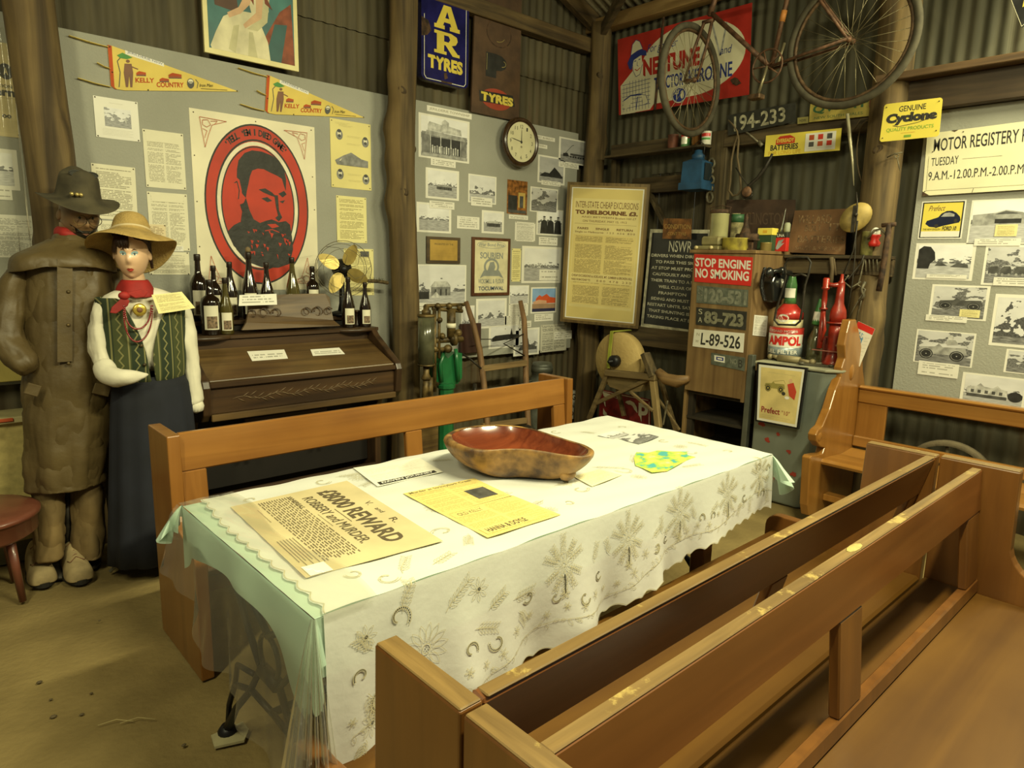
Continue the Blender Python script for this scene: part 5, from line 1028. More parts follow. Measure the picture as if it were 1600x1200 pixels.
s = snap((1433, 514, 1518, 575), ph[3], 'photo of a man at the wheel of a pale open car', R, m_=.03); oldcar(s, .06, .28, .90, .86, greys[3], greys[0], greys[4]); s.oval(.60, .18, .05, .08, greys[4], 'driver'); s.poly([(.52, .30), (.58, .24), (.68, .24), (.74, .36), (.56, .40)], greys[3], 'driver'); s.done()
cap((1436, 563, 1496, 592), 'large caption slip under the pale open car photo', R, mat=printed('caption_big', WHT, INK))
s = snap((1573, 545, 1645, 590), ph[3], 'snapshot of trees low at the right edge', R, m_=.05); s.done()
s = snap((1505, 581, 1600, 642), ph[1], 'photo of a white pavilion just above the pew rail', R, m_=.05); s.poly([(.10, .66), (.10, .44), (.24, .40), (.30, .30), (.36, .40), (.50, .42), (.56, .32), (.62, .42), (.72, .46), (.72, .66)], greys[4], 'building'); s.rect(.10, .66, .72, .76, greys[1], 'building')
for k in range(5): s.rect(.16+.11*k, .52, .21+.11*k, .62, greys[1], 'building')
s.oval(.84, .62, .11, .16, greys[0], 'building'); s.done()
# dark shield sign top right
s = Sheet('shield_sign', quadR([(1555, -60), (1660, -80), (1640, 20), (1575, 55)], .12), black, 'black shield-shaped sign with yellow letters hanging at the top right', 'sign', thick=.006, outline=[(0, 0), (1, 0), (.82, .86), (.34, 1.0)])
s.line([(.02, .02), (.34, .98), (.82, .84), (.98, .02)], .010, swh, 'border'); s.text('AS', .38, .36, .74, .72, ey, bold=.05, shear=.2); s.done()
# framed excursion notice, hung across the corner -------------------------
fm = wood('gilt_brown_frame', (.11, .07, .025), (.22, .15, .055), 2, .4)
P0 = [at(887, 284, 0, 4.29), at(1016, 288, 0, 4.57)]; 
tl, tr = V(*P0[0]), V(*P0[1]); 
dirv = V(tr.x-tl.x, tr.y-tl.y, 0).normalized(); nrm = V(-dirv.y, dirv.x, 0); nrm = nrm if nrm.dot(CP-tl) > 0 else -nrm
def onpl(u, v):
    d = (u-800)*ra+(v-600)*rb+F*fw; return CP+d*((tl-CP).dot(nrm)/d.dot(nrm))
C = [onpl(887, 284), onpl(1016, 288), onpl(997, 514), onpl(875, 502)]
s = Sheet('framed_notice', C, fm, 'framed yellowed excursion notice TO MELBOURNE hung in the corner', 'picture', thick=.03)
s.rect(.035, .02, .965, .98, plain('frame_gold_inner', (.32, .22, .08), .4), 'inner_frame'); s.rect(.06, .035, .94, .965, whitep, 'mount'); s.rect(.075, .042, .925, .958, plain('notice_mount', (.74, .60, .22), .6, var=.06, scale=3), 'mount'); s.rect(.10, .11, .90, .88, plain('notice_sheet', (.80, .68, .30), .6, var=.08, scale=3), 'sheet')
br = plain('brown_print', (.17, .07, .02), .6, var=.05); s.rect(.11, .36, .89, .86, bold_rows, 'small_print'); s.text('INTER-STATE CHEAP EXCURSIONS', .12, .13, .885, .175, br); s.text('TO MELBOURNE, £3.', .12, .19, .885, .225, br, bold=.06); s.text('AND BETWEEN', .2, .232, .6, .243, br); s.text('Broken Hill £7', .62, .232, .87, .246, br); s.text('ON THURSDAY, MAY 15, 1913', .22, .258, .76, .275, br); s.line([(.12, .285), (.88, .285)], .002, br); s.text('FARES      SINGLE      RETURN', .16, .31, .84, .325, br, bold=.02); s.text('Single to Melbourne   1 2 3   4 5 6   8 0 0', .13, .336, .87, .352, br)
s.rect(.10, .635, .90, .70, plain('notice_sheet', (.80, .68, .30), .6), 'sheet'); s.text('CHEAP EXCURSIONS to ADELAIDE, MT. GAMBIER & BROKEN HILL', .12, .645, .88, .665, br, bold=.02); s.text('FARES FROM SYDNEY TO', .12, .675, .36, .69, br, bold=.02); s.text('8 8 0   4 7 8   2 3 0', .44, .675, .87, .69, br); s.done()
# black railway notice ------------------------------------------------------
C = [at(1016, 358, 0, 4.62), at(1108, 359, 0, 4.62), at(1100, 524, 0, 4.60), at(1001, 510, 0, 4.60)]
s = Sheet('railway_notice', C, plain('dirty_white_enamel', (.58, .55, .40), .5, var=.25, scale=20), 'black railway notice in white letters, DRIVERS WHEN DIRECTED', 'sign', thick=.02)
s.rect(.045, .035, .985, .965, plain('enamel_black', (.014, .016, .018), .3, coat=.4), 'panel'); wl_ = plain('notice_letters', (.66, .64, .5), .5, var=.2, scale=60)
s.text('NSWR', .36, .11, .74, .22, wl_)
for k, (tx, a_, b_) in enumerate((('DRIVERS WHEN DIRECTED', .07, 1.0), ('TO PASS THIS SIGNAL', .15, .98), ('AT STOP MUST PROCEED', .09, .99), ('CAUTIOUSLY AND BRING', .12, .99), ('THEIR TRAIN TO A STAND', .10, 1.0), ('WELL CLEAR OF', .24, .78), ('FRAMPTON', .25, .70), ('SIDING AND MUST NOT', .13, .93), ('RESTART UNTIL SATISFIED', .08, .99), ('THAT SHUNTING IS NOT', .11, .95), ('TAKING PLACE AT SIDING', .09, .99))): s.text(tx, a_, .245+.062*k, b_, .275+.062*k, wl_, bold=.02)
s.done()
s = Sheet('rusty_tin_sign', [at(1037, 341, 0, 4.58), at(1081, 342, 0, 4.58), at(1080, 374, 0, 4.58), at(1035, 373, 0, 4.58)], plain('orange_rust', (.24, .10, .025), .7, var=.35, scale=20), 'small rusty orange tin sign above the railway notice', 'sign'); s.text('CONDITION', .04, .28, .96, .50, plain('rust_yellow', (.45, .28, .08), .6)); s.text('CONT TYRE', .18, .66, .82, .82, plain('rust_yellow', (.45, .28, .08), .6)); s.done()
# cupboard with signs --------------------------------------------------------
cw = wood('cupboard_pine', (.16, .095, .035), (.28, .18, .07), 2, .7, .5, bump=.2); CX = 4.10; cyl, cyr = 2.665, 2.235; ct, cb = 1.575, .63
t = thing('cupboard', 'narrow raw timber cupboard carrying the red STOP ENGINE sign', 'cupboard', (4.35, 2.45, 0))
mb = MB(); mb.box((CX, cyr, cb), (CX+.025, cyl, ct), bev=.003); obj('front_panel', mb, cw, t)
mb = MB(); mb.box((CX, cyr-.022, cb-.02), (CX+.06, cyr, ct), bev=.002); mb.box((CX+.06, cyr-.022, .45), (4.56, cyr, ct+.0), bev=.002); obj('side_panel', mb, cw, t)
mb = MB(); mb.box((CX+.03, cyl, .02), (4.56, cyl+.022, ct), bev=.002); obj('side_panel', mb, cw, t)
mb = MB(); mb.box((CX-.01, cyr-.03, ct), (4.60, cyl+.03, ct+.022), bev=.003); obj('top_board', mb, cw, t)
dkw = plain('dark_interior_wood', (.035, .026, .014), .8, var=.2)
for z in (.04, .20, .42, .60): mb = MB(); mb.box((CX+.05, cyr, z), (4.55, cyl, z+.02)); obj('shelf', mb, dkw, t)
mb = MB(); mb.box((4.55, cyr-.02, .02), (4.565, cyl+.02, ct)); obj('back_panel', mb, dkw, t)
mb = MB(); mb.box((CX+.01, cyr-.06, 0), (CX+.055, cyr-.023, .93), bev=.004); obj('steel_leg', mb, plain('grey_steel', (.14, .15, .12), .5, metal=.4), t)
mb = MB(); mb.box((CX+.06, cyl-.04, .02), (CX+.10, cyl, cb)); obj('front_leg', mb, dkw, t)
sigr = plain('sign_red', (.60, .028, .02), .35, var=.05)
def onC(p, dx=.004): return [at(u, v, 0, CX-dx) for u, v in p]
s = Sheet('stop_engine_sign', onC([(1085, 397), (1176, 402), (1173, 447), (1085, 440)]), sigr, 'red sign STOP ENGINE NO SMOKING', 'sign', thick=.003); s.text('STOP ENGINE', .02, .12, .98, .44, ew, bold=.03); s.text('NO SMOKING', .02, .50, .96, .84, ew, bold=.03); s.done()
gal = plain('plate_zinc', (.16, .18, .14), .5, metal=.3, var=.2, scale=30); gal2 = plain('plate_zinc_letters', (.24, .25, .19), .5, var=.2, scale=40)
s = Sheet('number_plate', onC([(1089, 446), (1169, 453), (1168, 480), (1088, 473)]), gal, 'grey zinc number plate 120-531 under the red sign', 'number plate', thick=.003); s.text('120-531', .16, .10, .98, .92, gal2, bold=.05); s.text('N', .03, .06, .12, .30, gal2); s.text('S', .03, .36, .12, .60, gal2); s.text('W', .03, .68, .12, .92, gal2); s.done()
s = Sheet('number_plate', onC([(1088, 480), (1167, 487), (1165, 516), (1087, 507)]), pk, 'dark number plate SA 83-723', 'number plate', thick=.003); s.text('83-723', .17, .16, .95, .88, plain('plate_dull', (.25, .24, .16), .5, var=.2, scale=40), bold=.05); s.text('S', .05, .08, .13, .38, pl); s.text('A', .05, .54, .13, .84, pl); s.done()
s = Sheet('number_plate', onC([(1085, 514), (1163, 521), (1161, 551), (1082, 541)]), ew, 'white number plate L-89-526 with black figures', 'number plate', thick=.003); s.text('L-89-526', .16, .16, .94, .86, ink, bold=.02); s.text('N', .06, .2, .12, .36, inkg); s.text('W', .05, .6, .12, .76, inkg); s.done()
s = Sheet('number_plate', onC([(1111, 551), (1164, 559), (1163, 580), (1111, 569)]), gal, 'short grey plate with a white sticker, lowest on the cupboard', 'number plate', thick=.003); s.rect(.10, .16, .42, .66, ew, 'sticker'); s.rect(.16, .26, .38, .54, blue, 'sticker'); s.rect(.20, .34, .34, .46, ew, 'sticker'); s.text('NO', .58, .2, .78, .62, gal2, bold=.03); s.text('B', .82, .2, .94, .8, ink); s.done()
s = Sheet('pinned_note', [at(1179, 492, 1, cyr-.026), at(1200, 494, 1, cyr-.026), at(1197, 526, 1, cyr-.026), at(1176, 524, 1, cyr-.026)], rowsC, 'pale note pinned to the side of the raw timber cupboard', 'paper')
# telephone receiver box (black)
pf_ = lambda u, v, d=0: at(u, v, 1, cyr-.03-d)
blk = plain('bakelite', (.012, .013, .013), .3, var=.1, coat=.4); c = pf_(1205, 445); t = thing('wall_telephone', 'black bakelite telephone hung on the side of the cupboard, coiled cord on its left', 'telephone', tuple(c))
mb = MB(); pts = [pf_(1198, 420), pf_(1222, 422), pf_(1226, 440), pf_(1221, 462), pf_(1192, 472), pf_(1190, 440)]; mb.prism(pts, (0, -.075, 0)); o = obj('body', mb, blk, t); md = o.modifiers.new('b', 'BEVEL'); md.width = .012; md.segments = 3
mb = MB(); p0 = pf_(1202, 426, .09); mb.ball(p0, .034, 14, 8, 0, (1, .8, 1)); p1 = pf_(1221, 424, .09); mb.ball(p1, .030, 14, 8, 0, (1, .8, 1)); mb.tube([p0, (p0+p1)/2+V(0, -.02, .012), p1], .014, 10); obj('handset', mb, blk, t)
mb = MB(); p = pf_(1222, 443, .08); mb.lathe([(.0001, .004), (.014, .004), (.030, 0), (.032, -.012)], p, (.75, -.66, 0), 20); obj('dial', mb, plain('dial_chrome', (.6, .6, .5), .2, metal=.6), t)
mb = MB(); pts = []
for k in range(190):
    f = k/189; cc_ = pf_(1196-6*math.sin(f*3), 418+52*f, .05); a = k*2*PI/6.5; pts.append(cc_+V(.012*math.cos(a), .012*math.sin(a), 0))
mb.tube(pts, .0032, 5); obj('coiled_cord', mb, blk, t)
# things on the cupboard top ------------------------------------------------
ZT = ct+.022
def place(u, v, y=None, x=None):      # on the top board under a pixel
    return at(u, v, 2, ZT)
def can(name, label, cat, u, v0, v1, r, mat, xx, extra=None, n=20, zbase=None, group=None, lid=True):
    """upright can whose base centre is seen at (u,v0) on depth plane x=xx"""
    b = at(u, v0, 0, xx); top = at(u, v1, 0, xx).z; zb = zbase if zbase is not None else b.z; t = thing(name, label, cat, (xx, b.y, zb), group)
    mb = MB(); h = top-zb; mb.lathe([(r*.96, 0), (r, .003), (r, h-.006), (r*1.03, h-.004), (r*1.03, h), (r*.94, h), (r*.92, h-.006)], (xx, b.y, zb), n=n); obj('tin_body', mb, mat, t); return t, V(xx, b.y, zb), h
glassj = plain('dusty_glass', (.42, .40, .20), .25, var=.15, scale=6, coat=.5)
t, p, h = can('glass_jar', 'tall dusty glass jar with lid on the cupboard top', 'jar', 1122, 377, 334, .062, glassj, 4.30, zbase=ZT)
mb = MB(); mb.lathe([(.066, h), (.069, h+.004), (.069, h+.02), (.05, h+.028), (.0001, h+.03)], p, n=20); obj('lid', mb, rusty, t); mb = MB(); mb.tube([p+V(0, -.066, h), p+V(0, -.08, h+.04), p+V(0, .0, h+.055), p+V(0, .08, h+.04), p+V(0, .066, h)], .003, 6); obj('wire_handle', mb, rusty, t)
mb = MB(); b0 = at(1100, 395, 0, 4.16); t = thing('dusty_tin_box', 'flat dusty grey-gold tin box at the left corner of the cupboard top', 'box', (4.2, 2.62, ZT)); mb.box((4.13, 2.50, ZT), (4.27, 2.69, ZT+.028), bev=.006); mb.box((4.15, 2.51, ZT+.028), (4.27, 2.65, ZT+.092), bev=.012); obj('box_body', mb, plain('dull_brass_box', (.32, .28, .13), .45, metal=.3, var=.2), t)
for yy in (2.665, 2.55): mb = MB(); mb.lathe([(.012, 0), (.013, .01), (.006, .016)], (4.13, yy, ZT+.016), (-1, 0, 0), 10); obj('knob', mb, plain('ivory_knob', (.6, .5, .25), .4), t)
t, p, h = can('yellow_tin', 'squat faded yellow tin at the front of the cupboard top', 'tin', 1148, 395, 372, .085, plain('chipped_yellow', (.50, .42, .06), .6, var=.5, scale=14, c2=(.12, .09, .03)), 4.22, zbase=ZT)
t, p, h = can('green_cap_tin', 'cream tin with a dark green top band behind the yellow tin', 'tin', 1150, 372, 334, .042, plain('cream_tin', (.50, .44, .22), .5, var=.4, scale=22), 4.42, zbase=ZT); mb = MB(); mb.lathe([(.0425, h-.06), (.0430, h-.06), (.0430, h-.002), (.0425, h-.002)], p, n=20, cap=False); obj('green_band', mb, pgr, t)
t = thing('rusty_valve', 'rusty iron tap valve with a flat cross handle behind the yellow tin', 'valve', (4.34, 2.43, ZT)); p = V(4.34, 2.43, ZT)
mb = MB(); mb.lathe([(.035, 0), (.03, .03), (.045, .06), (.045, .10), (.03, .13), (.02, .16), (.012, .20), (.012, .245)], p, n=14); mb.tube([p+V(0, -.09, .09), p+V(0, .06, .09)], .026, 12); obj('valve_body', mb, rusty, t); mb = MB(); mb.bar(p+V(0, -.045, .248), p+V(0, .045, .248), .012, .008); obj('handle', mb, rusty, t)
t = thing('green_box', 'dark green box with a yellow lid at the back of the cupboard top', 'box', (4.40, 2.28, ZT)); mb = MB(); mb.box((4.36, 2.25, ZT), (4.44, 2.35, ZT+.105), bev=.003); obj('box_body', mb, plain('box_green', (.03, .07, .025), .6), t); mb = MB(); mb.box((4.358, 2.248, ZT+.105), (4.442, 2.352, ZT+.15), bev=.002); obj('lid', mb, ys, t)
mb = MB(); mb.box((4.3575, 2.285, ZT+.118), (4.3582, 2.315, ZT+.136)); obj('lid_mark', mb, plain('orange_print', (.72, .42, .04), .5), t)
t, p, h = can('small_brass_pot', 'small dull brass pot on the cupboard top, left of the red oil tin', 'tin', 1196, 394, 379, .035, plain('dull_brass', (.35, .27, .09), .45, metal=.5), 4.30, zbase=ZT)
t = thing('rusty_bracket', 'rusty iron bracket lying between the yellow tin and the brass pot', 'bracket', (4.25, 2.33, ZT)); mb = MB(); mb.box((4.22, 2.31, ZT), (4.32, 2.38, ZT+.012), bev=.002); mb.box((4.24, 2.32, ZT+.012), (4.26, 2.37, ZT+.075), bev=.002); mb.box((4.22, 2.30, ZT+.065), (4.30, 2.39, ZT+.078), bev=.002); obj('bracket', mb, rusty, t)
# right shelf with signs -----------------------------------------------------
sz = at(1300, 399, 0, 4.56).z; ya, yb_ = at(1216, 398, 0, 4.50).y, at(1376, 398, 0, 4.50).y
mb = MB(); mb.box((4.46, 1.60, sz-.022), (4.72, 2.205, sz), bev=.004); mb.box((4.68, 1.60, sz-.13), (4.72, 2.205, sz-.022), bev=.004); mb.box((4.50, 1.60, sz-.12), (4.525, 2.205, sz-.024), bev=.004); tag(obj('tool_shelf', mb, timber_y), 'rough timber shelf under the rusty batteries sign', 'shelf')
s = Sheet('batteries_sign', [at(1242, 329, 0, 4.66), at(1325, 326, 0, 4.66), at(1320, 398, 0, 4.54), at(1229, 394, 0, 4.54)], plain('sign_rust', (.175, .085, .032), .7, var=.2, scale=5), 'rusty brown sign with ghost lettering BATTERIES, leaning on the shelf', 'sign', thick=.004); gh = plain('ghost_letters', (.26, .16, .075), .7, var=.4, scale=50)
s.text('WILLARD', .10, .12, .72, .32, gh); s.text('BUILT', .26, .36, .56, .50, gh); s.text('IT', .70, .32, .92, .48, gh); s.text('BATTERIES', .16, .60, .98, .76, gh); s.text('SALES & SERVICE', .14, .84, .94, .93, gh); s.done()
s = Sheet('rusted_plate', [at(1135, 312, 0, 4.70), at(1243, 312, 0, 4.70), at(1240, 394, 0, 4.69), at(1133, 392, 0, 4.69)], plain('dark_rust_sign', (.065, .035, .02), .75, var=.25, scale=8), 'dark rusted tin sign on the wall behind the tins', 'sign', thick=.004); s.text('WELLINGTON', .1, .25, .9, .48, plain('dark_ghost', (.10, .06, .035), .7)); s.done()
t = thing('oil_tin', 'red and black oil tin with a long spout reading UNA', 'oil can', (4.50, 2.18, sz)); p = at(1220, 396, 0, 4.44); p = V(4.44, p.y, ZT); t.location = p; t['_org'] = tuple(p)
mb = MB(); mb.box((p.x-.02, p.y-.042, p.z), (p.x+.02, p.y+.042, p.z+.09), bev=.003); obj('tin_body', mb, sigr, t); mb = MB(); mb.box((p.x-.021, p.y-.043, p.z+.09), (p.x+.021, p.y+.043, p.z+.125), bev=.003); obj('tin_top', mb, pk, t)
mb = MB(); mb.lathe([(.012, 0), (.009, .02), (.005, .05), (.003, .13), (.0015, .155)], p+V(0, .012, .125), (0, -.12, 1), 10); obj('spout', mb, plain('tin_grey', (.3, .3, .25), .4, metal=.6), t); mb = MB(); mb.lathe([(.018, 0), (.02, .01), (.02, .05), (.014, .062)], p+V(0, -.028, .125), n=12); obj('cap', mb, plain('dusty_cap', (.32, .33, .22), .6), t)
K = Sheet.__new__(Sheet); x_ = p.x-.022; K.c = [V(x_, p.y+.042, p.z+.125), V(x_, p.y-.042, p.z+.125), V(x_, p.y-.042, p.z), V(x_, p.y+.042, p.z)]; K.n = V(-1, 0, 0); K.bend = 0; K.parts = {}; K.k = 0; K.w = .084; K.h = .125; K.o = t
K.text('UNA', .2, .10, .8, .25, ew); K.poly([(.15, .85), (.35, .45), (.8, .35), (.6, .6), (.85, .55), (.5, .8), (.3, .92)], greys[3], 'emblem'); K.done()
# jar, tool figure and small things right of the sign
t, p, h = can('glass_bottle', 'small brown glass bottle at the right end of the tool shelf', 'bottle', 1343, 400, 352, .028, plain('amber_glass_dull', (.16, .12, .03), .2, coat=.5), 4.56, zbase=sz)
mb = MB(); mb.lathe([(.028, h), (.012, h+.03), (.010, h+.10), (.014, h+.105), (.014, h+.115)], p, n=12); obj('neck', mb, plain('amber_glass_dull', (.16, .12, .03), .2), t)
t, p, h = can('plug_tin', 'square-looking olive tin right of the rusty batteries sign', 'tin', 1353, 399, 362, .036, plain('olive_tin', (.22, .20, .06), .5, var=.4, scale=20), 4.50, zbase=sz)
t = thing('red_white_lamp', 'small red and white lamp head among the tools by the post', 'lamp', tuple(at(1367, 372, 0, 4.48))); p = Vector(t.location); mb = MB(); mb.ball(p+V(0, 0, .03), .028, 12, 8, 0, (1, 1, 1.2)); obj('white_dome', mb, ew, t); mb = MB(); mb.lathe([(.028, -.05), (.034, -.03), (.022, -.01), (.030, .01), (.034, .016), (.03, .02)], p, n=14); obj('red_base', mb, sigr, t)
# petrol cabinet --------------------------------------------------------------
cab = plain('grey_galvanised', (.21, .235, .20), .5, metal=.25, var=.15, scale=3, c2=(.15, .17, .14), bump=.1, bscale=8); A0 = at(1178, 777, 2, 0); 
t = thing('steel_cabinet', 'grey galvanised steel cabinet flecked with red paint, behind the table end', 'cabinet', (4.25, 1.9, 0))
fz = .885
foot = [V(4.10, 2.12, 0), V(4.13, 1.765, 0), V(4.50, 1.78, 0), V(4.50, 2.12, 0)]; topp = [V(4.12, 2.11, fz), V(4.15, 1.80, fz), V(4.48, 1.80, fz), V(4.48, 2.11, fz)]
foot = [V(4.10, 2.13, 0), V(4.105, 1.80, 0), V(4.15, 1.755, 0), V(4.52, 1.77, 0), V(4.52, 2.13, 0)]; topp = [V(4.08, 2.12, fz), V(4.08, 1.70, fz), V(4.14, 1.63, fz), V(4.48, 1.66, fz), V(4.48, 2.12, fz)]
mb = MB(); rings = []
for k in range(9): f = k/8; rings.append([a.lerp(b, f)+V(0, 0, 0) for a, b in zip(foot, topp)])
mb.loft(rings, smooth=False); o = obj('cabinet_body', mb, cab, t); md = o.modifiers.new('b', 'BEVEL'); md.width = .015; md.segments = 3; md.limit_method = 'ANGLE'
mb = MB(); tp = [p+V(0, 0, 0) for p in topp]; cen = sum(tp, Vector())/5; tp = [cen+(p-cen)*1.07 for p in tp]; mb.prism(tp, (0, 0, .018)); o = obj('top_plate', mb, plain('pale_top', (.34, .33, .23), .6, var=.2, scale=8), t); md = o.modifiers.new('b', 'BEVEL'); md.width = .006; md.segments = 2
mb = MB()
for (z, yy, sc_) in ((.30, 2.0, 1), (.40, 2.02, .8), (.24, 1.93, 1.1), (.36, 1.87, .7), (.20, 1.88, 1), (.45, 1.95, .6), (.16, 1.96, .7), (.50, 2.06, 1.1), (.56, 2.07, .8), (.22, 1.83, .9)):
    rr_ = random.Random(int(z*1000)); f = z/fz; x_ = 4.10+(4.08-4.10)*f-.0012; n_ = 11; mb.add([V(x_, yy+sc_*.028*math.cos(2*PI*k/n_)*rr_.uniform(.4, 1.1), z+sc_*.026*math.sin(2*PI*k/n_)*rr_.uniform(.4, 1.1)) for k in range(n_)], [tuple(range(n_))])
o = obj('red_paint_flecks', mb, plain('flaked_red', (.32, .035, .02), .6), t, fixn=False); o['kind'] = 'stuff'
# framed advertisement leaning on it
C = [at(1183, 566, 0, 4.02), at(1261, 575, 0, 4.02), at(1247, 671, 0, 4.02), at(1180, 658, 0, 4.02)]
s = Sheet('framed_advert', C, plain('black_frame', (.012, .012, .012), .35), 'black framed advertisement with a picnic scene reading Prefect', 'picture', thick=.02); s.rect(.04, .03, .96, .97, ew, 'mount'); s.rect(.09, .07, .92, .93, plain('advert_straw', (.72, .58, .24), .5, var=.12, scale=8), 'picture')
s.line([(.22, .14), (.80, .15)], .003, inkg); oldcar(s, .18, .24, .62, .46, plain('ad_olive', (.35, .30, .08), .5), ink, ey); s.poly([(.66, .30), (.78, .26), (.86, .40), (.84, .54), (.72, .48)], plain('ad_red', (.55, .06, .03), .5), 'people'); s.oval(.72, .24, .035, .035, skin, 'people'); s.oval(.60, .46, .04, .03, ink, 'people'); s.oval(.68, .52, .05, .025, whitep, 'people')
s.text('Prefect', .14, .72, .56, .82, plain('ad_maroon', (.30, .03, .03), .5), bold=.02); s.text('"10"', .60, .74, .78, .81, plain('ad_maroon', (.30, .03, .03), .5)); s.line([(.15, .86), (.80, .87)], .002, inkg); s.line([(.15, .89), (.75, .90)], .002, inkg); s.done()
# on the cabinet top -----------------------------------------------------------
CZ = fz+.018
def pt(u, v, xx): p = at(u, v, 0, xx); return p
def label_wrap(t, c, r, z0, z1, a0, a1, mat, name='label', n=10, r1=None):
    mb = MB(); vs = []; r1 = r if r1 is None else r1
    for k in range(n+1):
        a = math.radians(a0+(a1-a0)*k/n); d = V(math.cos(a), math.sin(a), 0); vs += [c+d*(r+.0008)+V(0, 0, z0), c+d*(r1+.0008)+V(0, 0, z1)]
    mb.add(vs, [(2*k, 2*k+2, 2*k+3, 2*k+1) for k in range(n)], 0, smooth=True, uvs=[(k//2/n, k % 2) for k in range(2*n+2)]); return obj(name, mb, mat, t, fixn=False)
def wraptext(t, c, r, z0, z1, a0, a1, txt, mat, bold=.03):
    vs, fs, _ = glyphs(txt, bold); mb = MB(); mb.add([c+V(math.cos(math.radians(a0+(a1-a0)*x))*(r+.0018), math.sin(math.radians(a0+(a1-a0)*x))*(r+.0018), z0+(z1-z0)*y) for x, y in vs], fs); obj('lettering', mb, mat, t, fixn=False)
# AMPOL tin standing at the back left
p = at(1225, 548, 0, 4.30); zz = CZ; p = V(4.30, 2.06, CZ+.02)
t = thing('filter_tin', 'red, cream and blue filter tin standing at the back of the grey cabinet', 'tin', tuple(p)); rt_ = .105; h = .19
mb = MB(); mb.lathe([(rt_, 0), (rt_, h*.45)], p, n=24); mb.lathe([(rt_, h*.45), (rt_, h)], p, n=24, mi=1); obj('tin_body', mb, [plain('tin_steel_blue', (.30, .36, .38), .35, metal=.3), sred], t); label_wrap(t, p, rt_, h*.36, h*.80, 118, 275, ew); wraptext(t, p, rt_, h*.42, h*.74, 138, 262, 'AMPOL', sigr, .05); wraptext(t, p, rt_, h*.14, h*.27, 125, 250, 'FUEL FILTER', ew, .02); wraptext(t, p, rt_, h*.86, h*.94, 120, 245, 'OUTBOARD MOTOR', ew, .0)
# oil bottle with the white oval label on top of the tin
p2 = p+V(0, -.005, h+.001); t = thing('oil_bottle_tin', 'red and cream oil tin with an oval emblem and green neck on the filter tin', 'oil can', tuple(p2)); h2 = .12
mb = MB(); mb.lathe([(.088, 0), (.09, .004), (.09, h2*.45)], p2, n=24); mb.lathe([(.09, h2*.45), (.088, h2*.8), (.065, h2), (.04, h2+.03)], p2, n=24, mi=1); mb.lathe([(.04, h2+.03), (.035, h2+.06), (.034, h2+.15), (.022, h2+.20), (.020, h2+.215)], p2, n=16, mi=2); obj('tin_body', mb, [plain('tin_cream', (.70, .62, .36), .35, coat=.3), sred, plain('bottle_green', (.06, .16, .05), .25, coat=.5)], t)
label_wrap(t, p2, .0365, h2+.07, h2+.13, 110, 250, ew, 'neck_label'); mb = MB(); vs = []
for k in range(20): a = 2*PI*k/20; an = math.radians(185+22*math.cos(a)); vs.append(p2+V(math.cos(an)*.0915, math.sin(an)*.0915, h2*.52+.026*math.sin(a)))
mb.add(vs, [tuple(range(20))]); obj('oval_emblem', mb, ew, t, fixn=False); wraptext(t, p2, .0925, h2*.44, h2*.60, 168, 203, 'ESSO', sigr, .03)
# slim bottle with label tin
p = V(4.38, 1.90, CZ); t = thing('oil_bottle', 'slim green-labelled glass oil bottle beside the filter tin', 'bottle', tuple(p)); mb = MB(); mb.lathe([(.05, 0), (.052, .01), (.052, .13), (.04, .17), (.022, .21), (.02, .24)], p, n=20); obj('glass_body', mb, plain('olive_glass', (.09, .085, .04), .12, coat=.7), t); mb = MB(); mb.lathe([(.03, .235), (.036, .245), (.028, .30), (.018, .35), (.010, .385), (.006, .40)], p, n=16); obj('green_pourer', mb, plain('pourer_green', (.06, .22, .06), .3), t); label_wrap(t, p, .0325, .26, .32, 120, 240, ew, 'pourer_label', r1=.026)
# red hand pump
rp = plain('pump_red', (.33, .022, .008), .4, var=.25, scale=12, coat=.3); p = V(4.32, 1.755, CZ); t = thing('hand_pump', 'red painted cast iron hand pump standing on the grey cabinet', 'pump', tuple(p))
mb = MB(); mb.lathe([(.06, 0), (.062, .015), (.05, .03), (.038, .08), (.042, .12), (.045, .20), (.044, .26)], p, n=18); mb.lathe([(.062, .258), (.062, .268)], p, n=18); mb.lathe([(.046, .268), (.05, .30), (.045, .34), (.028, .38), (.024, .42), (.022, .50)], p, n=18); obj('barrel', mb, rp, t)
q = p+V(-.04, .075, 0); mb = MB(); mb.lathe([(.018, .10), (.016, .20), (.015, .34)], q, n=10); mb.lathe([(.024, .34), (.024, .35), (.014, .355), (.017, .40), (.013, .46), (.024, .468), (.024, .476), (.018, .48), (.02, .53), (.012, .535)], q, n=14); mb.tube([q+V(0, 0, .12), q+V(-.02, -.03, .22), q+V(0, 0, .34)], .010, 8); obj('side_tube', mb, rp, t)
mb = MB(); mb.tube([q+V(0, 0, .50), (q+p)/2+V(0, 0, .49), p+V(0, 0, .495)], [.012, .014, .018], 8); mb.lathe([(.02, .49), (.022, .51), (.012, .52), (.008, .56)], p, n=12); obj('linkage', mb, rp, t); mb = MB(); mb.bar(p+V(-.06, .11, .09), p+V(-.06, -.10, .09), .012, .006); mb.bar(p+V(-.06, -.03, .13), p+V(-.06, -.11, .13), .012, .010); obj('clamp_bars', mb, plain('pink_metal', (.40, .16, .12), .5, metal=.4), t)
p = V(4.36, 1.85, CZ); t = thing('red_canister', 'low dull red canister left of the red hand pump', 'tin', tuple(p)); mb = MB(); mb.lathe([(.045, 0), (.045, .15), (.04, .16), (.0001, .165)], p+V(.06, .0, 0), n=18); obj('tin_body', mb, plain('dull_red', (.22, .03, .02), .5), t)
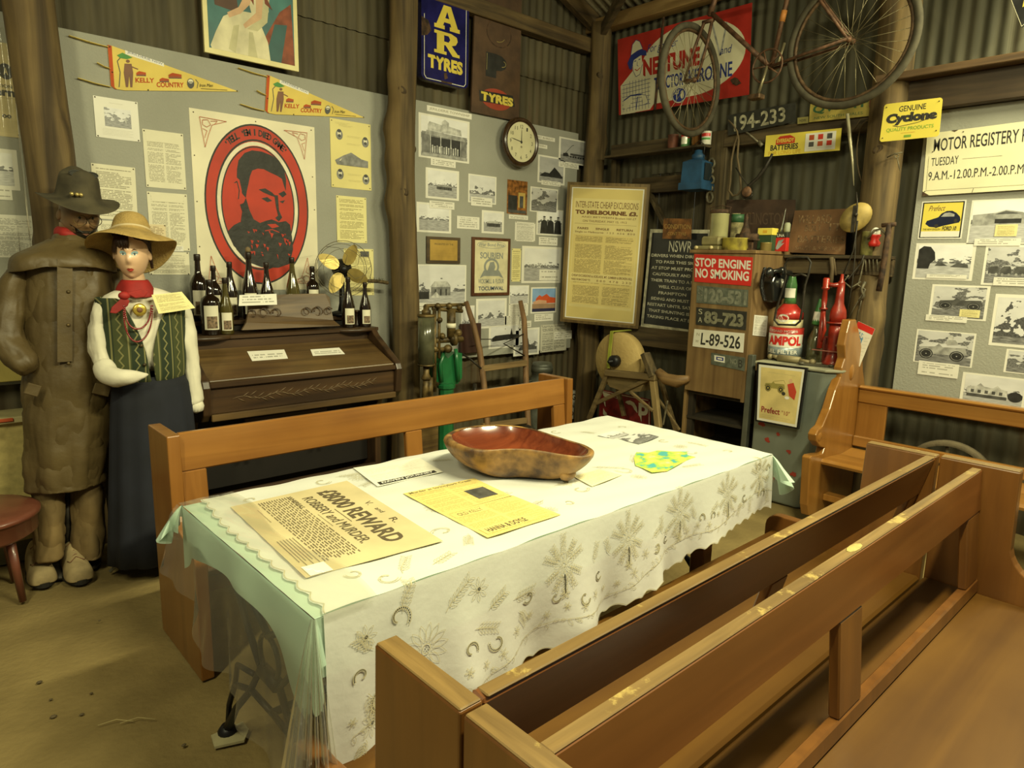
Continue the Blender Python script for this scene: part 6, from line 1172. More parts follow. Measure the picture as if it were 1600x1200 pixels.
# spanners, grease gun
p = V(4.18, 1.98, CZ); t = thing('grease_gun', 'dusty brass grease gun lying on the grey cabinet top', 'tool', tuple(p)); mb = MB(); mb.tube([p+V(0, .06, .022), p+V(0, -.08, .022)], .022, 12); mb.tube([p+V(0, .06, .022), p+V(0, .10, .03)], [.014, .010], 10); mb.tube([p+V(0, -.08, .022), p+V(.0, -.15, .018)], [.012, .012], 8); mb.ball(p+V(0, .115, .024), .018, 10, 6); mb.ball(p+V(0, -.16, .022), .02, 10, 6); obj('gun_body', mb, plain('dusty_brass', (.28, .23, .12), .6, metal=.3), t)
p = V(4.16, 1.80, CZ); t = thing('spanner', 'flat iron spanner lying at the right corner of the grey cabinet', 'tool', tuple(p)); mb = MB(); mb.bar(p+V(-.02, .06, .008), p+V(.03, -.08, .008), .022, .012, bev=.002); mb.ball(p+V(-.02, .07, .012), .022, 10, 6, 0, (1, 1, .5)); mb.ball(p+V(.03, -.09, .012), .018, 10, 6, 0, (1, 1, .5)); obj('spanner', mb, plain('dark_steel', (.10, .09, .06), .5, metal=.5), t)
s = Sheet('parts_leaflet', [at(1341, 502, 0, 4.38), at(1367, 514, 0, 4.38), at(1343, 573, 0, 4.38), at(1318, 560, 0, 4.38)], ew, 'red, blue and white spare parts card behind the pew finial', 'card', thick=.003); s.rect(0, 0, 1, .16, sigr, 'print'); s.rect(.05, .22, .6, .62, plain('card_blue', (.12, .30, .50), .5), 'print'); s.text('CARB', .12, .20, .80, .34, ew, bold=.04); s.text('USED', .12, .38, .55, .50, ew, bold=.04)
for k in range(6): s.line([(.68, .30+.09*k), (.92, .26+.09*k)], .006, pgr if k % 2 else greys[1])
s.poly([(.2, .75), (.5, .68), (.55, .85), (.3, .92)], greys[0]); s.done()
# hanging tools ------------------------------------------------------------------
tm = plain('tool_iron', (.05, .042, .03), .55, metal=.4, var=.3, scale=30); tp = plain('tool_pale_iron', (.20, .175, .11), .55, metal=.3, var=.3, scale=30); ropem = plain('old_rope', (.14, .10, .05), .9)
def hang(name, label, cat, paths, mat, xx=4.58):
    pts0 = at(*paths[0][0][0], 0, xx); t = thing(name, label, cat, tuple(pts0))
    for k, (pp_, r_, pn) in enumerate(paths):
        mb = MB(); mb.tube([at(*q, 0, xx) for q in pp_], r_, 7); obj(pn, mb, mat, t)
    return t
def loop(cx_, cy_, rx, ry, n=18, a0=0, a1=360): return [(cx_+rx*math.cos(math.radians(a0+(a1-a0)*k/n)), cy_+ry*math.sin(math.radians(a0+(a1-a0)*k/n))) for k in range(n+1)]
hang('scythe_blade', 'long thin pale blade hanging point down left of the yellow products sign', 'blade', [([(1324, 178), (1328, 215), (1332, 250), (1334, 290)], [.010, .011, .008, .002], 'blade')], plain('pale_blade', (.50, .46, .30), .35, metal=.3), 4.55)
hang('wire_coil', 'loose loop of thin cable hanging under the beam beside the blade', 'cable', [(loop(1356, 240, 17, 52, 22, 60, 430), .004, 'cable'), ([(1336, 200), (1345, 186), (1360, 184), (1368, 200), (1360, 300), (1357, 340)], .0035, 'cable')], ropem, 4.62)
t = hang('wooden_pulley', 'yellowed wooden pulley block hanging in front of the rusty batteries sign', 'pulley', [([(1338, 300), (1340, 322), (1338, 345), (1336, 400), (1332, 440), (1322, 500)], .004, 'cord'), ([(1340, 345), (1334, 390), (1318, 430), (1326, 436), (1346, 410), (1350, 398)], .005, 'hook')], tm, 4.42)
pc = at(1337, 340, 0, 4.44); mb = MB(); mb.lathe([(.03, -.02), (.075, -.018), (.078, 0), (.075, .018), (.03, .02)], pc, (1, .25, 0), 22, squash=1.28); obj('sheave', mb, plain('yellow_wood', (.42, .30, .08), .6, var=.3, scale=10), t); mb = MB(); mb.bar(pc+V(-.028, 0, .07), pc+V(-.028, 0, -.09), .02, .006, 0, (1, 0, 0)); mb.ball(pc+V(-.03, -.012, .015), .012, 8, 6); obj('strap', mb, tm, t)
def linkplate(cx_, cy_, w_, h_, xx):   # one oblong ring
    mb = MB(); mb.tube([at(*q, 0, xx) for q in loop(cx_, cy_, w_, h_, 16)][:-1], .010, 6, closed=True); return mb
t = thing('iron_chain', 'pale iron chain of flat links hanging on the stud right of the blue lantern', 'chain', tuple(at(1112, 250, 0, 4.64)))
for k, (cx_, cy_, ww, hh) in enumerate(((1112, 255, 4.5, 7), (1111, 267, 3, 4), (1111, 281, 4.5, 6), (1110, 294, 3, 4), (1109, 308, 4.5, 8))): obj('link', linkplate(cx_, cy_, ww, hh, 4.645), tp, t)
hang('pulley_rope', 'doubled old rope hanging from a bracket left of the battery sign', 'rope', [([(1138, 188), (1146, 196), (1152, 206), (1153, 215)], .006, 'hook'), ([(1153, 212), (1148, 225), (1143, 250), (1141, 285), (1139, 298), (1145, 306), (1153, 304), (1158, 296), (1156, 270), (1152, 245), (1154, 220), (1153, 212)], .008, 'rope')], ropem, 4.60)
hang('hand_drill', 'rusty hand tool with crossed arms hanging below the battery sign', 'tool', [([(1207, 240), (1196, 262), (1184, 278), (1170, 290), (1163, 302)], [.008, .014, .012, .010, .012], 'arm'), ([(1150, 262), (1158, 275), (1168, 288), (1172, 300)], .005, 'wire'), (loop(1167, 303, 8, 7, 14), .008, 'ring')], tm, 4.58)
p = at(1168, 300, 0, 4.57); mb = MB(); mb.lathe([(.0001, .0), (.03, .004), (.038, .012), (.03, .02)], p, (-1, 0, 0), 16); tag(obj('rusty_disc', mb, plain('disc_rust', (.20, .10, .05), .6, var=.3, scale=30)), 'small rusty disc hanging behind the crossed hand tool', 'disc')
hang('long_bolt', 'long rusty bolt slanting across the beam over the number plate', 'bolt', [([(1143, 185), (1165, 205), (1188, 225)], [.006, .007, .007], 'shank'), ([(1186, 222), (1191, 228)], .016, 'head')], tp, 4.645)
t = thing('blue_lantern', 'square blue railway lantern hanging under the tin shelf', 'lantern', tuple(at(1085, 295, 0, 4.55)))
lb = plain('lantern_blue', (.018, .08, .18), .55, var=.2, scale=10); c = at(1083, 274, 0, 4.52); zz0, zz1, zz2 = at(1083, 296, 0, 4.5).z, at(1083, 252, 0, 4.5).z, at(1083, 240, 0, 4.5).z; hw = .088
ang = math.radians(3); X = V(math.cos(ang), math.sin(ang), 0); Y = V(-math.sin(ang), math.cos(ang), 0); cc = V(4.57, c.y, 0)
def ringL(r, z): return [cc+X*(r*i)+Y*(r*j)+V(0, 0, z) for i, j in ((-1, -1), (1, -1), (1, 1), (-1, 1))]
mb = MB(); mb.loft([ringL(hw*1.08, zz0), ringL(hw*1.08, zz0+.05), ringL(hw*.95, zz0+.052), ringL(hw*.90, zz1), ringL(hw*.45, zz1+.02)], smooth=False); obj('body', mb, lb, t); mb = MB(); mb.lathe([(.045, zz1+.015), (.048, zz1+.05), (.03, zz1+.065), (.028, zz1+.085), (.012, zz1+.09)], cc, n=16); obj('chimney', mb, lb, t)
f = cc-X*(hw*.955); mb = MB(); f2 = cc-Y*(hw*.955); mb.add([f2+X*(-.05)+V(0, 0, zz0+.07), f2+X*(.055)+V(0, 0, zz0+.07), f2+X*(.05)+V(0, 0, zz1-.01), f2+X*(-.045)+V(0, 0, zz1-.01)], [(0, 1, 2, 3)]); mb.v = [p-Y*.004 for p in mb.v]; obj('lens_opening', mb, plain('lens_dark', (.012, .022, .03), .15, coat=.6), t, fixn=False)
mb = MB(); mb.tube([cc+V(0, .045, zz1+.03), cc+V(0, .05, zz1+.12), cc+V(0, 0, zz1+.155), cc+V(0, -.05, zz1+.12), cc+V(0, -.045, zz1+.03)], .0035, 6); obj('bail', mb, tm, t)
# little tins on the ledge
tins = ((1051, 211, 232, .040, plain('tin_rust_red', (.17, .055, .03), .5, var=.3, scale=20), 'rusty red tin, leftmost of the four on the high ledge'), (1071, 208, 230, .036, plain('tin_green', (.10, .26, .09), .4), 'green and white tin, second from the left on the high ledge'), (1087, 209, 229, .033, plain('tin_copper', (.30, .14, .04), .3, metal=.7), 'coppery tin, third from the left on the high ledge'), (1103, 206, 228, .036, ew, 'white tin with red and green label, rightmost on the high ledge'))
for u, v1, v0, r_, mt_, lab in tins:
    t, p, h = can('small_tin', lab, 'tin', u, v0, v1, r_, mt_, 4.615, zbase=lz0+.006, group='small tins on the high ledge')
    if 'green and white' in lab: label_wrap(t, p, r_, .02, h-.03, 150, 230, ew)
    if 'white tin' in lab: label_wrap(t, p, r_, h*.6, h*.85, 120, 260, sigr); label_wrap(t, p, r_, h*.35, h*.5, 120, 260, greenp)
# gasket
t = thing('engine_gasket', 'old metal engine head gasket leaning between telephone and green bottle', 'gasket', tuple(at(1220, 500, 0, 4.2)))
gq = [(1231, 404), (1245, 402), (1262, 402), (1267, 410), (1263, 430), (1258, 445), (1254, 480), (1250, 502), (1243, 508), (1216, 507), (1210, 500), (1213, 484), (1222, 455), (1229, 430), (1226, 415)]
mb = MB(); mb.tube([at(u, v, 0, 4.14) for u, v in gq], .007, 6, closed=True); mb.tube([at(u, v, 0, 4.14) for u, v in ((1229, 428), (1240, 431), (1252, 428), (1262, 432))], .007, 6); mb.tube([at(1245, 402, 0, 4.14), at(1245, 400, 0, 4.46)], .0015, 5); obj('gasket_plate', mb, tm, t)
hang('fork_tool', 'row of short iron prongs hanging under the shelf by the post', 'tool', [([(1352+6*k, 400), (1353+6*k, 424)], .005, 'prong') for k in range(4)]+[([(1350, 404), (1374, 402)], .005, 'bar')], tp, 4.47)
hang('drive_shaft', 'long rusty iron bar with a cross head leaning on the post', 'bar', [([(1390, 350), (1384, 390), (1378, 430), (1373, 455)], .017, 'bar'), ([(1378, 352), (1400, 350)], .013, 'cross_head')], rusty, 4.44)
hang('hose_clip', 'bent iron rod hanging from the shelf end', 'rod', [([(1357, 372), (1366, 360), (1376, 358), (1384, 366)], .007, 'rod')], tp, 4.45)
hang('wire_hanger', 'bunch of bent rusty wires hanging above the pew finial', 'wire', [([(1350, 405), (1345, 430), (1340, 445), (1352, 452), (1345, 470)], .005, 'wire'), ([(1326, 430), (1318, 440), (1330, 450), (1345, 440)], .006, 'wire'), ([(1347, 460), (1335, 480), (1325, 500)], .0035, 'wire'), ([(1348, 462), (1338, 500)], .0035, 'wire'), ([(1352, 440), (1346, 452), (1350, 462), (1343, 470)], .010, 'twist')], tp, 4.46)
hang('leather_strap', 'short leather strap hanging from the tool shelf', 'strap', [([(1299, 402), (1301, 420), (1297, 450)], .014, 'strap'), ([(1303, 404), (1306, 430)], .006, 'strap')], ropem, 4.46)
hang('post_hook', 'small iron hook and ring hanging on the post below the yellow sign', 'hook', [([(1386, 246), (1398, 240), (1410, 238)], .004, 'hook'), (loop(1401, 244, 3, 3, 10), .003, 'ring'), ([(1402, 247), (1406, 266)], .003, 'pin')], tp, 4.495)
# bicycle --------------------------------------------------------------------
t = thing('bicycle', 'old rusty bicycle hung high on the side wall', 'bicycle', tuple(at(1205, 106, 0, 4.15)))
BX = 4.15; tyre = plain('old_tyre', (.07, .06, .035), .85, var=.2, scale=20); rim_ = plain('rusty_rim', (.13, .075, .035), .6, metal=.4, var=.3, scale=40); spk = plain('spoke_steel', (.30, .26, .15), .4, metal=.6); frm = plain('bike_rust', (.17, .085, .045), .6, metal=.3, var=.3, scale=30)
def wheel(c, X, Y, nrm, r, parent, tn=.021):
    mb = MB(); mb.tube([c+X*(r*math.cos(2*PI*k/56))+Y*(r*math.sin(2*PI*k/56)) for k in range(56)], tn, 10, closed=True); w_ = obj('tyre', mb, tyre, parent)
    mb = MB(); mb.tube([c+X*((r-.028)*math.cos(2*PI*k/56))+Y*((r-.028)*math.sin(2*PI*k/56)) for k in range(56)], .011, 6, closed=True); obj('rim', mb, rim_, parent)
    mb = MB(); mb.tube([c-nrm*.05, c-nrm*.03, c, c+nrm*.03, c+nrm*.05], [.006, .018, .012, .018, .006], 10); obj('hub', mb, frm, parent)
    mb = MB()
    for k in range(32):
        a = 2*PI*k/32; b_ = a+(.9 if k % 4 < 2 else -.9); sd = nrm*(.028 if k % 2 else -.028); mb.tube([c+sd+X*(.02*math.cos(b_))+Y*(.02*math.sin(b_)), c+X*((r-.034)*math.cos(a))+Y*((r-.034)*math.sin(a))], .0016, 4)
    o = obj('spokes', mb, spk, parent); o['kind'] = 'stuff'
rh = at(1329, 63, 0, BX); top_ = at(1329, -40, 0, BX); Rw = (at(1329, 164, 0, BX)-rh).length; Rw = .345
wheel(rh, V(0, 1, 0), V(0, 0, 1), V(1, 0, 0), Rw, t)
head = at(1109, 25, 0, BX); bb = at(1205, 106, 0, BX); fh = at(1079, 126, 0, BX-.04)
fa = math.radians(52); FX = V(math.cos(fa)*-1, math.sin(fa), 0); FX = V(.62, .785, 0).normalized(); FN = V(FX.y, -FX.x, 0)
# choose the steering so that the wheel shows as a tall narrow oval
best = None
for k in range(180):
    a_ = math.radians(k); X_ = V(math.cos(a_), math.sin(a_), 0); w0 = [(((fh+X_*(s_*.33))-CP).dot(ra)/((fh+X_*(s_*.33))-CP).dot(fw)*F) for s_ in (-1, 1)]; e_ = abs(abs(w0[1]-w0[0])-86)
    if (best is None or e_ < best[0]): best = (e_, X_)
FX = best[1]; FX = FX if FX.y > 0 else -FX; FN = V(FX.y, -FX.x, 0); FY = V(0, 0, 1)
wheel(fh, FX, FY, FN, .335, t)
mb = MB(); steer = (head-fh).normalized()
for sg in (-1, 1): mb.tube([fh+FN*(.05*sg), fh.lerp(head, .55)+FN*(.045*sg), fh.lerp(head, .9)+FN*(.03*sg), fh.lerp(head, .93)], [.008, .010, .011, .011], 8)
mb.tube([fh.lerp(head, .92)-FN*.04, fh.lerp(head, .92)+FN*.04], .013, 8); obj('fork', mb, frm, t)
mb = MB(); hd2 = head+steer*.17; mb.tube([head, hd2], .018, 10); obj('head_tube', mb, frm, t); mb = MB(); mb.tube([hd2, hd2+steer*.08], .012, 8); hb = hd2+steer*.08; mb.tube([hb+FN*.26+V(0, -.0, -.02), hb+FN*.1, hb-FN*.1, hb-FN*.26+V(0, 0, -.02)], .011, 8); obj('handlebar', mb, rim_, t)
mb = MB(); mb.tube([head+steer*.02, bb], .015, 10); obj('down_tube', mb, frm, t)
st = at(1246, -70, 0, BX); mb = MB(); mb.tube([bb, st], .014, 10); obj('seat_tube', mb, frm, t); mb = MB(); mb.tube([hd2, bb.lerp(st, .93)], .014, 10); obj('top_tube', mb, frm, t)
mb = MB(); sd = V(.045, 0, 0)
for sg in (-1, 1): mb.tube([bb+sd*sg*.6, rh+sd*sg], .009, 8)
obj('chain_stays', mb, frm, t); mb = MB()
for sg in (-1, 1): mb.tube([bb.lerp(st, .92)+sd*sg*.4, rh+sd*sg], .008, 8)
obj('seat_stays', mb, frm, t)
mb = MB(); mb.ball(st+V(0, .02, .04), .11, 12, 8, 0, (.7, 1.2, .35)); obj('saddle', mb, tyre, t)
cr_ = bb+V(-.05, 0, 0); mb = MB(); mb.tube([cr_+V(0, .095*math.cos(2*PI*k/28), .095*math.sin(2*PI*k/28)) for k in range(28)], .006, 6, closed=True)
for k in range(5): a_ = 2*PI*k/5; mb.tube([cr_, cr_+V(0, .095*math.cos(a_), .095*math.sin(a_))], .005, 5)
obj('chainring', mb, frm, t)
mb = MB(); cdir = (at(1184, 150, 0, BX-.07)-cr_); mb.tube([cr_, cr_+cdir], .009, 8); mb.tube([bb+V(.06, 0, 0), bb+V(.06, 0, 0)-cdir*.9], .009, 8); obj('cranks', mb, spk, t)
pd = cr_+cdir; mb = MB(); mb.bar(pd+V(-.02, .04, -.01), pd+V(-.02, -.04, -.01), .07, .028, bev=.004); obj('pedal', mb, rim_, t)
mb = MB(); p_ = bb.lerp(st, .42); mb.tube([p_, bb.lerp(st, .52)], .0175, 10); obj('orange_band', mb, plain('orange_tape', (.55, .22, .05), .6), t)
mb = MB(); mb.tube([head+V(0, 0, .04), V(head.x+.1, head.y, 3.62)], .003, 5); mb.tube([rh+V(0, 0, Rw), V(rh.x+.05, rh.y, 3.66)], .003, 5); obj('hanging_wire', mb, tm, t)
# grindstone -------------------------------------------------------------------
t = thing('grindstone', 'round sandstone grindstone on a timber treadle frame with a seat', 'grindstone', (4.15, 3.05, 0)); GX = 4.12
gc = at(969, 563, 0, GX); rr_ = (at(935, 563, 0, GX)-at(1004, 563, 0, GX)).length/2; stone = plain('sandstone', (.52, .38, .15), .85, scale=5, c2=(.40, .28, .10), bump=.4, bscale=50)
mb = MB(); mb.lathe([(.001, -.04), (rr_*.985, -.04), (rr_, -.034), (rr_, .034), (rr_*.985, .04), (.001, .04)], gc, (1, .0, .0), 48); obj('stone_wheel', mb, stone, t)
mb = MB(); mb.tube([gc+V(-.14, 0, 0), gc+V(.12, 0, 0)], .012, 8); mb.lathe([(.03, -.10), (.045, -.09), (.045, -.045)], gc, (1, 0, 0), 14); obj('axle', mb, castiron, t)
gw = wood('grind_frame_wood', (.11, .075, .03), (.22, .155, .065), 1, .8, 1, bump=.3)
def gb_(name, pts, w_, h_, mat=gw, dx=0):
    mb = MB(); q = [at(u, v, 0, GX-.07+dx) for u, v in pts]; q = [V(p.x, p.y, max(.0, p.z)) for p in q]
    for a, b in zip(q[:-1], q[1:]): mb.bar(a, b, w_, h_, 0, (1, 0, 0), .003)
    return obj(name, mb, mat, t)
gb_('frame_rail', [(948, 582), (1026, 590)], .045, .06); gb_('frame_rail', [(956, 580), (1030, 586)], .045, .05, dx=.2)
gb_('leg', [(950, 582), (920, 655)], .035, .03); gb_('leg', [(1020, 588), (1029, 668)], .045, .04, wood('pale_leg', (.24, .17, .07), (.36, .26, .11), 2, .8)); gb_('leg', [(1030, 588), (1058, 678)], .03, .03, dx=.2); gb_('leg', [(960, 584), (975, 650)], .03, .03, dx=.2)
gb_('brace', [(932, 630), (1018, 590)], .03, .022); gb_('brace', [(985, 612), (1020, 642)], .02, .02, dx=-.03); gb_('brace', [(1028, 622), (1062, 672)], .018, .016, dx=.05)
gb_('upright_arm', [(1008, 552), (1022, 588)], .04, .075, timber_z)
mb = MB(); q = [at(u, v, 0, GX-.05) for u, v in ((1028, 580), (1040, 592), (1058, 596), (1076, 591))]; mb.tube(q, [.03, .042, .045, .02], 12); o = obj('seat', mb, wood('worn_grind_seat', (.17, .10, .04), (.28, .17, .065), 1, .6), t)
gb_('treadle_rod', [(1043, 626), (1036, 664)], .012, .012, tp)
mb = MB(); q = [at(u, v, 0, GX-.08) for u, v in ((956, 518), (953, 545), (950, 575))]; 
for a, b in zip(q[:-1], q[1:]): mb.bar(a, b, .006, .028, 0, (0, 1, 0))
mb.bar(q[0], q[0]+V(.22, 0, 0), .006, .028, 0, (0, 1, 0)); obj('yellow_strap', mb, plain('strap_yellow', (.38, .42, .05), .6), t)
mb = MB(); q = [at(u, v, 0, GX-.062) for u, v in ((945, 586), (1010, 592), (1000, 612), (975, 612), (952, 604))]; mb.prism(q, (.12, 0, 0)); obj('water_trough', mb, wood('trough_wood', (.14, .10, .04), (.24, .17, .07), 1, .8), t)
# STOP sign on the floor
C = [at(938, 608, 0, 4.44), at(1016, 624, 0, 4.44), at(1016, 705, 0, 4.36), at(934, 690, 0, 4.36)]
s = Sheet('stop_sign', C, plain('worn_sign_red', (.28, .022, .02), .4, var=.3, scale=14), 'chipped red STOP sign standing on the floor behind the grindstone', 'sign', thick=.004); s.text('STOP', .08, .10, .96, .50, plain('sign_pale', (.62, .58, .45), .4), bold=.03); s.line([(.02, .03), (.97, .03)], .012, plain('sign_pale', (.62, .58, .45), .4), 'border'); s.line([(.98, .05), (.98, .98)], .010, plain('sign_pale', (.62, .58, .45), .4), 'border')
s.poly([(.05, .04), (.22, .06), (.16, .14), (.08, .12)], swh, 'chips'); s.poly([(.28, .02), (.40, .03), (.36, .10)], swh, 'chips'); s.poly([(.04, .5), (.12, .55), (.06, .7)], swh, 'chips'); s.done()
s = Sheet('small_white_sign', [L(872, 607, .02), L(901, 610, .02), L(898, 655, .02), L(870, 652, .02)], ew, 'small white sign with black letters low in the corner', 'sign', thick=.003); s.line([(.02, .02), (.98, .02)], .012, ink); s.text('GOING', .02, .12, .95, .34, ink, bold=.02); s.text('GIVE IN', .10, .42, .90, .62, ink, bold=.02); s.text('TO', .45, .72, .9, .9, ink, bold=.02); s.done()
# ================================================================== PRINTS ON THE TABLE
PZ = TOPZ+.0042
def tq(p, dz=0): return [at(u, v, 2, PZ+dz) for u, v in p]
parch = plain('reward_paper', (.58, .49, .28), .7, var=.10, scale=5); dkr = plain('reward_ink', (.10, .075, .04), .7)
s = Sheet('reward_notice', tq([(542, 751), (692, 845), (478, 903), (360, 792)]), parch, 'buff notice £8000 REWARD lying at the left end of the table', 'notice', thick=.0006)
s.text('V.', .36, .06, .41, .12, dkr); s.text('and', .47, .07, .54, .11, dkr); s.text('R.', .63, .06, .69, .12, dkr); s.text('£8000 REWARD', .08, .18, .88, .34, dkr, bold=.028); s.line([(.36, .37), (.56, .37)], .003, dkr); s.text('ROBBERY and MURDER.', .12, .40, .82, .49, dkr); s.line([(.38, .52), (.56, .52)], .002, dkr)
s.text('WHEREAS', .05, .54, .25, .575, dkr)
for k in range(13):
    x = .28 if k == 0 else .05
    while x < .88:
        w_ = random.uniform(.02, .065); s.line([(x, .555+.021*k), (min(.9, x+w_), .555+.021*k)], .0036, dkr, 'small_print'); s.k -= 1; x += w_+.012
for k in range(6): s.line([(.58, .84+.022*k), (.90-.05*(k % 2), .84+.022*k)], .0026, dkr, 'small_print'); s.k -= 1
s.line([(.14, .86), (.34, .86)], .002, dkr, 'small_print'); s.rect(.90, .82, 1.0, .97, whitep, 'slip'); s.done()
yn = plain('news_yellow', (.72, .58, .20), .7, var=.08); yr_ = printed('news_rows', (.72, .58, .20), (.32, .24, .07), 46, .04, .04, 40, .42, cols=2, soft=.7)
s = Sheet('yellow_newspaper', tq([(630, 771), (741, 747), (800, 775), (690, 803)]), yr_, 'yellow newspaper page with a small dark picture, upper one on the table', 'newspaper', thick=.0006); s.rect(.04, .03, .96, .14, yn, 'heading'); s.text('Murder at Stringybark Creek', .05, .03, .92, .12, dkr, bold=.02); s.rect(.62, .42, .90, .82, greys[1], 'picture'); s.done()
s = Sheet('yellow_newspaper', tq([(690, 803), (801, 774), (876, 804), (762, 840)]), yr_, 'lower yellow newspaper page headed HANNA AND DOYLE, left of the bowl', 'newspaper', thick=.0006); s.rect(.05, .10, .50, .26, yn, 'heading'); s.text('OLD KELLY', .12, .12, .44, .22, dkr); s.rect(.05, .74, .70, .92, yn, 'heading'); s.text('HANNA & DOYLE', .10, .76, .62, .89, dkr, bold=.03); s.done()
s = Sheet('street_guide', tq([(552, 731), (655, 715), (692, 737), (590, 760)]), printed('faint_rows', (.80, .78, .66), (.62, .6, .48), 30, .06, .2, 30, .45), 'faint white sheet with a black printed strip near the far table edge', 'paper', thick=.0006); s.rect(.05, .84, .92, .97, ink, 'strip'); s.text('DAVEN JOURNEY', .10, .86, .88, .95, whitep, bold=.02); s.done()
s = Sheet('loose_photo', tq([(934, 680), (960, 672), (984, 678), (958, 686)]), ph[1], 'left one of two dark snapshots at the far end of the table', 'photo', thick=.0006); s = Sheet('loose_photo', tq([(966, 685), (1002, 675), (1030, 682), (998, 694)]), ph[3], 'right one of two dark snapshots at the far end of the table', 'photo', thick=.0006)
mt_, n, l, b = nt('relief_map'); uv = n.new('ShaderNodeUVMap'); no = n.new('ShaderNodeTexNoise'); no.inputs['Scale'].default_value = 4.5; no.inputs['Detail'].default_value = 6; l.new(uv.outputs[0], no.inputs[0]); cr = n.new('ShaderNodeValToRGB'); e = cr.color_ramp.elements; e[0].position = .40; e[0].color = (.08, .36, .36, 1); e[1].position = .44; e[1].color = (.32, .50, .08, 1); k = e.new(.54); k.color = (.55, .60, .12, 1); k = e.new(.62); k.color = (.80, .58, .16, 1); k = e.new(.72); k.color = (.30, .55, .50, 1); l.new(no.outputs['Fac'], cr.inputs[0]); l.new(cr.outputs[0], b.inputs['Base Color'])
s = Sheet('coloured_map', tq([(985, 705), (1070, 702), (1098, 722), (1000, 748)]), mt_, 'cut-out green, teal and orange map at the right end of the table', 'map', thick=.0006, outline=[(.02, .25), (.10, .05), (.30, .10), (.50, .0), (.72, .10), (.98, .18), (.92, .42), (1.0, .62), (.80, .72), (.60, .86), (.42, .98), (.20, .90), (.10, .70), (.0, .55)])
s.line([(.15, .4), (.4, .45), (.55, .6), (.8, .5)], .004, plain('map_teal', (.06, .30, .34), .6)); s.line([(.3, .15), (.45, .35), (.7, .3)], .004, plain('map_teal', (.06, .30, .34), .6)); s.done()
Sheet('buff_leaflet', tq([(895, 744), (936, 733), (972, 742), (925, 760)]), printed('faint_yellow', (.80, .74, .46), (.55, .5, .3), 20, .06, .08, 20, .45), 'faded buff leaflet in front of the right end of the bowl', 'paper', thick=.0006)
# ------------------------------------------------------------------ wooden bowl
bark2, n, l, b = nt('burl_bark'); tc = n.new('ShaderNodeTexCoord'); no = n.new('ShaderNodeTexNoise'); no.inputs['Scale'].default_value = 16; no.inputs['Detail'].default_value = 9; l.new(tc.outputs['Object'], no.inputs[0]); cr = n.new('ShaderNodeValToRGB'); e = cr.color_ramp.elements; e[0].position = .36; e[0].color = (.06, .028, .012, 1); e[1].position = .64; e[1].color = (.36, .20, .06, 1); l.new(no.outputs['Fac'], cr.inputs[0]); l.new(cr.outputs[0], b.inputs['Base Color']); b.inputs['Roughness'].default_value = .45; bp = n.new('ShaderNodeBump'); bp.inputs['Strength'].default_value = .7; bp.inputs['Distance'].default_value = .01; l.new(no.outputs['Fac'], bp.inputs['Height']); l.new(bp.outputs[0], b.inputs['Normal'])
inner = wood('polished_red_burl', (.11, .022, .010), (.23, .055, .020), 0, .12, .8, coat=.9, bump=.05)
RZ = .885
rimpx = [(697, 678, .0), (712, 670, .0), (740, 665, .0), (775, 663, 0), (808, 665, 0), (838, 671, 0), (862, 679, -.004), (890, 688, -.006), (915, 695, -.008), (929, 703, -.012), (925, 711, -.014), (906, 714, -.012), (880, 711, -.010), (852, 706, -.004), (822, 702, 0), (790, 702, .0), (760, 704, -.002), (732, 701, -.002), (712, 694, 0), (700, 687, 0)]
rim = []
for k in range(len(rimpx)):
    for q in (0, 1):
        p = rimpx[k]; nx = rimpx[(k+1) % len(rimpx)]; u, v, z = (p[i]+(nx[i]-p[i])*q/2 for i in range(3)); rim.append(at(u, v, 2, RZ+z))
n0 = len(rim); cen = sum(rim, Vector())/n0; bz = TOPZ+.005
bc = at(812, 728, 2, bz); bc = V(cen.x+.01, cen.y-.005, bz); t = thing('burl_bowl', 'large irregular burl wood bowl with polished red inside on the table', 'bowl', (bc.x, bc.y, bz))
rb_ = random.Random(2); wob = [rb_.uniform(-1, 1) for _ in range(n0)]
def bring(f, z, sc_, jit=0, zmix=0):
    out = []
    for k, p in enumerate(rim):
        d = p-cen; wv = (wob[k]+wob[k-1]+wob[(k+1) % n0])/3; q = 1+jit*wv; out.append(V(bc.x+(cen.x-bc.x)*f+d.x*sc_*q, bc.y+(cen.y-bc.y)*f+d.y*sc_*q, z+(p.z-RZ)*f))
    return out
mb = MB(); mb.loft([bring(0, bz, .50, .05), bring(0, bz+.006, .62, .06), bring(.3, bz+.030, .80, .08), bring(.6, bz+.060, .93, .08), bring(.85, bz+.092, 1.01, .06), bring(1, RZ-.010, 1.02, .03), bring(1, RZ, 1.0, 0), bring(1, RZ+.002, .97, 0), bring(1, RZ-.001, .93)], cap=False); o = obj('bark_shell', mb, bark2, t); subdiv(o)
mb = MB(); R2 = [bring(1, RZ-.0005, .935), bring(1, RZ-.018, .89), bring(.9, RZ-.042, .78), bring(.8, RZ-.064, .58), bring(.6, RZ-.076, .33), bring(.5, RZ-.080, .1)]; mb.loft(R2, cap=False); mb.add(R2[-1], [tuple(range(n0))], smooth=True); o = obj('hollow', mb, inner, t, fixn=True)
mb = MB(); q = rim[22]; mb.ball(bc+(rim[21]-cen)*.70+V(0, 0, .034), .030, 10, 7, 0, (1.2, .8, .8)); obj('bark_knobs', mb, bark2, t)
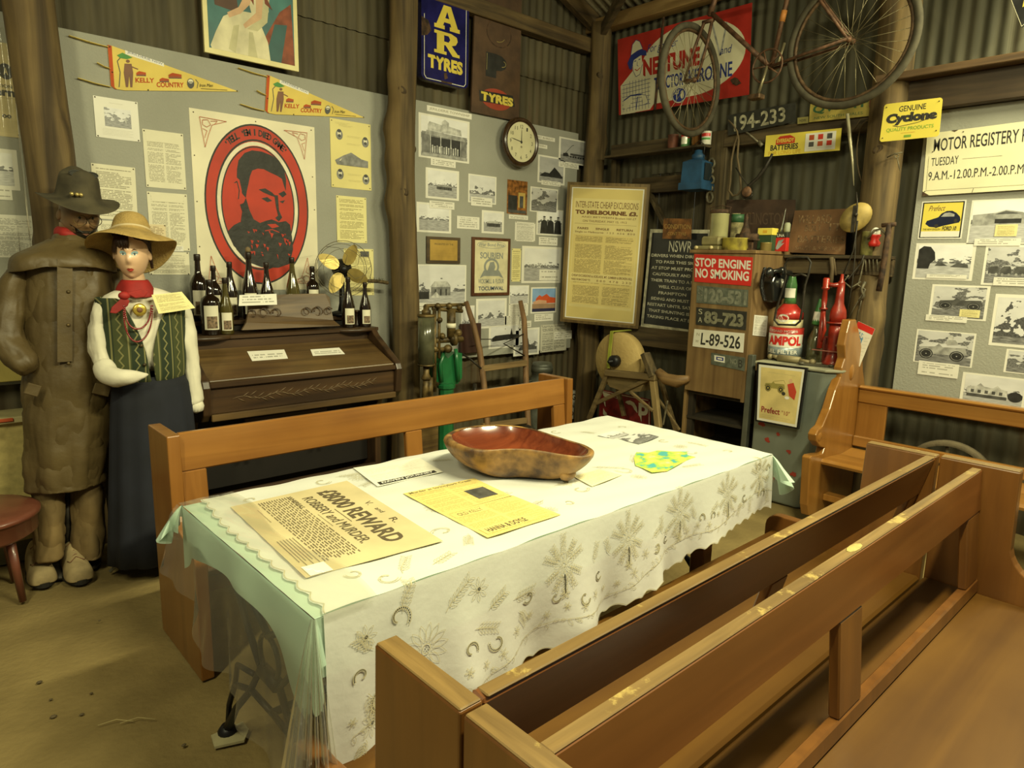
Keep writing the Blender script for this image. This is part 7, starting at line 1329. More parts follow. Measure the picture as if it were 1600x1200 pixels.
# ================================================================== ORGAN
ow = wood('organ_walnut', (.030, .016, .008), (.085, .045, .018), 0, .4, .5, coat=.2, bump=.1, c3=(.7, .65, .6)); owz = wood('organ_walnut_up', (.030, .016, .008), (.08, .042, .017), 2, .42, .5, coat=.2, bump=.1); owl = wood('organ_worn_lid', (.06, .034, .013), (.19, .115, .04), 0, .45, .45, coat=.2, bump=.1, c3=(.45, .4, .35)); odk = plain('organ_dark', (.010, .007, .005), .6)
OX0, OX1 = 1.105, 2.265; t = thing('reed_organ', 'old dark walnut reed organ with a sloping closed lid behind the bench', 'organ', (1.69, 3.8, 0))
def ob(name, a, b, m_=ow, bev=.004, par=None): mb = MB(); mb.box(a, b, bev=bev); return obj(name, mb, m_, par or t)
for xx in (OX0, OX1-.04):
    mb = MB(); mb.prism([V(xx, 4.10, 0), V(xx, 4.10, 1.06), V(xx, 3.74, 1.06), V(xx, 3.70, 1.02), V(xx, 3.46, .875), V(xx, 3.445, .84), V(xx, 3.46, .70), V(xx, 3.50, .66), V(xx, 3.66, .63), V(xx, 3.70, .55), V(xx, 3.70, 0)], (.04, 0, 0)); o = obj('side_panel', mb, owz, t); md = o.modifiers.new('b', 'BEVEL'); md.width = .006; md.segments = 2
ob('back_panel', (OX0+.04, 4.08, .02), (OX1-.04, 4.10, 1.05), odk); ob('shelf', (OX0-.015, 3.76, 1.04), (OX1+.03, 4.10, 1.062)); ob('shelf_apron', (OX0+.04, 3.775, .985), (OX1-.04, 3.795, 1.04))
for cx_, s_ in ((OX0+.14, 1), (OX1-.12, -1)): mb = MB(); mb.lathe([(.14, 0), (.15, .006), (.15, .016), (.14, .022)], (cx_, 3.82, 1.0405), n=28, squash=.72); obj('bottle_shelf', mb, ow, t)
p0, p1 = V(0, 3.775, .985), V(0, 3.475, .862); mb = MB(); up = (p0-p1).normalized(); X = V(1, 0, 0); mb.obox(V((OX0+OX1)/2, (p0.y+p1.y)/2, (p0.z+p1.z)/2), X, up.cross(X), up, (OX1-OX0)/2-.042, .009, (p0-p1).length/2, 0, .004); obj('lid', mb, owl, t)
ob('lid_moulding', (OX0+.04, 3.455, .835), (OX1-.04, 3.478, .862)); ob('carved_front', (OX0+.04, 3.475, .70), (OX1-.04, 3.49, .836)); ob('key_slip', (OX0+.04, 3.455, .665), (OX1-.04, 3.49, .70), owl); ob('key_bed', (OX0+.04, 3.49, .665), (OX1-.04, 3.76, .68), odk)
carv = plain('carving_pale', (.15, .095, .045), .5); mb = MB()
for k in range(40):
    x = OX0+.18+.80*k/40; a = 1 if k % 2 else -1; c = V(x, 3.473, .768+.010*math.sin(k*.7)); mb.tube([c, c+V(.022, 0, .012*a), c+V(.038, 0, .022*a)], [.0018, .003, .0008], 5)
mb.tube([V(OX0+.15+.85*k/30, 3.473, .768+.010*math.sin(k*.93)) for k in range(31)], .0018, 5); o = obj('carved_spray', mb, carv, t); o['kind'] = 'stuff'
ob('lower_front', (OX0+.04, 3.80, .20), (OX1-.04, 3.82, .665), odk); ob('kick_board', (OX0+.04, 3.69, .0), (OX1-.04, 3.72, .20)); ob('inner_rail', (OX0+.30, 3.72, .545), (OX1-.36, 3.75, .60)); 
for xx in (OX0+.32, OX1-.40): mb = MB(); mb.tube([V(xx, 3.72, .56), V(xx, 3.69, .50), V(xx+.01, 3.70, .44), V(xx+.012, 3.72, .38)], [.014, .012, .010, .013], 8); obj('scroll_bracket', mb, owl, t)
for xx in (OX0+.27, OX1-.46): mb = MB(); mb.ball((xx, 3.71, .50), .016, 10, 8, 0, (.8, .8, 2.2)); obj('knee_knob', mb, owl, t)
ob('upper_ledge', (OX0+.02, 3.93, 1.10), (OX1-.0, 4.10, 1.125)); ob('ledge_front', (OX0+.04, 3.95, 1.062), (OX1-.03, 3.965, 1.10), odk)
mb = MB(); mb.lathe([(.03, 0), (.034, .006), (.018, .02), (.022, .045), (.016, .06), (.022, .085), (.034, .09), (.034, .10)], (OX1-.05, 3.89, 1.062), n=14); obj('turned_post', mb, ow, t)
# music desk
def dq(u, v, y): return at(u, v, 1, y)
d0 = [(378, 516, 3.80), (532, 509, 3.80), (521, 500, 3.83), (517, 480, 3.86), (515, 464, 3.885), (508, 459, 3.89), (480, 459, 3.89), (450, 460, 3.89), (405, 463, 3.89), (390, 468, 3.885), (388, 490, 3.85), (385, 504, 3.82)]
mb = MB(); pts = [dq(*q) for q in d0]; mb.prism(pts, (0, .016, 0)); desk = obj('music_desk', mb, wood('desk_walnut', (.085, .05, .022), (.18, .115, .05), 0, .45, .6, coat=.2), t)
mb = MB()
for sx in (-1, 1):
    for (cx_, r_, a0, fl_) in ((.09, .030, 0, 1), (.17, .034, 3.1, -1), (.235, .026, .5, 1)):
        pp_ = []
        for k in range(16): a = a0+fl_*k*.36; rr__ = r_*(1-k*.045); pp_.append(V(dq(455, 488, 3.85).x+sx*(cx_+rr__*math.cos(a)), 0, dq(455, 488, 3.85).z-.0+rr__*math.sin(a)))
        for p in pp_: p.y = 3.872-(3.89-3.80)*(1-(p.z-1.062)/.16)-.010
        mb.tube(pp_, [.005-.0002*k for k in range(16)], 5)
obj('carved_scrolls', mb, ow, desk)
for nm, q, lab in (('typed_card', [(386, 549), (444, 546), (450, 560), (394, 564)], 'white card lying on the left of the organ lid'), ('typed_card', [(485, 546), (530, 543), (539, 553), (489, 556)], 'white card lying on the right of the organ lid')):
    nrm_ = V(0, -(p0.z-p1.z), (p0-p1).length)
    def onlid(u, v):
        d = (u-800)*ra+(v-600)*rb+F*fw; nn = up.cross(X); o_ = V(1.7, (p0.y+p1.y)/2, (p0.z+p1.z)/2)+nn*(.0115 if nn.z > 0 else -.0115); return CP+d*((o_-CP).dot(nn)/d.dot(nn))
    Sheet(nm, [onlid(*z) for z in q], capt, lab, 'card', thick=.001)
Sheet('folded_card', [dq(374, 461, 3.83), dq(432, 459, 3.83), dq(433, 476, 3.81), dq(373, 478, 3.81)], capt, 'white folded card propped on the left of the organ music desk', 'card', thick=.001)
# ------------------------------------------------------------------ bottles
bg = plain('brown_glass', (.012, .006, .003), .06, var=.1, coat=1); bo = plain('olive_glass_bottle', (.075, .060, .012), .08, var=.1, coat=1); lbl = plain('bottle_label', (.76, .72, .56), .6, var=.03); lpic = plain('label_picture', (.30, .20, .12), .6, var=.4, scale=90); frt = plain('bottle_foil', (.02, .012, .008), .35)
def bottle(u, v0, v1, r, y, zb, mat, label, style=0, lab=1):
    b_ = at(u, v0, 1, y); top = at(u, v1, 1, y).z; b_ = V(b_.x, y, zb); h = top-zb; t = thing('glass_bottle', label, 'bottle', tuple(b_), 'dark bottles on the organ')
    if style == 0: prof = [(r*.9, 0), (r, .006), (r, h*.50), (r*.97, h*.56), (r*.75, h*.64), (r*.42, h*.70), (r*.34, h*.76), (r*.30, h*.92)]
    elif style == 1: prof = [(r*.9, 0), (r, .006), (r, h*.42), (r*.85, h*.52), (r*.58, h*.64), (r*.38, h*.76), (r*.30, h*.92)]
    else: prof = [(r*.9, 0), (r, .006), (r, h*.58), (r*.9, h*.66), (r*.45, h*.72), (r*.40, h*.78), (r*.36, h*.92)]
    mb = MB(); mb.lathe(prof+[(r*.30, h*.93)], b_, n=24); obj('glass_body', mb, mat, t)
    mb = MB(); mb.lathe([(r*.34, h*.90), (r*.37, h*.905), (r*.37, h*.985), (r*.33, h), (.0001, h)], b_, n=16); obj('neck_ring', mb, frt, t)
    if lab:
        lh = h*(.50 if style == 0 else .42 if style == 1 else .58); o = label_wrap(t, b_, r, lh*.18, lh*.93, 212, 300, lbl, 'paper_label'); label_wrap(t, b_, r+.0006, lh*.22, lh*.60, 228, 290, lpic, 'label_print')
    return t
ZS, ZU = 1.062, 1.125
bottle(312, 478, 397, .047, 3.99, ZU, bg, 'tall broad dark bottle at the far left end of the upper organ ledge')
bottle(336, 480, 415, .040, 4.00, ZU, bg, 'dark bottle second from the left on the upper organ ledge', 0)
bottle(331, 523, 437, .050, 3.83, ZS, bg, 'dark round-shouldered bottle in front at the left end of the organ', 2)
bottle(355, 521, 434, .037, 3.82, ZS, bo, 'slender olive green bottle in front at the left end of the organ', 1)
bottle(361, 476, 409, .042, 3.99, ZU, bg, 'dark bottle behind the olive green one', 1)
t = bottle(391, 474, 394, .046, 4.00, ZU, bg, 'dark bottle with a protruding cork, behind the folded card', 1); 
b_ = Vector(t.location); tz = at(391, 394, 1, 4.0).z; mb = MB(); mb.lathe([(.012, 0), (.016, .006), (.014, .022), (.004, .03)], V(b_.x, b_.y, tz), n=10); o = obj('cork', mb, plain('cork', (.25, .18, .09), .8), t)
bottle(418, 472, 410, .042, 4.00, ZU, bg, 'dark bottle right of the corked one, above the music desk', 1)
bottle(458, 472, 402, .043, 4.01, ZU, bo, 'amber bottle with a long neck above the middle of the music desk', 1)
bottle(489, 471, 416, .041, 4.00, ZU, bg, 'short wide-necked dark bottle at the right of the music desk', 2)
bottle(545, 513, 433, .040, 3.82, ZS, bg, 'tall dark bottle in front of the old fan base', 1)
bottle(571, 512, 441, .036, 3.82, ZS, bg, 'rightmost dark bottle on the organ, beside the middle post', 1)
# ------------------------------------------------------------------ fan
fc = at(536, 420, 1, 3.90); brass = plain('aged_brass', (.55, .42, .13), .35, metal=.5, var=.15, scale=14); t = thing('desk_fan', 'antique black desk fan with four brass blades and wire guard on the organ', 'fan', (fc.x, 3.95, ZU))
D_ = V(-.35, -.93, 0).normalized(); S_ = V(-D_.y, D_.x, 0); U_ = V(0, 0, 1); Rf = (at(573, 420, 1, 3.9)-fc).length*1.02
mb = MB(); mb.lathe([(.02, .02), (.026, .0), (.05, -.02), (.062, -.05), (.058, -.11), (.03, -.13)], fc, D_, 20); obj('motor', mb, castiron, t)
mb = MB(); bx = fc-D_*.07; mb.tube([bx, V(bx.x, bx.y, ZU+.08), V(bx.x, bx.y, ZU+.02)], [.016, .018, .03], 10); mb.lathe([(.075, 0), (.078, .012), (.06, .024), (.03, .032)], V(bx.x, bx.y, ZU), n=24); obj('base', mb, castiron, t)
for k in range(4):
    a = math.radians(62+90*k); r_ = S_*math.cos(a)+U_*math.sin(a); q_ = S_*-math.sin(a)+U_*math.cos(a); mb = MB(); nn = 18; rings = []
    pts = [fc+r_*(.030+.070*(1-math.cos(th))*.98)+q_*(.040*math.sin(th)*(1+.2*math.cos(th)))+D_*(.012+.014*math.sin(th)) for th in [2*PI*i/nn for i in range(nn)]]
    mb.prism(pts, D_*.002); o = obj('blade', mb, brass, t)
mb = MB()
mb.tube([fc+D_*.03+(S_*math.cos(2*PI*k/40)+U_*math.sin(2*PI*k/40))*Rf for k in range(40)], .0022, 5, closed=True); mb.tube([fc+D_*.05+(S_*math.cos(2*PI*k/40)+U_*math.sin(2*PI*k/40))*Rf*.72 for k in range(40)], .0013, 4, closed=True)
for k in range(6):
    a = 2*PI*k/6+.3; r_ = S_*math.cos(a)+U_*math.sin(a); r2 = S_*math.cos(a+.9)+U_*math.sin(a+.9); mb.tube([fc+D_*.035+r_*.03, fc+D_*.06+r_*Rf*.5, fc+D_*.05+(r_*.5+r2*.5)*Rf*.85, fc+D_*.03+r2*Rf], .0014, 4)
mb.tube([fc+D_*-.05+(S_*math.cos(2*PI*k/40)+U_*math.sin(2*PI*k/40))*Rf*.9 for k in range(40)], .0018, 5, closed=True); obj('wire_guard', mb, tp, t)
mb = MB(); mb.lathe([(.022, .034), (.018, .045), (.006, .05)], fc, D_, 14); obj('hub', mb, castiron, t)
# ================================================================== GREEN PUMP ENGINE
gp = plain('machine_green', (.018, .17, .055), .35, var=.2, scale=6, coat=.3); bz_ = plain('old_brass', (.20, .135, .045), .5, metal=.4, var=.4, scale=20); ws = plain('cloudy_glass', (.12, .12, .07), .2, var=.3, coat=.6)
Y0 = 3.72; g = lambda u, v, dy=0: at(u, v, 1, Y0+dy); gx = g(697, 640); t = thing('fuel_pump', 'green cast column with old brass pump gear and a glass cylinder, beside the post', 'pump', (gx.x, Y0, 0))
mb = MB(); zt_ = g(697, 601).z; mb.lathe([(.11, 0), (.11, .03), (.06, .05), (.055, .10), (.052, zt_-.03), (.064, zt_-.02), (.064, zt_), (.05, zt_+.01)], (gx.x, Y0, 0), n=10, smooth=False); obj('column', mb, gp, t)
mb = MB(); mb.prism([g(683, 600), g(715, 600), g(722, 590), (g(722, 552)), g(712, 550), g(700, 560), g(690, 548), g(680, 553), g(676, 575)], (0, .09, 0)); mb.tube([g(690, 597, -.02), g(688, 570, -.03), g(695, 545, -.02)], .014, 10); mb.tube([g(716, 596, -.02), g(714, 565, -.03), g(712, 545, -.02)], .014, 10); obj('bracket', mb, gp, t)
mb = MB(); a, b = g(666, 570, -.05), g(666, 492, -.05); mb.lathe([(.055, 0), (.055, b.z-a.z)], a, n=20); obj('glass_cylinder', mb, ws, t)
mb = MB(); mb.lathe([(.058, -.012), (.06, -.008), (.058, .004)], b, n=20); mb.lathe([(.03, 0), (.03, .03), (.02, .035), (.02, .06)], b, n=14); mb.lathe([(.058, -.005), (.058, .006)], a, n=20); mb.lathe([(.028, -.10), (.034, -.09), (.02, -.06), (.022, 0)], a, n=14); mb.tube([a+V(0, 0, -.09), g(664, 625, -.05)], [.020, .024], 10); obj('cylinder_fittings', mb, bz_, t)
mb = MB()
for (u, v0, v1, r_) in ((679, 482, 612, .014), (686, 478, 560, .011), (705, 484, 528, .030), (672, 590, 630, .022)): mb.tube([g(u, v0, -.05), g(u, v1, -.05)], r_, 10)
for q0, q1, r_ in (((664, 478), (725, 476), .012), ((676, 482), (722, 486), .014), ((650, 633), (690, 633), .014), ((680, 532), (722, 530), .020), ((672, 548), (700, 545), .016), ((684, 600), (664, 600), .014)): mb.tube([g(*q0, -.04), g(*q1, -.04)], r_, 8)
for (u, v, r_) in ((700, 545, .030), (709, 530, .036), (716, 520, .026), (679, 545, .022), (684, 478, .020), (702, 478, .022), (718, 480, .020), (691, 525, .022), (672, 636, .02), (687, 500, .02)): mb.ball(g(u, v, -.06), r_, 10, 7)
mb.lathe([(.045, -.012), (.045, .012)], g(709, 530, -.06), (1, -.2, 0), 16); obj('pump_gear', mb, bz_, t)
mb = MB(); mb.lathe([(.033, 0), (.033, .03)], g(705, 512, -.055), n=14); obj('white_gauge_band', mb, lbl, t); mb = MB(); mb.ball(g(657, 632, -.05), .022, 8, 6); mb.tube([g(650, 634, -.05), g(664, 634, -.05)], .018, 8); obj('green_elbow', mb, gp, t)
# ------------------------------------------------------------------ hand truck
hw_ = wood('barrow_wood', (.13, .07, .03), (.26, .145, .06), 2, .7, .7, bump=.3); t = thing('hand_truck', 'old wooden sack truck with curved handles leaning on the clock board', 'trolley', tuple(V(g(780, 640).x, 3.75, 0)))
for side in (((728, 471, 4.05), (739, 505, 4.0), (749, 545, 3.95), (756, 600, 3.88), (760, 650, 3.80), (764, 700, 3.72)), ((813, 470, 4.08), (819, 500, 4.03), (821, 545, 3.97), (822, 600, 3.88), (825, 660, 3.80), (828, 690, 3.74))):
    q = [at(u, v, 1, y) for u, v, y in side]; e_ = q[-1]+(q[-1]-q[-2])*.2; q.append(V(e_.x, 3.66, .02)); mb = MB(); mb.tube(q, [.018, .022, .024, .024, .024, .024, .022], 8); obj('side_rail', mb, hw_, t)
for v, y in ((575, 3.90), (665, 3.79)):
    a, b = at(753, v+1, 1, y), at(822, v-8, 1, y); mb = MB(); mb.bar(a, b, .03, .045, bev=.004); obj('cross_bar', mb, wood('barrow_bar', (.17, .11, .045), (.30, .2, .085), 0, .7), t)
mb = MB(); mb.tube([at(718, 550, 1, 4.0), at(736, 562, 1, 3.9), at(752, 576, 1, 3.86)], .008, 6); mb.tube([at(818, 522, 1, 4.0), at(787, 537, 1, 3.82), at(820, 556, 1, 3.95)], .007, 6); mb.tube([at(752, 530, 1, 3.98), at(785, 530, 1, 4.04)], .004, 5); mb.tube([at(742, 600, 1, 3.86), at(742, 620, 1, 3.82)], .016, 8); obj('iron_stays', mb, tm, t)
for u in (752, 812): c = at(u, 640, 1, 3.82); mb = MB(); mb.lathe([(.03, -.02), (.11, -.02), (.12, 0), (.11, .02), (.03, .02)], V(c.x, 3.72, .122), (1, 0, 0), 24); obj('wheel', mb, tm, t)
mb = MB(); a = L(738, 520, .06); mb.box((a.x-.10, 4.10, a.z-.16), (a.x+.10, 4.13, a.z+.07), bev=.004); tag(obj('dark_book_box', mb, plain('maroon_board', (.055, .02, .012), .6)), 'dark maroon board half hidden behind the pump and handcart', 'panel')
# milk can
mc = plain('can_grey', (.14, .15, .12), .45, metal=.3, var=.3, scale=8); c = at(847, 575, 1, 3.88); t = thing('milk_can', 'grey metal milk can with a domed lid behind the far bench end', 'milk can', (c.x, 3.88, 0))
mb = MB(); z1 = at(847, 590, 1, 3.88).z; mb.lathe([(.15, 0), (.155, .02), (.155, z1-.10), (.13, z1-.03), (.085, z1+.0), (.082, z1+.04), (.09, z1+.045)], (c.x, 3.88, 0), n=28); obj('can_body', mb, mc, t); mb = MB(); mb.lathe([(.088, z1+.046), (.09, z1+.09), (.085, z1+.095), (.088, z1+.10), (.075, z1+.125), (.001, z1+.135)], (c.x, 3.88, 0), n=28); obj('lid', mb, mc, t); mb = MB(); mb.tube([V(c.x-.10, 3.88, z1-.01), V(c.x-.17, 3.88, z1-.02), V(c.x-.18, 3.88, z1-.08), V(c.x-.155, 3.88, z1-.10)], .008, 6); obj('handle', mb, mc, t)
mb = MB(); c0 = L(662, 690, .06); mb.box((c0.x-.10, 4.06, 0), (c0.x+.12, 4.09, .46), bev=.004); tag(obj('stained_board', mb, wood('stained_ply', (.20, .12, .04), (.42, .28, .09), 0, .8, .8, c3=(.3, .25, .2))), 'stained yellow-brown board standing on the floor behind the green column', 'board')
# ------------------------------------------------------------------ far left: map chest and chair
mb = MB(); a = at(-70, 640, 1, 3.98); b = at(40, 640, 1, 3.98); ck_ = plain('crazed_cream', (.56, .46, .17), .6, var=.12, scale=30); t = thing('cream_cupboard', 'low cream crackled panel cupboard at the far left behind the coat', 'cupboard', (.1, 3.95, 0)); z1 = at(20, 650, 1, 3.9).z
mb.box((a.x, 3.90, .10), (.44, 3.93, z1-.03), bev=.003); obj('front_panel', mb, ck_, t); mb = MB(); mb.box((a.x, 3.87, z1-.03), (.46, 4.08, z1), bev=.004); obj('top_rail', mb, plain('cream_rail', (.50, .44, .22), .6), t); mb = MB(); mb.box((a.x, 3.90, 0), (.45, 4.06, .10)); obj('plinth', mb, plain('dull_olive', (.14, .12, .05), .7), t)
mb = MB(); c = at(8, 656, 1, 3.88); mb.box((c.x-.03, 3.86, c.z-.008), (c.x+.03, 3.885, c.z+.008), bev=.003); obj('handle', mb, feltred, t)
t = thing('round_stool', 'dark red-brown round-seated stool at the far left edge', 'stool', tuple(V(at(-48, 775, 1, 3.6).x, 3.55, 0))); c = V(t.location.x, 3.55, 0); z1 = .38; rs = plain('stool_red', (.16, .05, .028), .4, coat=.3)
mb = MB(); mb.lathe([(.20, z1-.10), (.225, z1-.08), (.225, z1-.012), (.24, z1-.008), (.24, z1+.008), (.22, z1+.018), (.001, z1+.02)], c, n=32); obj('seat', mb, rs, t)
for k in range(4): a = PI/4+k*PI/2; mb = MB(); mb.tube([c+V(.15*math.cos(a), .15*math.sin(a), z1-.09), c+V(.18*math.cos(a), .18*math.sin(a), .0)], [.02, .014], 8); obj('leg', mb, rs, t)
mb = MB(); a, b = at(-90, 60, 1, 4.10), at(62, 640, 1, 4.10); mb.grid(lambda i, j: V(a.x+(.60-a.x)*i, 4.108+.010*math.sin(i*14+3*j)+.006*math.sin(i*37), 2.52-(2.52-.95)*j), 60, 20); tag(obj('plastic_film', mb, plastic('film', .05), fixn=False), 'clear plastic film hung over the papers at the far left edge', 'film')
# ================================================================== DRESSED SHOP DUMMIES
def ring(uL, uR, v, Y, dep, n=28, fold=0, nf=7, ph=0, zo=0, tilt=0, sq=1.0, Yoff=0):
    A, B = at(uL, v, 1, Y), at(uR, v, 1, Y); c = (A+B)/2; hw = (B.x-A.x)/2; z = c.z+zo; out = []
    for k in range(n):
        a = 2*PI*k/n; q = 1+fold*math.sin(nf*a+ph); ca, sa = math.cos(a), math.sin(a); ca = math.copysign(abs(ca)**sq, ca); sa = math.copysign(abs(sa)**sq, sa)
        out.append(V(c.x+hw*q*ca, Y+Yoff+dep*q*sa, z+tilt*ca))
    return out
def cloth(name, rings, mat, parent, cap=True, sub=1, label=None):
    mb = MB(); mb.loft(rings, cap=cap); o = obj(name, mb, mat, parent, label); 
    if sub: subdiv(o, sub)
    return o
class Head:
    """face surface: local x side, y forward, z up, in a -1..1 head box"""
    def __init__(s, c, D, hx, hy, hz, chin=.40, nose=1.0, tilt=0):
        s.c = Vector(c); s.D = Vector(D).normalized(); s.S = V(-s.D.y, s.D.x, 0).normalized(); s.U = s.S.cross(s.D); s.U = s.U if s.U.z > 0 else -s.U; s.h = (hx, hy, hz); s.chin = chin; s.nose = nose
        s.S = s.S if s.S.x > 0 else -s.S
        if tilt: q = Matrix.Rotation(tilt, 3, s.D); s.S = q@s.S; s.U = q@s.U
    def y(s, x, z):
        w_ = s.wid(z); q = 1-(x/w_)**2 if abs(x) < w_ else 0; zz = max(-1, min(1, z)); b = math.sqrt(max(0, q))*max(.0, (1-abs(zz)**2.6))**.5*(1-.10*max(0, -zz))
        g = lambda cx, cz, sx, sz: math.exp(-((x-cx)/sx)**2-((z-cz)/sz)**2)
        b += s.nose*(.20*g(0, -.20, .10, .12)+.10*g(0, -.03, .07, .15)) - .085*(g(-.32, .06, .17, .10)+g(.32, .06, .17, .10)) + .04*(g(-.32, .06, .09, .06)+g(.32, .06, .09, .06))+ .035*g(0, .20, .5, .07)
        b += .055*g(0, -.50, .17, .055)+.045*g(0, -.60, .13, .05)-.03*g(0, -.55, .2, .012)-.035*g(0, -.70, .2, .05)+.07*g(0, -.86, .18, .10)+.03*(g(-.45, -.22, .2, .16)+g(.45, -.22, .2, .16)); return b
    def wid(s, z): return (1-s.chin*max(0, -z-.05)**1.35)*math.sqrt(max(.0, 1-abs(max(-1, min(1, z)))**3.0)) or .001
    def P(s, x, z, off=0, y=None): y = s.y(x, z) if y is None else y; return s.c+s.S*(x*s.h[0])+s.D*(y*s.h[1]+off)+s.U*(z*s.h[2])
    def build(s, mat, parent, name='head'):
        mb = MB(); n, m_ = 40, 44; rows = []
        for j in range(m_+1):
            z = -.995+1.99*j/m_; w_ = s.wid(z); row = []
            for k in range(n):
                a = 2*PI*k/n; x = w_*math.cos(a)
                if math.sin(a) >= 0: y = s.y(x*.999, z)
                else: y = -abs(math.sin(a))*math.sqrt(max(0, 1-abs(z)**2.6))*(1.0 if z > -.3 else 1+(z+.3)*.9)
                row.append(s.P(x, z, 0, y))
            rows.append(row)
        mb.loft(rows); return obj(name, mb, mat, parent)
    def patch(s, pts, mat, parent, name, off=.0012):
        mb = MB(); cx = sum(p[0] for p in pts)/len(pts); cz = sum(p[1] for p in pts)/len(pts); R = []
        for f in (1, .75, .5, .25): R += [s.P(cx+(x-cx)*f, cz+(z-cz)*f, off) for x, z in pts]
        R.append(s.P(cx, cz, off)); n = len(pts); fs = [(r*n+k, r*n+(k+1) % n, (r+1)*n+(k+1) % n, (r+1)*n+k) for r in range(3) for k in range(n)]+[(3*n+k, 3*n+(k+1) % n, 4*n) for k in range(n)]
        mb.add(R, fs, smooth=True); return obj(name, mb, mat, parent, fixn=False)
def ov(cx, cz, rx, rz, n=16, ang=0):
    c_, s_ = math.cos(ang), math.sin(ang); return [(cx+rx*math.cos(2*PI*k/n)*c_-rz*math.sin(2*PI*k/n)*s_, cz+rx*math.cos(2*PI*k/n)*s_+rz*math.sin(2*PI*k/n)*c_) for k in range(n)]
# ------------------------------------------------------------------ woman
WYp = 3.44
skinm = plain('mannequin_skin', (.72, .47, .29), .35, var=.04, scale=6, coat=.2); cotton = plain('cream_blouse', (.74, .70, .56), .8, var=.08, scale=8, bump=.15, bscale=25); navy2 = plain('navy_skirt', (.010, .012, .022), .85, var=.2, scale=6); scarf = plain('red_scarf', (.36, .014, .010), .7, var=.2, scale=14, bump=.2, bscale=20)
t = thing('mannequin', 'person in straw hat, red neckerchief, patterned green vest, white blouse and long navy skirt', 'mannequin', tuple(V(at(215, 880, 2, 0).x, WYp, 0)))  # this figure is a dressed shop mannequin on a stand
hd = Head(at(206, 398, 1, WYp), (-.36, -.92, -.03), .068, .092, .112, .42)
h = hd.build(skinm, t)
eye_b = plain('blue_eyeshadow', (.30, .46, .50), .5); eye_w = plain('eye_white', (.75, .72, .62), .3); iris = plain('iris_blue', (.03, .13, .18), .2); lip = plain('lipstick', (.55, .07, .05), .3); brow = plain('brow_brown', (.10, .045, .02), .7); hairb = plain('chestnut_hair', (.055, .022, .010), .5, var=.4, scale=60, bump=.5, bscale=120); cheek = plain('rouge', (.72, .36, .24), .4)
for sx in (-1, 1):
    hd.patch(ov(.33*sx, .09, .20, .080, ang=.15*sx), eye_b, h, 'eyeshadow', .0010); hd.patch(ov(.33*sx, .035, .125, .036), eye_w, h, 'eye', .0014); hd.patch(ov(.33*sx, .04, .046, .036), iris, h, 'iris', .0018)
    hd.patch([(.16*sx, .17), (.32*sx, .235), (.50*sx, .20), (.32*sx, .26)], brow, h, 'eyebrow', .002)
    hd.patch([(.18*sx, .04), (.33*sx, .085), (.50*sx, .055), (.33*sx, .105)], brow, h, 'eyelash', .0020)
hd.patch([(-.22, -.545), (-.10, -.495), (0, -.51), (.10, -.495), (.22, -.545), (.11, -.615), (0, -.63), (-.11, -.615)], lip, h, 'lips', .0018)
for sx in (-1, 1): mb = MB(); p = hd.P(sx*.98, -.02, 0, -.05); mb.lathe([(.001, .006), (.012, .007), (.016, .002), (.012, -.004)], p, hd.S*sx+hd.D*.4, 12, squash=1.7); obj('ear', mb, skinm, h)
# hair: a cap round the skull, longer on the right, with a fringe
mb = MB(); rows = []
for j in range(9):
    z = .98-.80*j/8; row = []
    for k in range(25):
        a = math.radians(-25+230*k/24+180-25); w_ = max(.25, hd.wid(z))*1.14; row.append(hd.P(w_*math.cos(a+.0), z-.10*(j/8), 0, (math.sin(a)*math.sqrt(max(.05, 1-abs(z)**2.6))*1.13)))
    rows.append(row)
mb.loft(rows, cap=False, closed=False)
for k in range(16):
    x0 = -.80+.72*k/15; z0 = .62; x1 = x0+.12+.05*math.sin(k*2); z1 = .30+.12*abs(x0+.5)-.05*math.sin(k*3); mb.tube([hd.P(x0, z0+.1, .012), hd.P((x0+x1)/2, (z0+z1)/2+.05, .012), hd.P(x1, z1, .006)], [.009, .009, .003], 5)
for k in range(14):
    x0 = .50+.05*(k % 5); z0 = .62; zb = .42-.075*k; p = hd.P(min(.98, x0+.28), z0-.02*k, .006, .35-.08*k); q = hd.P(1.06, zb, 0, .10-.05*k); mb.tube([hd.P(x0-.1, .72, .012), p, q], [.011, .012, .006], 5)
o = obj('hair', mb, hairb, t); 
# neck
A = at(209, 428, 1, WYp); B = at(214, 462, 1, WYp); mb = MB(); mb.tube([A+V(0, .01, .03), A+V(0, .01, 0), B], [.044, .042, .055], 20); obj('neck', mb, skinm, t)
# straw hat
straw = plain('straw', (.50, .34, .11), .75, var=.12, scale=20, bump=.5, bscale=140); straw_d = plain('straw_band', (.62, .50, .28), .7)
hc = hd.P(0, .57, 0, -.34); hat_ax = (hd.U-hd.D*.52+V(-.05, 0, 0)).normalized(); HX = hd.S; HX = (HX-hat_ax*HX.dot(hat_ax)).normalized(); HY = hat_ax.cross(HX); mb = MB(); rows = []
prof = [(.001, .120), (.040, .122), (.062, .110), (.072, .080), (.080, .040), (.086, .018), (.112, .006), (.140, -.006), (.165, -.022), (.180, -.036)]
for i, (r, hh) in enumerate(prof):
    row = []
    for k in range(48):
        a = 2*PI*k/48; f = max(0, (i-5)/4); wv = .030*math.sin(2*a+1.2)+.012*math.sin(3*a+1.0); row.append(hc+HX*(r*math.cos(a)*1.02)+HY*(r*math.sin(a)*1.05)+hat_ax*(hh+wv*f*1.0-.012*f))
    rows.append(row)
mb.loft(rows, cap=False); o = obj('straw_hat', mb, straw, t); md = o.modifiers.new('s', 'SOLIDIFY'); md.thickness = .003; subdiv(o)
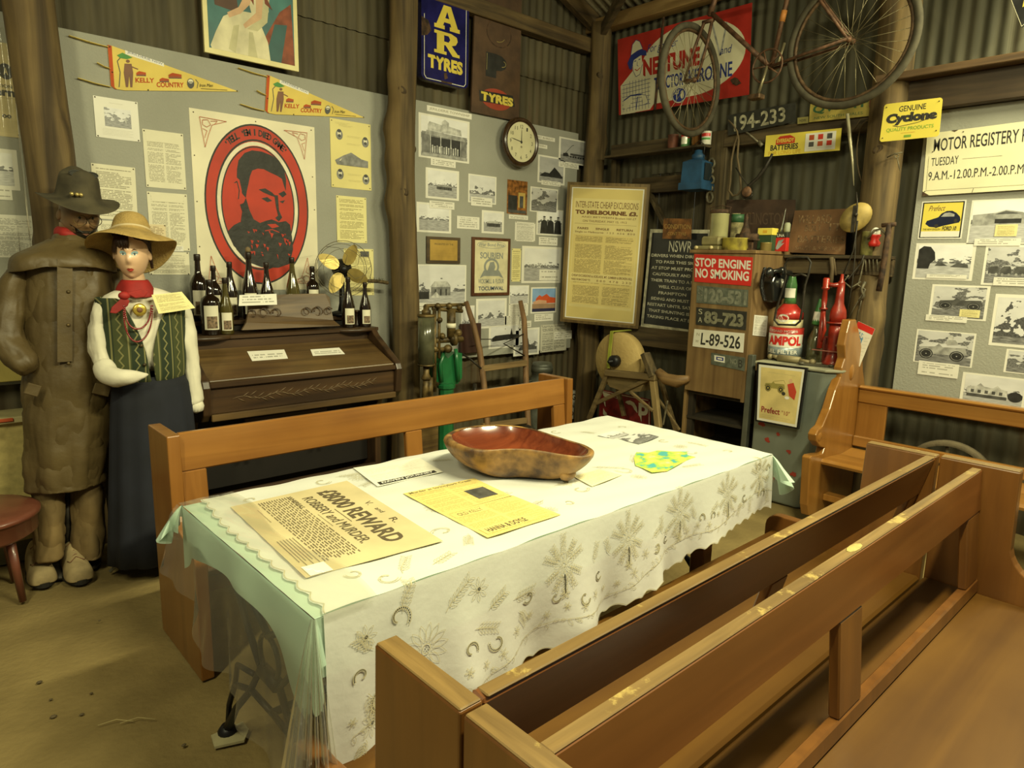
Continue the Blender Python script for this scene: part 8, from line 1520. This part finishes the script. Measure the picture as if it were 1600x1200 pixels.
mb = MB(); mb.tube([hc+HX*(.0835*math.cos(2*PI*k/36)*1.02)+HY*(.0835*math.sin(2*PI*k/36)*1.05)+hat_ax*.032 for k in range(36)], .006, 6, closed=True); obj('hat_band', mb, straw_d, o)
# torso: blouse below, vest over it
R_ = lambda *a, **k: ring(*a, **k)
cloth('blouse', [R_(196, 234, 447, WYp, .055), R_(172, 262, 455, WYp, .075), R_(152, 284, 466, WYp, .09), R_(155, 284, 495, WYp, .105), R_(162, 284, 540, WYp, .110), R_(168, 282, 585, WYp, .10)], cotton, t)
vest, n, l, b = nt('patterned_vest'); tc = n.new('ShaderNodeTexCoord'); sp = n.new('ShaderNodeSeparateXYZ'); l.new(tc.outputs['Object'], sp.inputs[0]); A_ = lambda *q: math_node(n, l, *q)
st_ = A_('FRACT', A_('MULTIPLY', sp.outputs[0], 17)); zig = A_('ABSOLUTE', A_('SUBTRACT', A_('FRACT', A_('MULTIPLY', sp.outputs[2], 22)), .5)); zz = A_('LESS_THAN', A_('ABSOLUTE', A_('SUBTRACT', A_('SUBTRACT', st_, .25), A_('MULTIPLY', zig, .5))), .055); edge_ = A_('LESS_THAN', A_('ABSOLUTE', A_('SUBTRACT', st_, .86)), .05)
m1 = n.new('ShaderNodeMix'); m1.data_type = 'RGBA'; l.new(A_('GREATER_THAN', A_('FRACT', A_('MULTIPLY', sp.outputs[0], 8.5)), .5), m1.inputs[0]); m1.inputs[6].default_value = (.018, .030, .012, 1); m1.inputs[7].default_value = (.050, .060, .018, 1)
m2 = n.new('ShaderNodeMix'); m2.data_type = 'RGBA'; l.new(A_('MAXIMUM', zz, edge_), m2.inputs[0]); l.new(m1.outputs[2], m2.inputs[6]); m2.inputs[7].default_value = (.19, .18, .07, 1); l.new(m2.outputs[2], b.inputs['Base Color']); b.inputs['Roughness'].default_value = .85
mb = MB(); rows = []; n_ = 40
vr = [(150, 285, 463, .098), (154, 286, 480, .106), (158, 286, 510, .114), (162, 286, 545, .118), (166, 288, 570, .116), (176, 286, 586, .108), (184, 282, 592, .098)]
for i, (a_, b_, v_, d_) in enumerate(vr):
    f = i/6; gap = max(0, 58*(1-max(0, (v_-463))/72)); row = []
    A, B = at(a_, v_, 1, WYp), at(b_, v_, 1, WYp); c = (A+B)/2; hw = (B.x-A.x)/2*1.02
    for k in range(n_+1):
        a = math.radians(-90+3+gap*.5+(360-6-gap)*k/n_)-math.radians(4); row.append(V(c.x+hw*math.cos(a), WYp+d_*math.sin(a), c.z))
    rows.append(row)
mb.loft(rows, cap=False, closed=False); o = obj('vest', mb, vest, t); md = o.modifiers.new('s', 'SOLIDIFY'); md.thickness = .006; md.offset = 1; subdiv(o)
for (u, v) in ((221, 540), (226, 570)): p = at(u, v, 1, WYp-.125); mb = MB(); mb.lathe([(.0001, .004), (.006, .003), (.008, 0)], p, (0, -1, 0), 12); obj('button', mb, bz_, o)
cloth('sleeve', [R_(146, 172, 466, WYp, .04), R_(140, 168, 485, WYp, .05), R_(138, 166, 520, WYp, .05), R_(139, 168, 550, WYp, .05), R_(147, 176, 577, WYp-.02, .05)]+[[V(p.x, p.y, p.z) for p in R_(156, 190, 590, WYp-.06, .045)]], cotton, t)
def arm(px, r, mat, name, n=14):
    mb = MB(); mb.tube([at(u, v, 1, y) for u, v, y in px], r, n); o = obj(name, mb, mat, t); subdiv(o); return o
arm([(160, 560, WYp-.03), (163, 585, WYp-.06), (180, 592, WYp-.13), (200, 590, WYp-.16), (222, 586, WYp-.17), (234, 585, WYp-.17)], [.045, .050, .045, .036, .022, .004], cotton, 'folded_sleeve')
arm([(278, 474, WYp), (287, 500, WYp), (294, 540, WYp-.01), (299, 580, WYp-.02), (303, 618, WYp-.03), (306, 634, WYp-.03)], [.042, .046, .044, .040, .038, .040], cotton, 'sleeve'); arm([(305, 622, WYp-.03), (307, 647, WYp-.03)], [.0415, .0425], cotton, 'cuff')
sk = [R_(182, 286, 584, WYp, .10, 56), R_(174, 294, 600, WYp, .115, 56, .010, 12)]+[R_(172-5*f+0*f, 296+26*f, 600+262*f, WYp, .125+.06*f, 56, .018+.02*f, 12, .5) for f in (.12, .3, .5, .7, .85, 1)]
mb = MB(); mb.loft(sk, cap=False); o = obj('skirt', mb, navy2, t); md = o.modifiers.new('s', 'SOLIDIFY'); md.thickness = .003
mb = MB(); base = at(236, 870, 2, 0.0); bc_ = V(at(232, 860, 1, WYp).x, WYp, 0); mb.tube([bc_+V(0, 0, .02), bc_+V(0, 0, .9)], .012, 8)
for k in range(3):
    q = (at(172, 893, 2, .006), bc_+V(.22, .10, .008), bc_+V(.03, .26, .008))[k]; mb.tube([bc_+V(0, 0, .16), q], .008, 8)
obj('stand', mb, plain('stand_steel', (.42, .42, .34), .35, metal=.6), t)
# neckerchief
sc_ = [R_(190, 231, 436, WYp, .056, 32), R_(184, 238, 446, WYp-.002, .072, 32, .03, 5), R_(180, 243, 456, WYp-.004, .088, 32, .04, 5), R_(184, 240, 463, WYp-.006, .098, 32, .03, 5)]
mb = MB(); mb.loft(sc_, cap=False); o = obj('neckerchief', mb, scarf, t); md = o.modifiers.new('s', 'SOLIDIFY'); md.thickness = .006; subdiv(o)
yk = WYp-.125; mb = MB(); mb.ball(at(194, 462, 1, yk), .020, 12, 8, 0, (1.2, .7, .9)); obj('knot', mb, scarf, o)
for pts in ([(192, 463), (186, 470), (175, 480), (172, 489), (182, 490), (200, 478), (203, 470)], [(197, 458), (212, 466), (226, 464), (232, 456), (222, 452)], ): mb = MB(); mb.prism([at(u, v, 1, yk-.004) for u, v in pts], (0, .010, 0)); q = obj('scarf_end', mb, scarf, o); md = q.modifiers.new('b', 'BEVEL'); md.width = .003; md.segments = 2
# brooch, beads
p = at(218, 484, 1, WYp-.118); t2 = thing('brooch', 'round gold brooch pinned on the white blouse front under the red neckerchief', 'brooch', tuple(p)); mb = MB(); mb.lathe([(.026, -.003), (.028, .002), (.021, .006), (.0001, .008)], p, (-.1, -1, 0), 20); obj('gold_disc', mb, plain('gold', (.75, .55, .10), .25, metal=.6), t2); mb = MB(); mb.lathe([(.012, .0075), (.010, .010), (.0001, .011)], p, (-.1, -1, 0), 14); obj('dark_boss', mb, brownp, t2)
t2 = thing('bead_necklace', 'two looped strings of small dark red beads over the vest', 'necklace', tuple(at(215, 520, 1, WYp-.13))); bead = plain('red_bead', (.22, .012, .015), .2, coat=.6)
for nm, d0, w_ in (('bead_string', 514, 19), ('bead_string', 534, 21)):
    mb = MB()
    for k in range(62):
        a = PI*k/61; u = 214+w_*-math.cos(a)*(1.0 if k < 31 else 1.15); v = 478+(d0-478)*math.sin(a)**.8; mb.ball(at(u, v, 1, WYp-.128-.006*math.sin(a)), .0042, 6, 5)
    o = obj(nm, mb, bead, t2); o['kind'] = 'stuff'
s = Sheet('shoulder_note', [at(236, 461, 1, WYp-.13), at(283, 456, 1, WYp-.10), at(303, 482, 1, WYp-.11), at(246, 491, 1, WYp-.15)], rowsY, 'curled cream note resting on the shoulder of the woman in the vest', 'paper', bend=.012, thick=.001)
# ------------------------------------------------------------------ man
MY = 3.66; oil = plain('oilskin', (.115, .080, .030), .5, var=.22, scale=5, bump=.35, bscale=18, c2=(.080, .054, .020)); feltg = plain('grey_felt_hat', (.075, .062, .032), .85, var=.25, scale=12); mole = plain('moleskin', (.19, .125, .045), .85, var=.2, scale=6, bump=.25, bscale=20)
t = thing('mannequin', 'tall person in a long brown oilskin coat, felt hat and red neck scarf', 'mannequin', tuple(V(at(100, 900, 2, 0).x, MY-.05, 0)))  # the second dressed shop mannequin, also on a stand
hm = Head(at(124, 336, 1, MY-.03), (.10, -.98, -.25), .076, .098, .120, .36); skd = plain('tanned_face', (.26, .15, .07), .45, var=.2, scale=12)
h = hm.build(skd, t); bdm = plain('painted_beard', (.03, .024, .014), .6, var=.3, scale=30)
hm.patch([(-.95, -.15), (-.6, -.42), (-.25, -.42), (0, -.40), (.25, -.42), (.6, -.42), (.95, -.15), (.75, -.62), (.40, -.90), (0, -.97), (-.40, -.90), (-.75, -.62)], bdm, h, 'beard', .002); hm.patch([(-.2, -.54), (0, -.50), (.2, -.54), (0, -.60)], plain('pink_lip', (.42, .2, .13), .4), h, 'lips', .0035)
for sx in (-1, 1): hm.patch(ov(.34*sx, .06, .13, .035), plain('shadowed_eye', (.22, .16, .09), .5), h, 'eye', .001); hm.patch(ov(.34*sx, .06, .06, .05), ink, h, 'iris', .0018); mb = MB(); p = hm.P(sx*.98, -.02, 0, -.05); mb.lathe([(.001, .006), (.013, .007), (.017, .002), (.012, -.004)], p, hm.S*sx+hm.D*.4, 12, squash=1.7); obj('ear', mb, skd, h)
t3 = MB()
for sx in (-1, 1): c = hm.P(.38*sx, .0, .022); t3.tube([c+hm.S*(.026*math.cos(2*PI*k/20))+hm.U*(.022*math.sin(2*PI*k/20)) for k in range(20)], .0016, 5, closed=True)
t3.tube([hm.P(-.12, .02, .030), hm.P(.12, .02, .030)], .0016, 5); obj('spectacles', t3, bz_, t)
A = at(114, 362, 1, MY-.01); B = at(108, 392, 1, MY); mb = MB(); mb.tube([A+V(0, 0, .04), A, B], [.05, .052, .06], 18); obj('neck', mb, skd, t)
cloth('neck_scarf', [R_(86, 124, 352, MY+.01, .060, 28, .02, 5), R_(84, 132, 363, MY-.005, .074, 28, .05, 5), R_(84, 136, 374, MY-.01, .078, 28, .03, 5)], scarf, t)
# hat
hc = hm.P(0, .62, 0, -.12); U2 = (hm.U+V(.03, .03, 0)).normalized(); HX = (hm.S-U2*hm.S.dot(U2)).normalized(); HY = U2.cross(HX); rows = []
for i, (r, hh) in enumerate([(.001, .112), (.035, .108), (.060, .116), (.074, .104), (.080, .06), (.086, .02), (.090, .0), (.118, -.006), (.146, -.010), (.160, -.010)]):
    row = []
    for k in range(40): a = 2*PI*k/40; f = max(0, (i-6)/3); dent = -.018*math.cos(2*a) if i in (1, 2) else 0; row.append(hc+HX*(r*math.cos(a))+HY*(r*math.sin(a)*1.12)+U2*(hh+dent+f*(.020*math.cos(2*a)-.008)))
    rows.append(row)
mb = MB(); mb.loft(rows, cap=False); o = obj('felt_hat', mb, feltg, t); md = o.modifiers.new('s', 'SOLIDIFY'); md.thickness = .003; subdiv(o)
for q in (-.035, -.015, .0): mb = MB(); mb.ball(hc+HX*(q-.02)-HY*.098*(1 if (HY.y > 0) else -1)+U2*.028, .009, 8, 6); obj('hat_badge', mb, plain('badge_gold', (.5, .4, .15), .3, metal=.6), o)
mb = MB(); sg = 1 if HY.y > 0 else -1
for s_ in (-1, 1): c = hc+HX*(.030*s_)-HY*(.060*sg)+U2*.112; mb.tube([c+HX*(.026*math.cos(2*PI*k/18))+U2*(.012*math.sin(2*PI*k/18)) for k in range(18)], .0025, 6, closed=True); mb.add([c+HX*(.025*math.cos(2*PI*k/18))+U2*(.012*math.sin(2*PI*k/18)) for k in range(18)], [tuple(range(18))])
tag(obj('sunglasses', mb, pk), 'dark glasses pushed up on the crown of the felt hat', 'glasses')
# coat
coat = [R_(80, 140, 372, MY, .085, 44), R_(50, 160, 388, MY, .12, 44), R_(34, 174, 410, MY, .145, 44), R_(34, 180, 450, MY, .155, 44, .01, 5), R_(35, 180, 520, MY, .160, 44, .012, 7), R_(34, 178, 600, MY, .165, 44, .02, 8), R_(34, 172, 680, MY, .165, 44, .03, 8), R_(36, 168, 735, MY, .16, 44, .035, 8), R_(38, 166, 756, MY, .16, 44, .035, 8)]
mb = MB(); mb.loft(coat, cap=False); o = obj('oilskin_coat', mb, oil, t); md = o.modifiers.new('s', 'SOLIDIFY'); md.thickness = .005; subdiv(o)
yf = lambda v: MY-.165
mb = MB(); pl = [at(101, v, 1, MY-.168) for v in range(405, 575, 20)]
for a, b in zip(pl[:-1], pl[1:]): mb.bar(a, b, .055, .004, 0, (1, 0, 0)) if False else mb.add([a+V(-.028, 0, 0), a+V(.028, 0, 0), b+V(.028, 0, 0), b+V(-.028, 0, 0)], [(0, 1, 2, 3)])
q = obj('placket', mb, oil, o, fixn=False); md = q.modifiers.new('s', 'SOLIDIFY'); md.thickness = .006
for v in (411, 456, 508, 568): p = at(107, v, 1, MY-.176); mb = MB(); mb.lathe([(.0001, .004), (.006, .003), (.008, 0)], p, (0, -1, 0), 12); obj('stud', mb, bz_, o)
for (u0, u1, v) in ((40, 62, 606), (146, 172, 606)): a, b = at(u0, v, 1, MY-.16), at(u1, v+6, 1, MY-.16); mb = MB(); mb.bar(a, b, .012, .05, bev=.003); obj('pocket_flap', mb, oil, o)
# cape and collar
cape = [R_(78, 142, 374, MY, .095, 48), R_(48, 162, 386, MY, .13, 48), R_(16, 178, 399, MY-.005, .165, 48, .01, 4), R_(10, 182, 408, MY-.005, .175, 48, .02, 4)]
A = [V(p.x, p.y, p.z-.05*max(0, abs(math.cos(2*PI*k/48))-.35)) for k, p in enumerate(R_(9, 184, 416, MY-.005, .178, 48, .025, 4))]; mb = MB(); mb.loft(cape+[A], cap=False); o = obj('shoulder_cape', mb, oil, t); md = o.modifiers.new('s', 'SOLIDIFY'); md.thickness = .006; subdiv(o)
mb = MB(); mb.loft([R_(86, 138, 366, MY, .078, 32), R_(80, 142, 374, MY, .092, 32), R_(82, 142, 385, MY-.01, .105, 32, .02, 3), R_(88, 138, 394, MY-.02, .105, 32, .03, 3)], cap=False); o = obj('collar', mb, oil, t); md = o.modifiers.new('s', 'SOLIDIFY'); md.thickness = .006; subdiv(o)
def armc(px, r, name): mb = MB(); mb.tube([at(u, v, 1, y) for u, v, y in px], r, 16); o = obj(name, mb, oil, t); subdiv(o)
armc([(32, 415, MY), (19, 450, MY), (13, 490, MY-.01), (12, 525, MY-.02), (22, 550, MY-.06), (38, 566, MY-.11), (52, 580, MY-.13)], [.055, .060, .060, .064, .066, .055, .045], 'sleeve'); armc([(176, 415, MY), (186, 450, MY), (190, 500, MY), (186, 545, MY-.01), (172, 585, MY-.06)], [.06, .068, .068, .066, .055], 'sleeve')
for (a_, b_, c_, d_) in ((50, 102, 54, 92), (110, 164, 110, 152)):
    rr = [R_(a_, b_, 740, MY, .085, 24), R_(a_, b_, 790, MY-.01, .085, 24, .03, 3), R_(a_+1, b_, 830, MY-.03, .08, 24, .04, 3), R_(a_+1, b_+1, 858, MY-.045, .082, 24, .06, 4), R_(a_+2, b_-4, 868, MY-.05, .085, 24, .05, 4)]; mb = MB(); mb.loft(rr, cap=False); o = obj('trouser_leg', mb, mole, t); md = o.modifiers.new('s', 'SOLIDIFY'); md.thickness = .004; subdiv(o)
mb = MB(); mb.tube([at(105, 748, 1, MY), V(at(105, 868, 1, MY).x, MY, .02)], .012, 8); mb.lathe([(.14, 0), (.14, .012), (.03, .022)], V(at(105, 868, 1, MY).x, MY+.02, 0), n=24); obj('stand', mb, tm, t)
suede = plain('tan_suede', (.42, .32, .16), .9, var=.15, scale=20); sole = plain('black_sole', (.02, .018, .014), .7)
for (u0, u1, v1, lab) in ((50, 92, 921, 'tan suede laced shoe, left one under the long coat'), (108, 150, 916, 'tan suede laced shoe, right one under the long coat')):
    c = at((u0+u1)/2, v1-3, 2, .0); w_ = (at(u1, v1-16, 2, .0)-at(u0, v1-16, 2, 0)).length/2; yb = c.y+.0; s2 = thing('laced_shoe', lab, 'shoe', (c.x, c.y+.13, 0), 'tan suede shoes'); rows = []
    for f, ww, z1 in ((0, .50, .030), (.04, .80, .045), (.12, 1.0, .060), (.28, 1.04, .072), (.42, .95, .092), (.56, .84, .115), (.75, .80, .125), (.92, .75, .125), (1, .55, .12)):
        y = yb+.285*f; rows.append([V(c.x+w_*.95*ww*math.cos(2*PI*k/18), y, .018+max(0, math.sin(2*PI*k/18))*z1 if math.sin(2*PI*k/18) > 0 else .014) for k in range(18)])
    mb = MB(); mb.loft(rows); o = obj('upper', mb, suede, s2); subdiv(o); mb = MB(); mb.prism([V(c.x+w_*1.02*math.cos(a)*(1 if math.sin(a) < 0 else .85), yb+.142+.148*math.sin(a), 0) for a in [2*PI*k/28 for k in range(28)]], (0, 0, .02)); obj('sole', mb, sole, s2)
    mb = MB()
    for k in range(4): y = yb+.11+.026*k; z = .098+.0105*k; mb.tube([V(c.x-.022, y, z-.004), V(c.x, y+.003, z+.010), V(c.x+.022, y+.012, z-.002)], .0022, 5)
    mb.tube([V(c.x, yb+.10, .10), V(c.x-.028, yb+.075, .088), V(c.x-.035, yb+.10, .085)], .002, 5); mb.tube([V(c.x, yb+.10, .10), V(c.x+.03, yb+.075, .086), V(c.x+.036, yb+.10, .082)], .002, 5); obj('laces', mb, brownp, s2)

tx = bpy.data.textures.new('cloth_creases', 'CLOUDS'); tx.noise_scale = .11; tx.noise_depth = 3
for o in bpy.data.objects:
    if o.type == 'MESH' and o.name.split('.')[0] in ('oilskin_coat', 'sleeve', 'shoulder_cape', 'trouser_leg', 'blouse', 'folded_sleeve', 'collar'):
        md = o.modifiers.new('s2', 'SUBSURF'); md.levels = 1; md.render_levels = 1
        md = o.modifiers.new('d', 'DISPLACE'); md.texture = tx; md.texture_coords = 'GLOBAL'; md.strength = .045 if o.name.split('.')[0] in ('oilskin_coat', 'sleeve', 'trouser_leg') else .022; md.mid_level = .5
for o in bpy.data.objects:
    if '_org' in o: del o['_org']
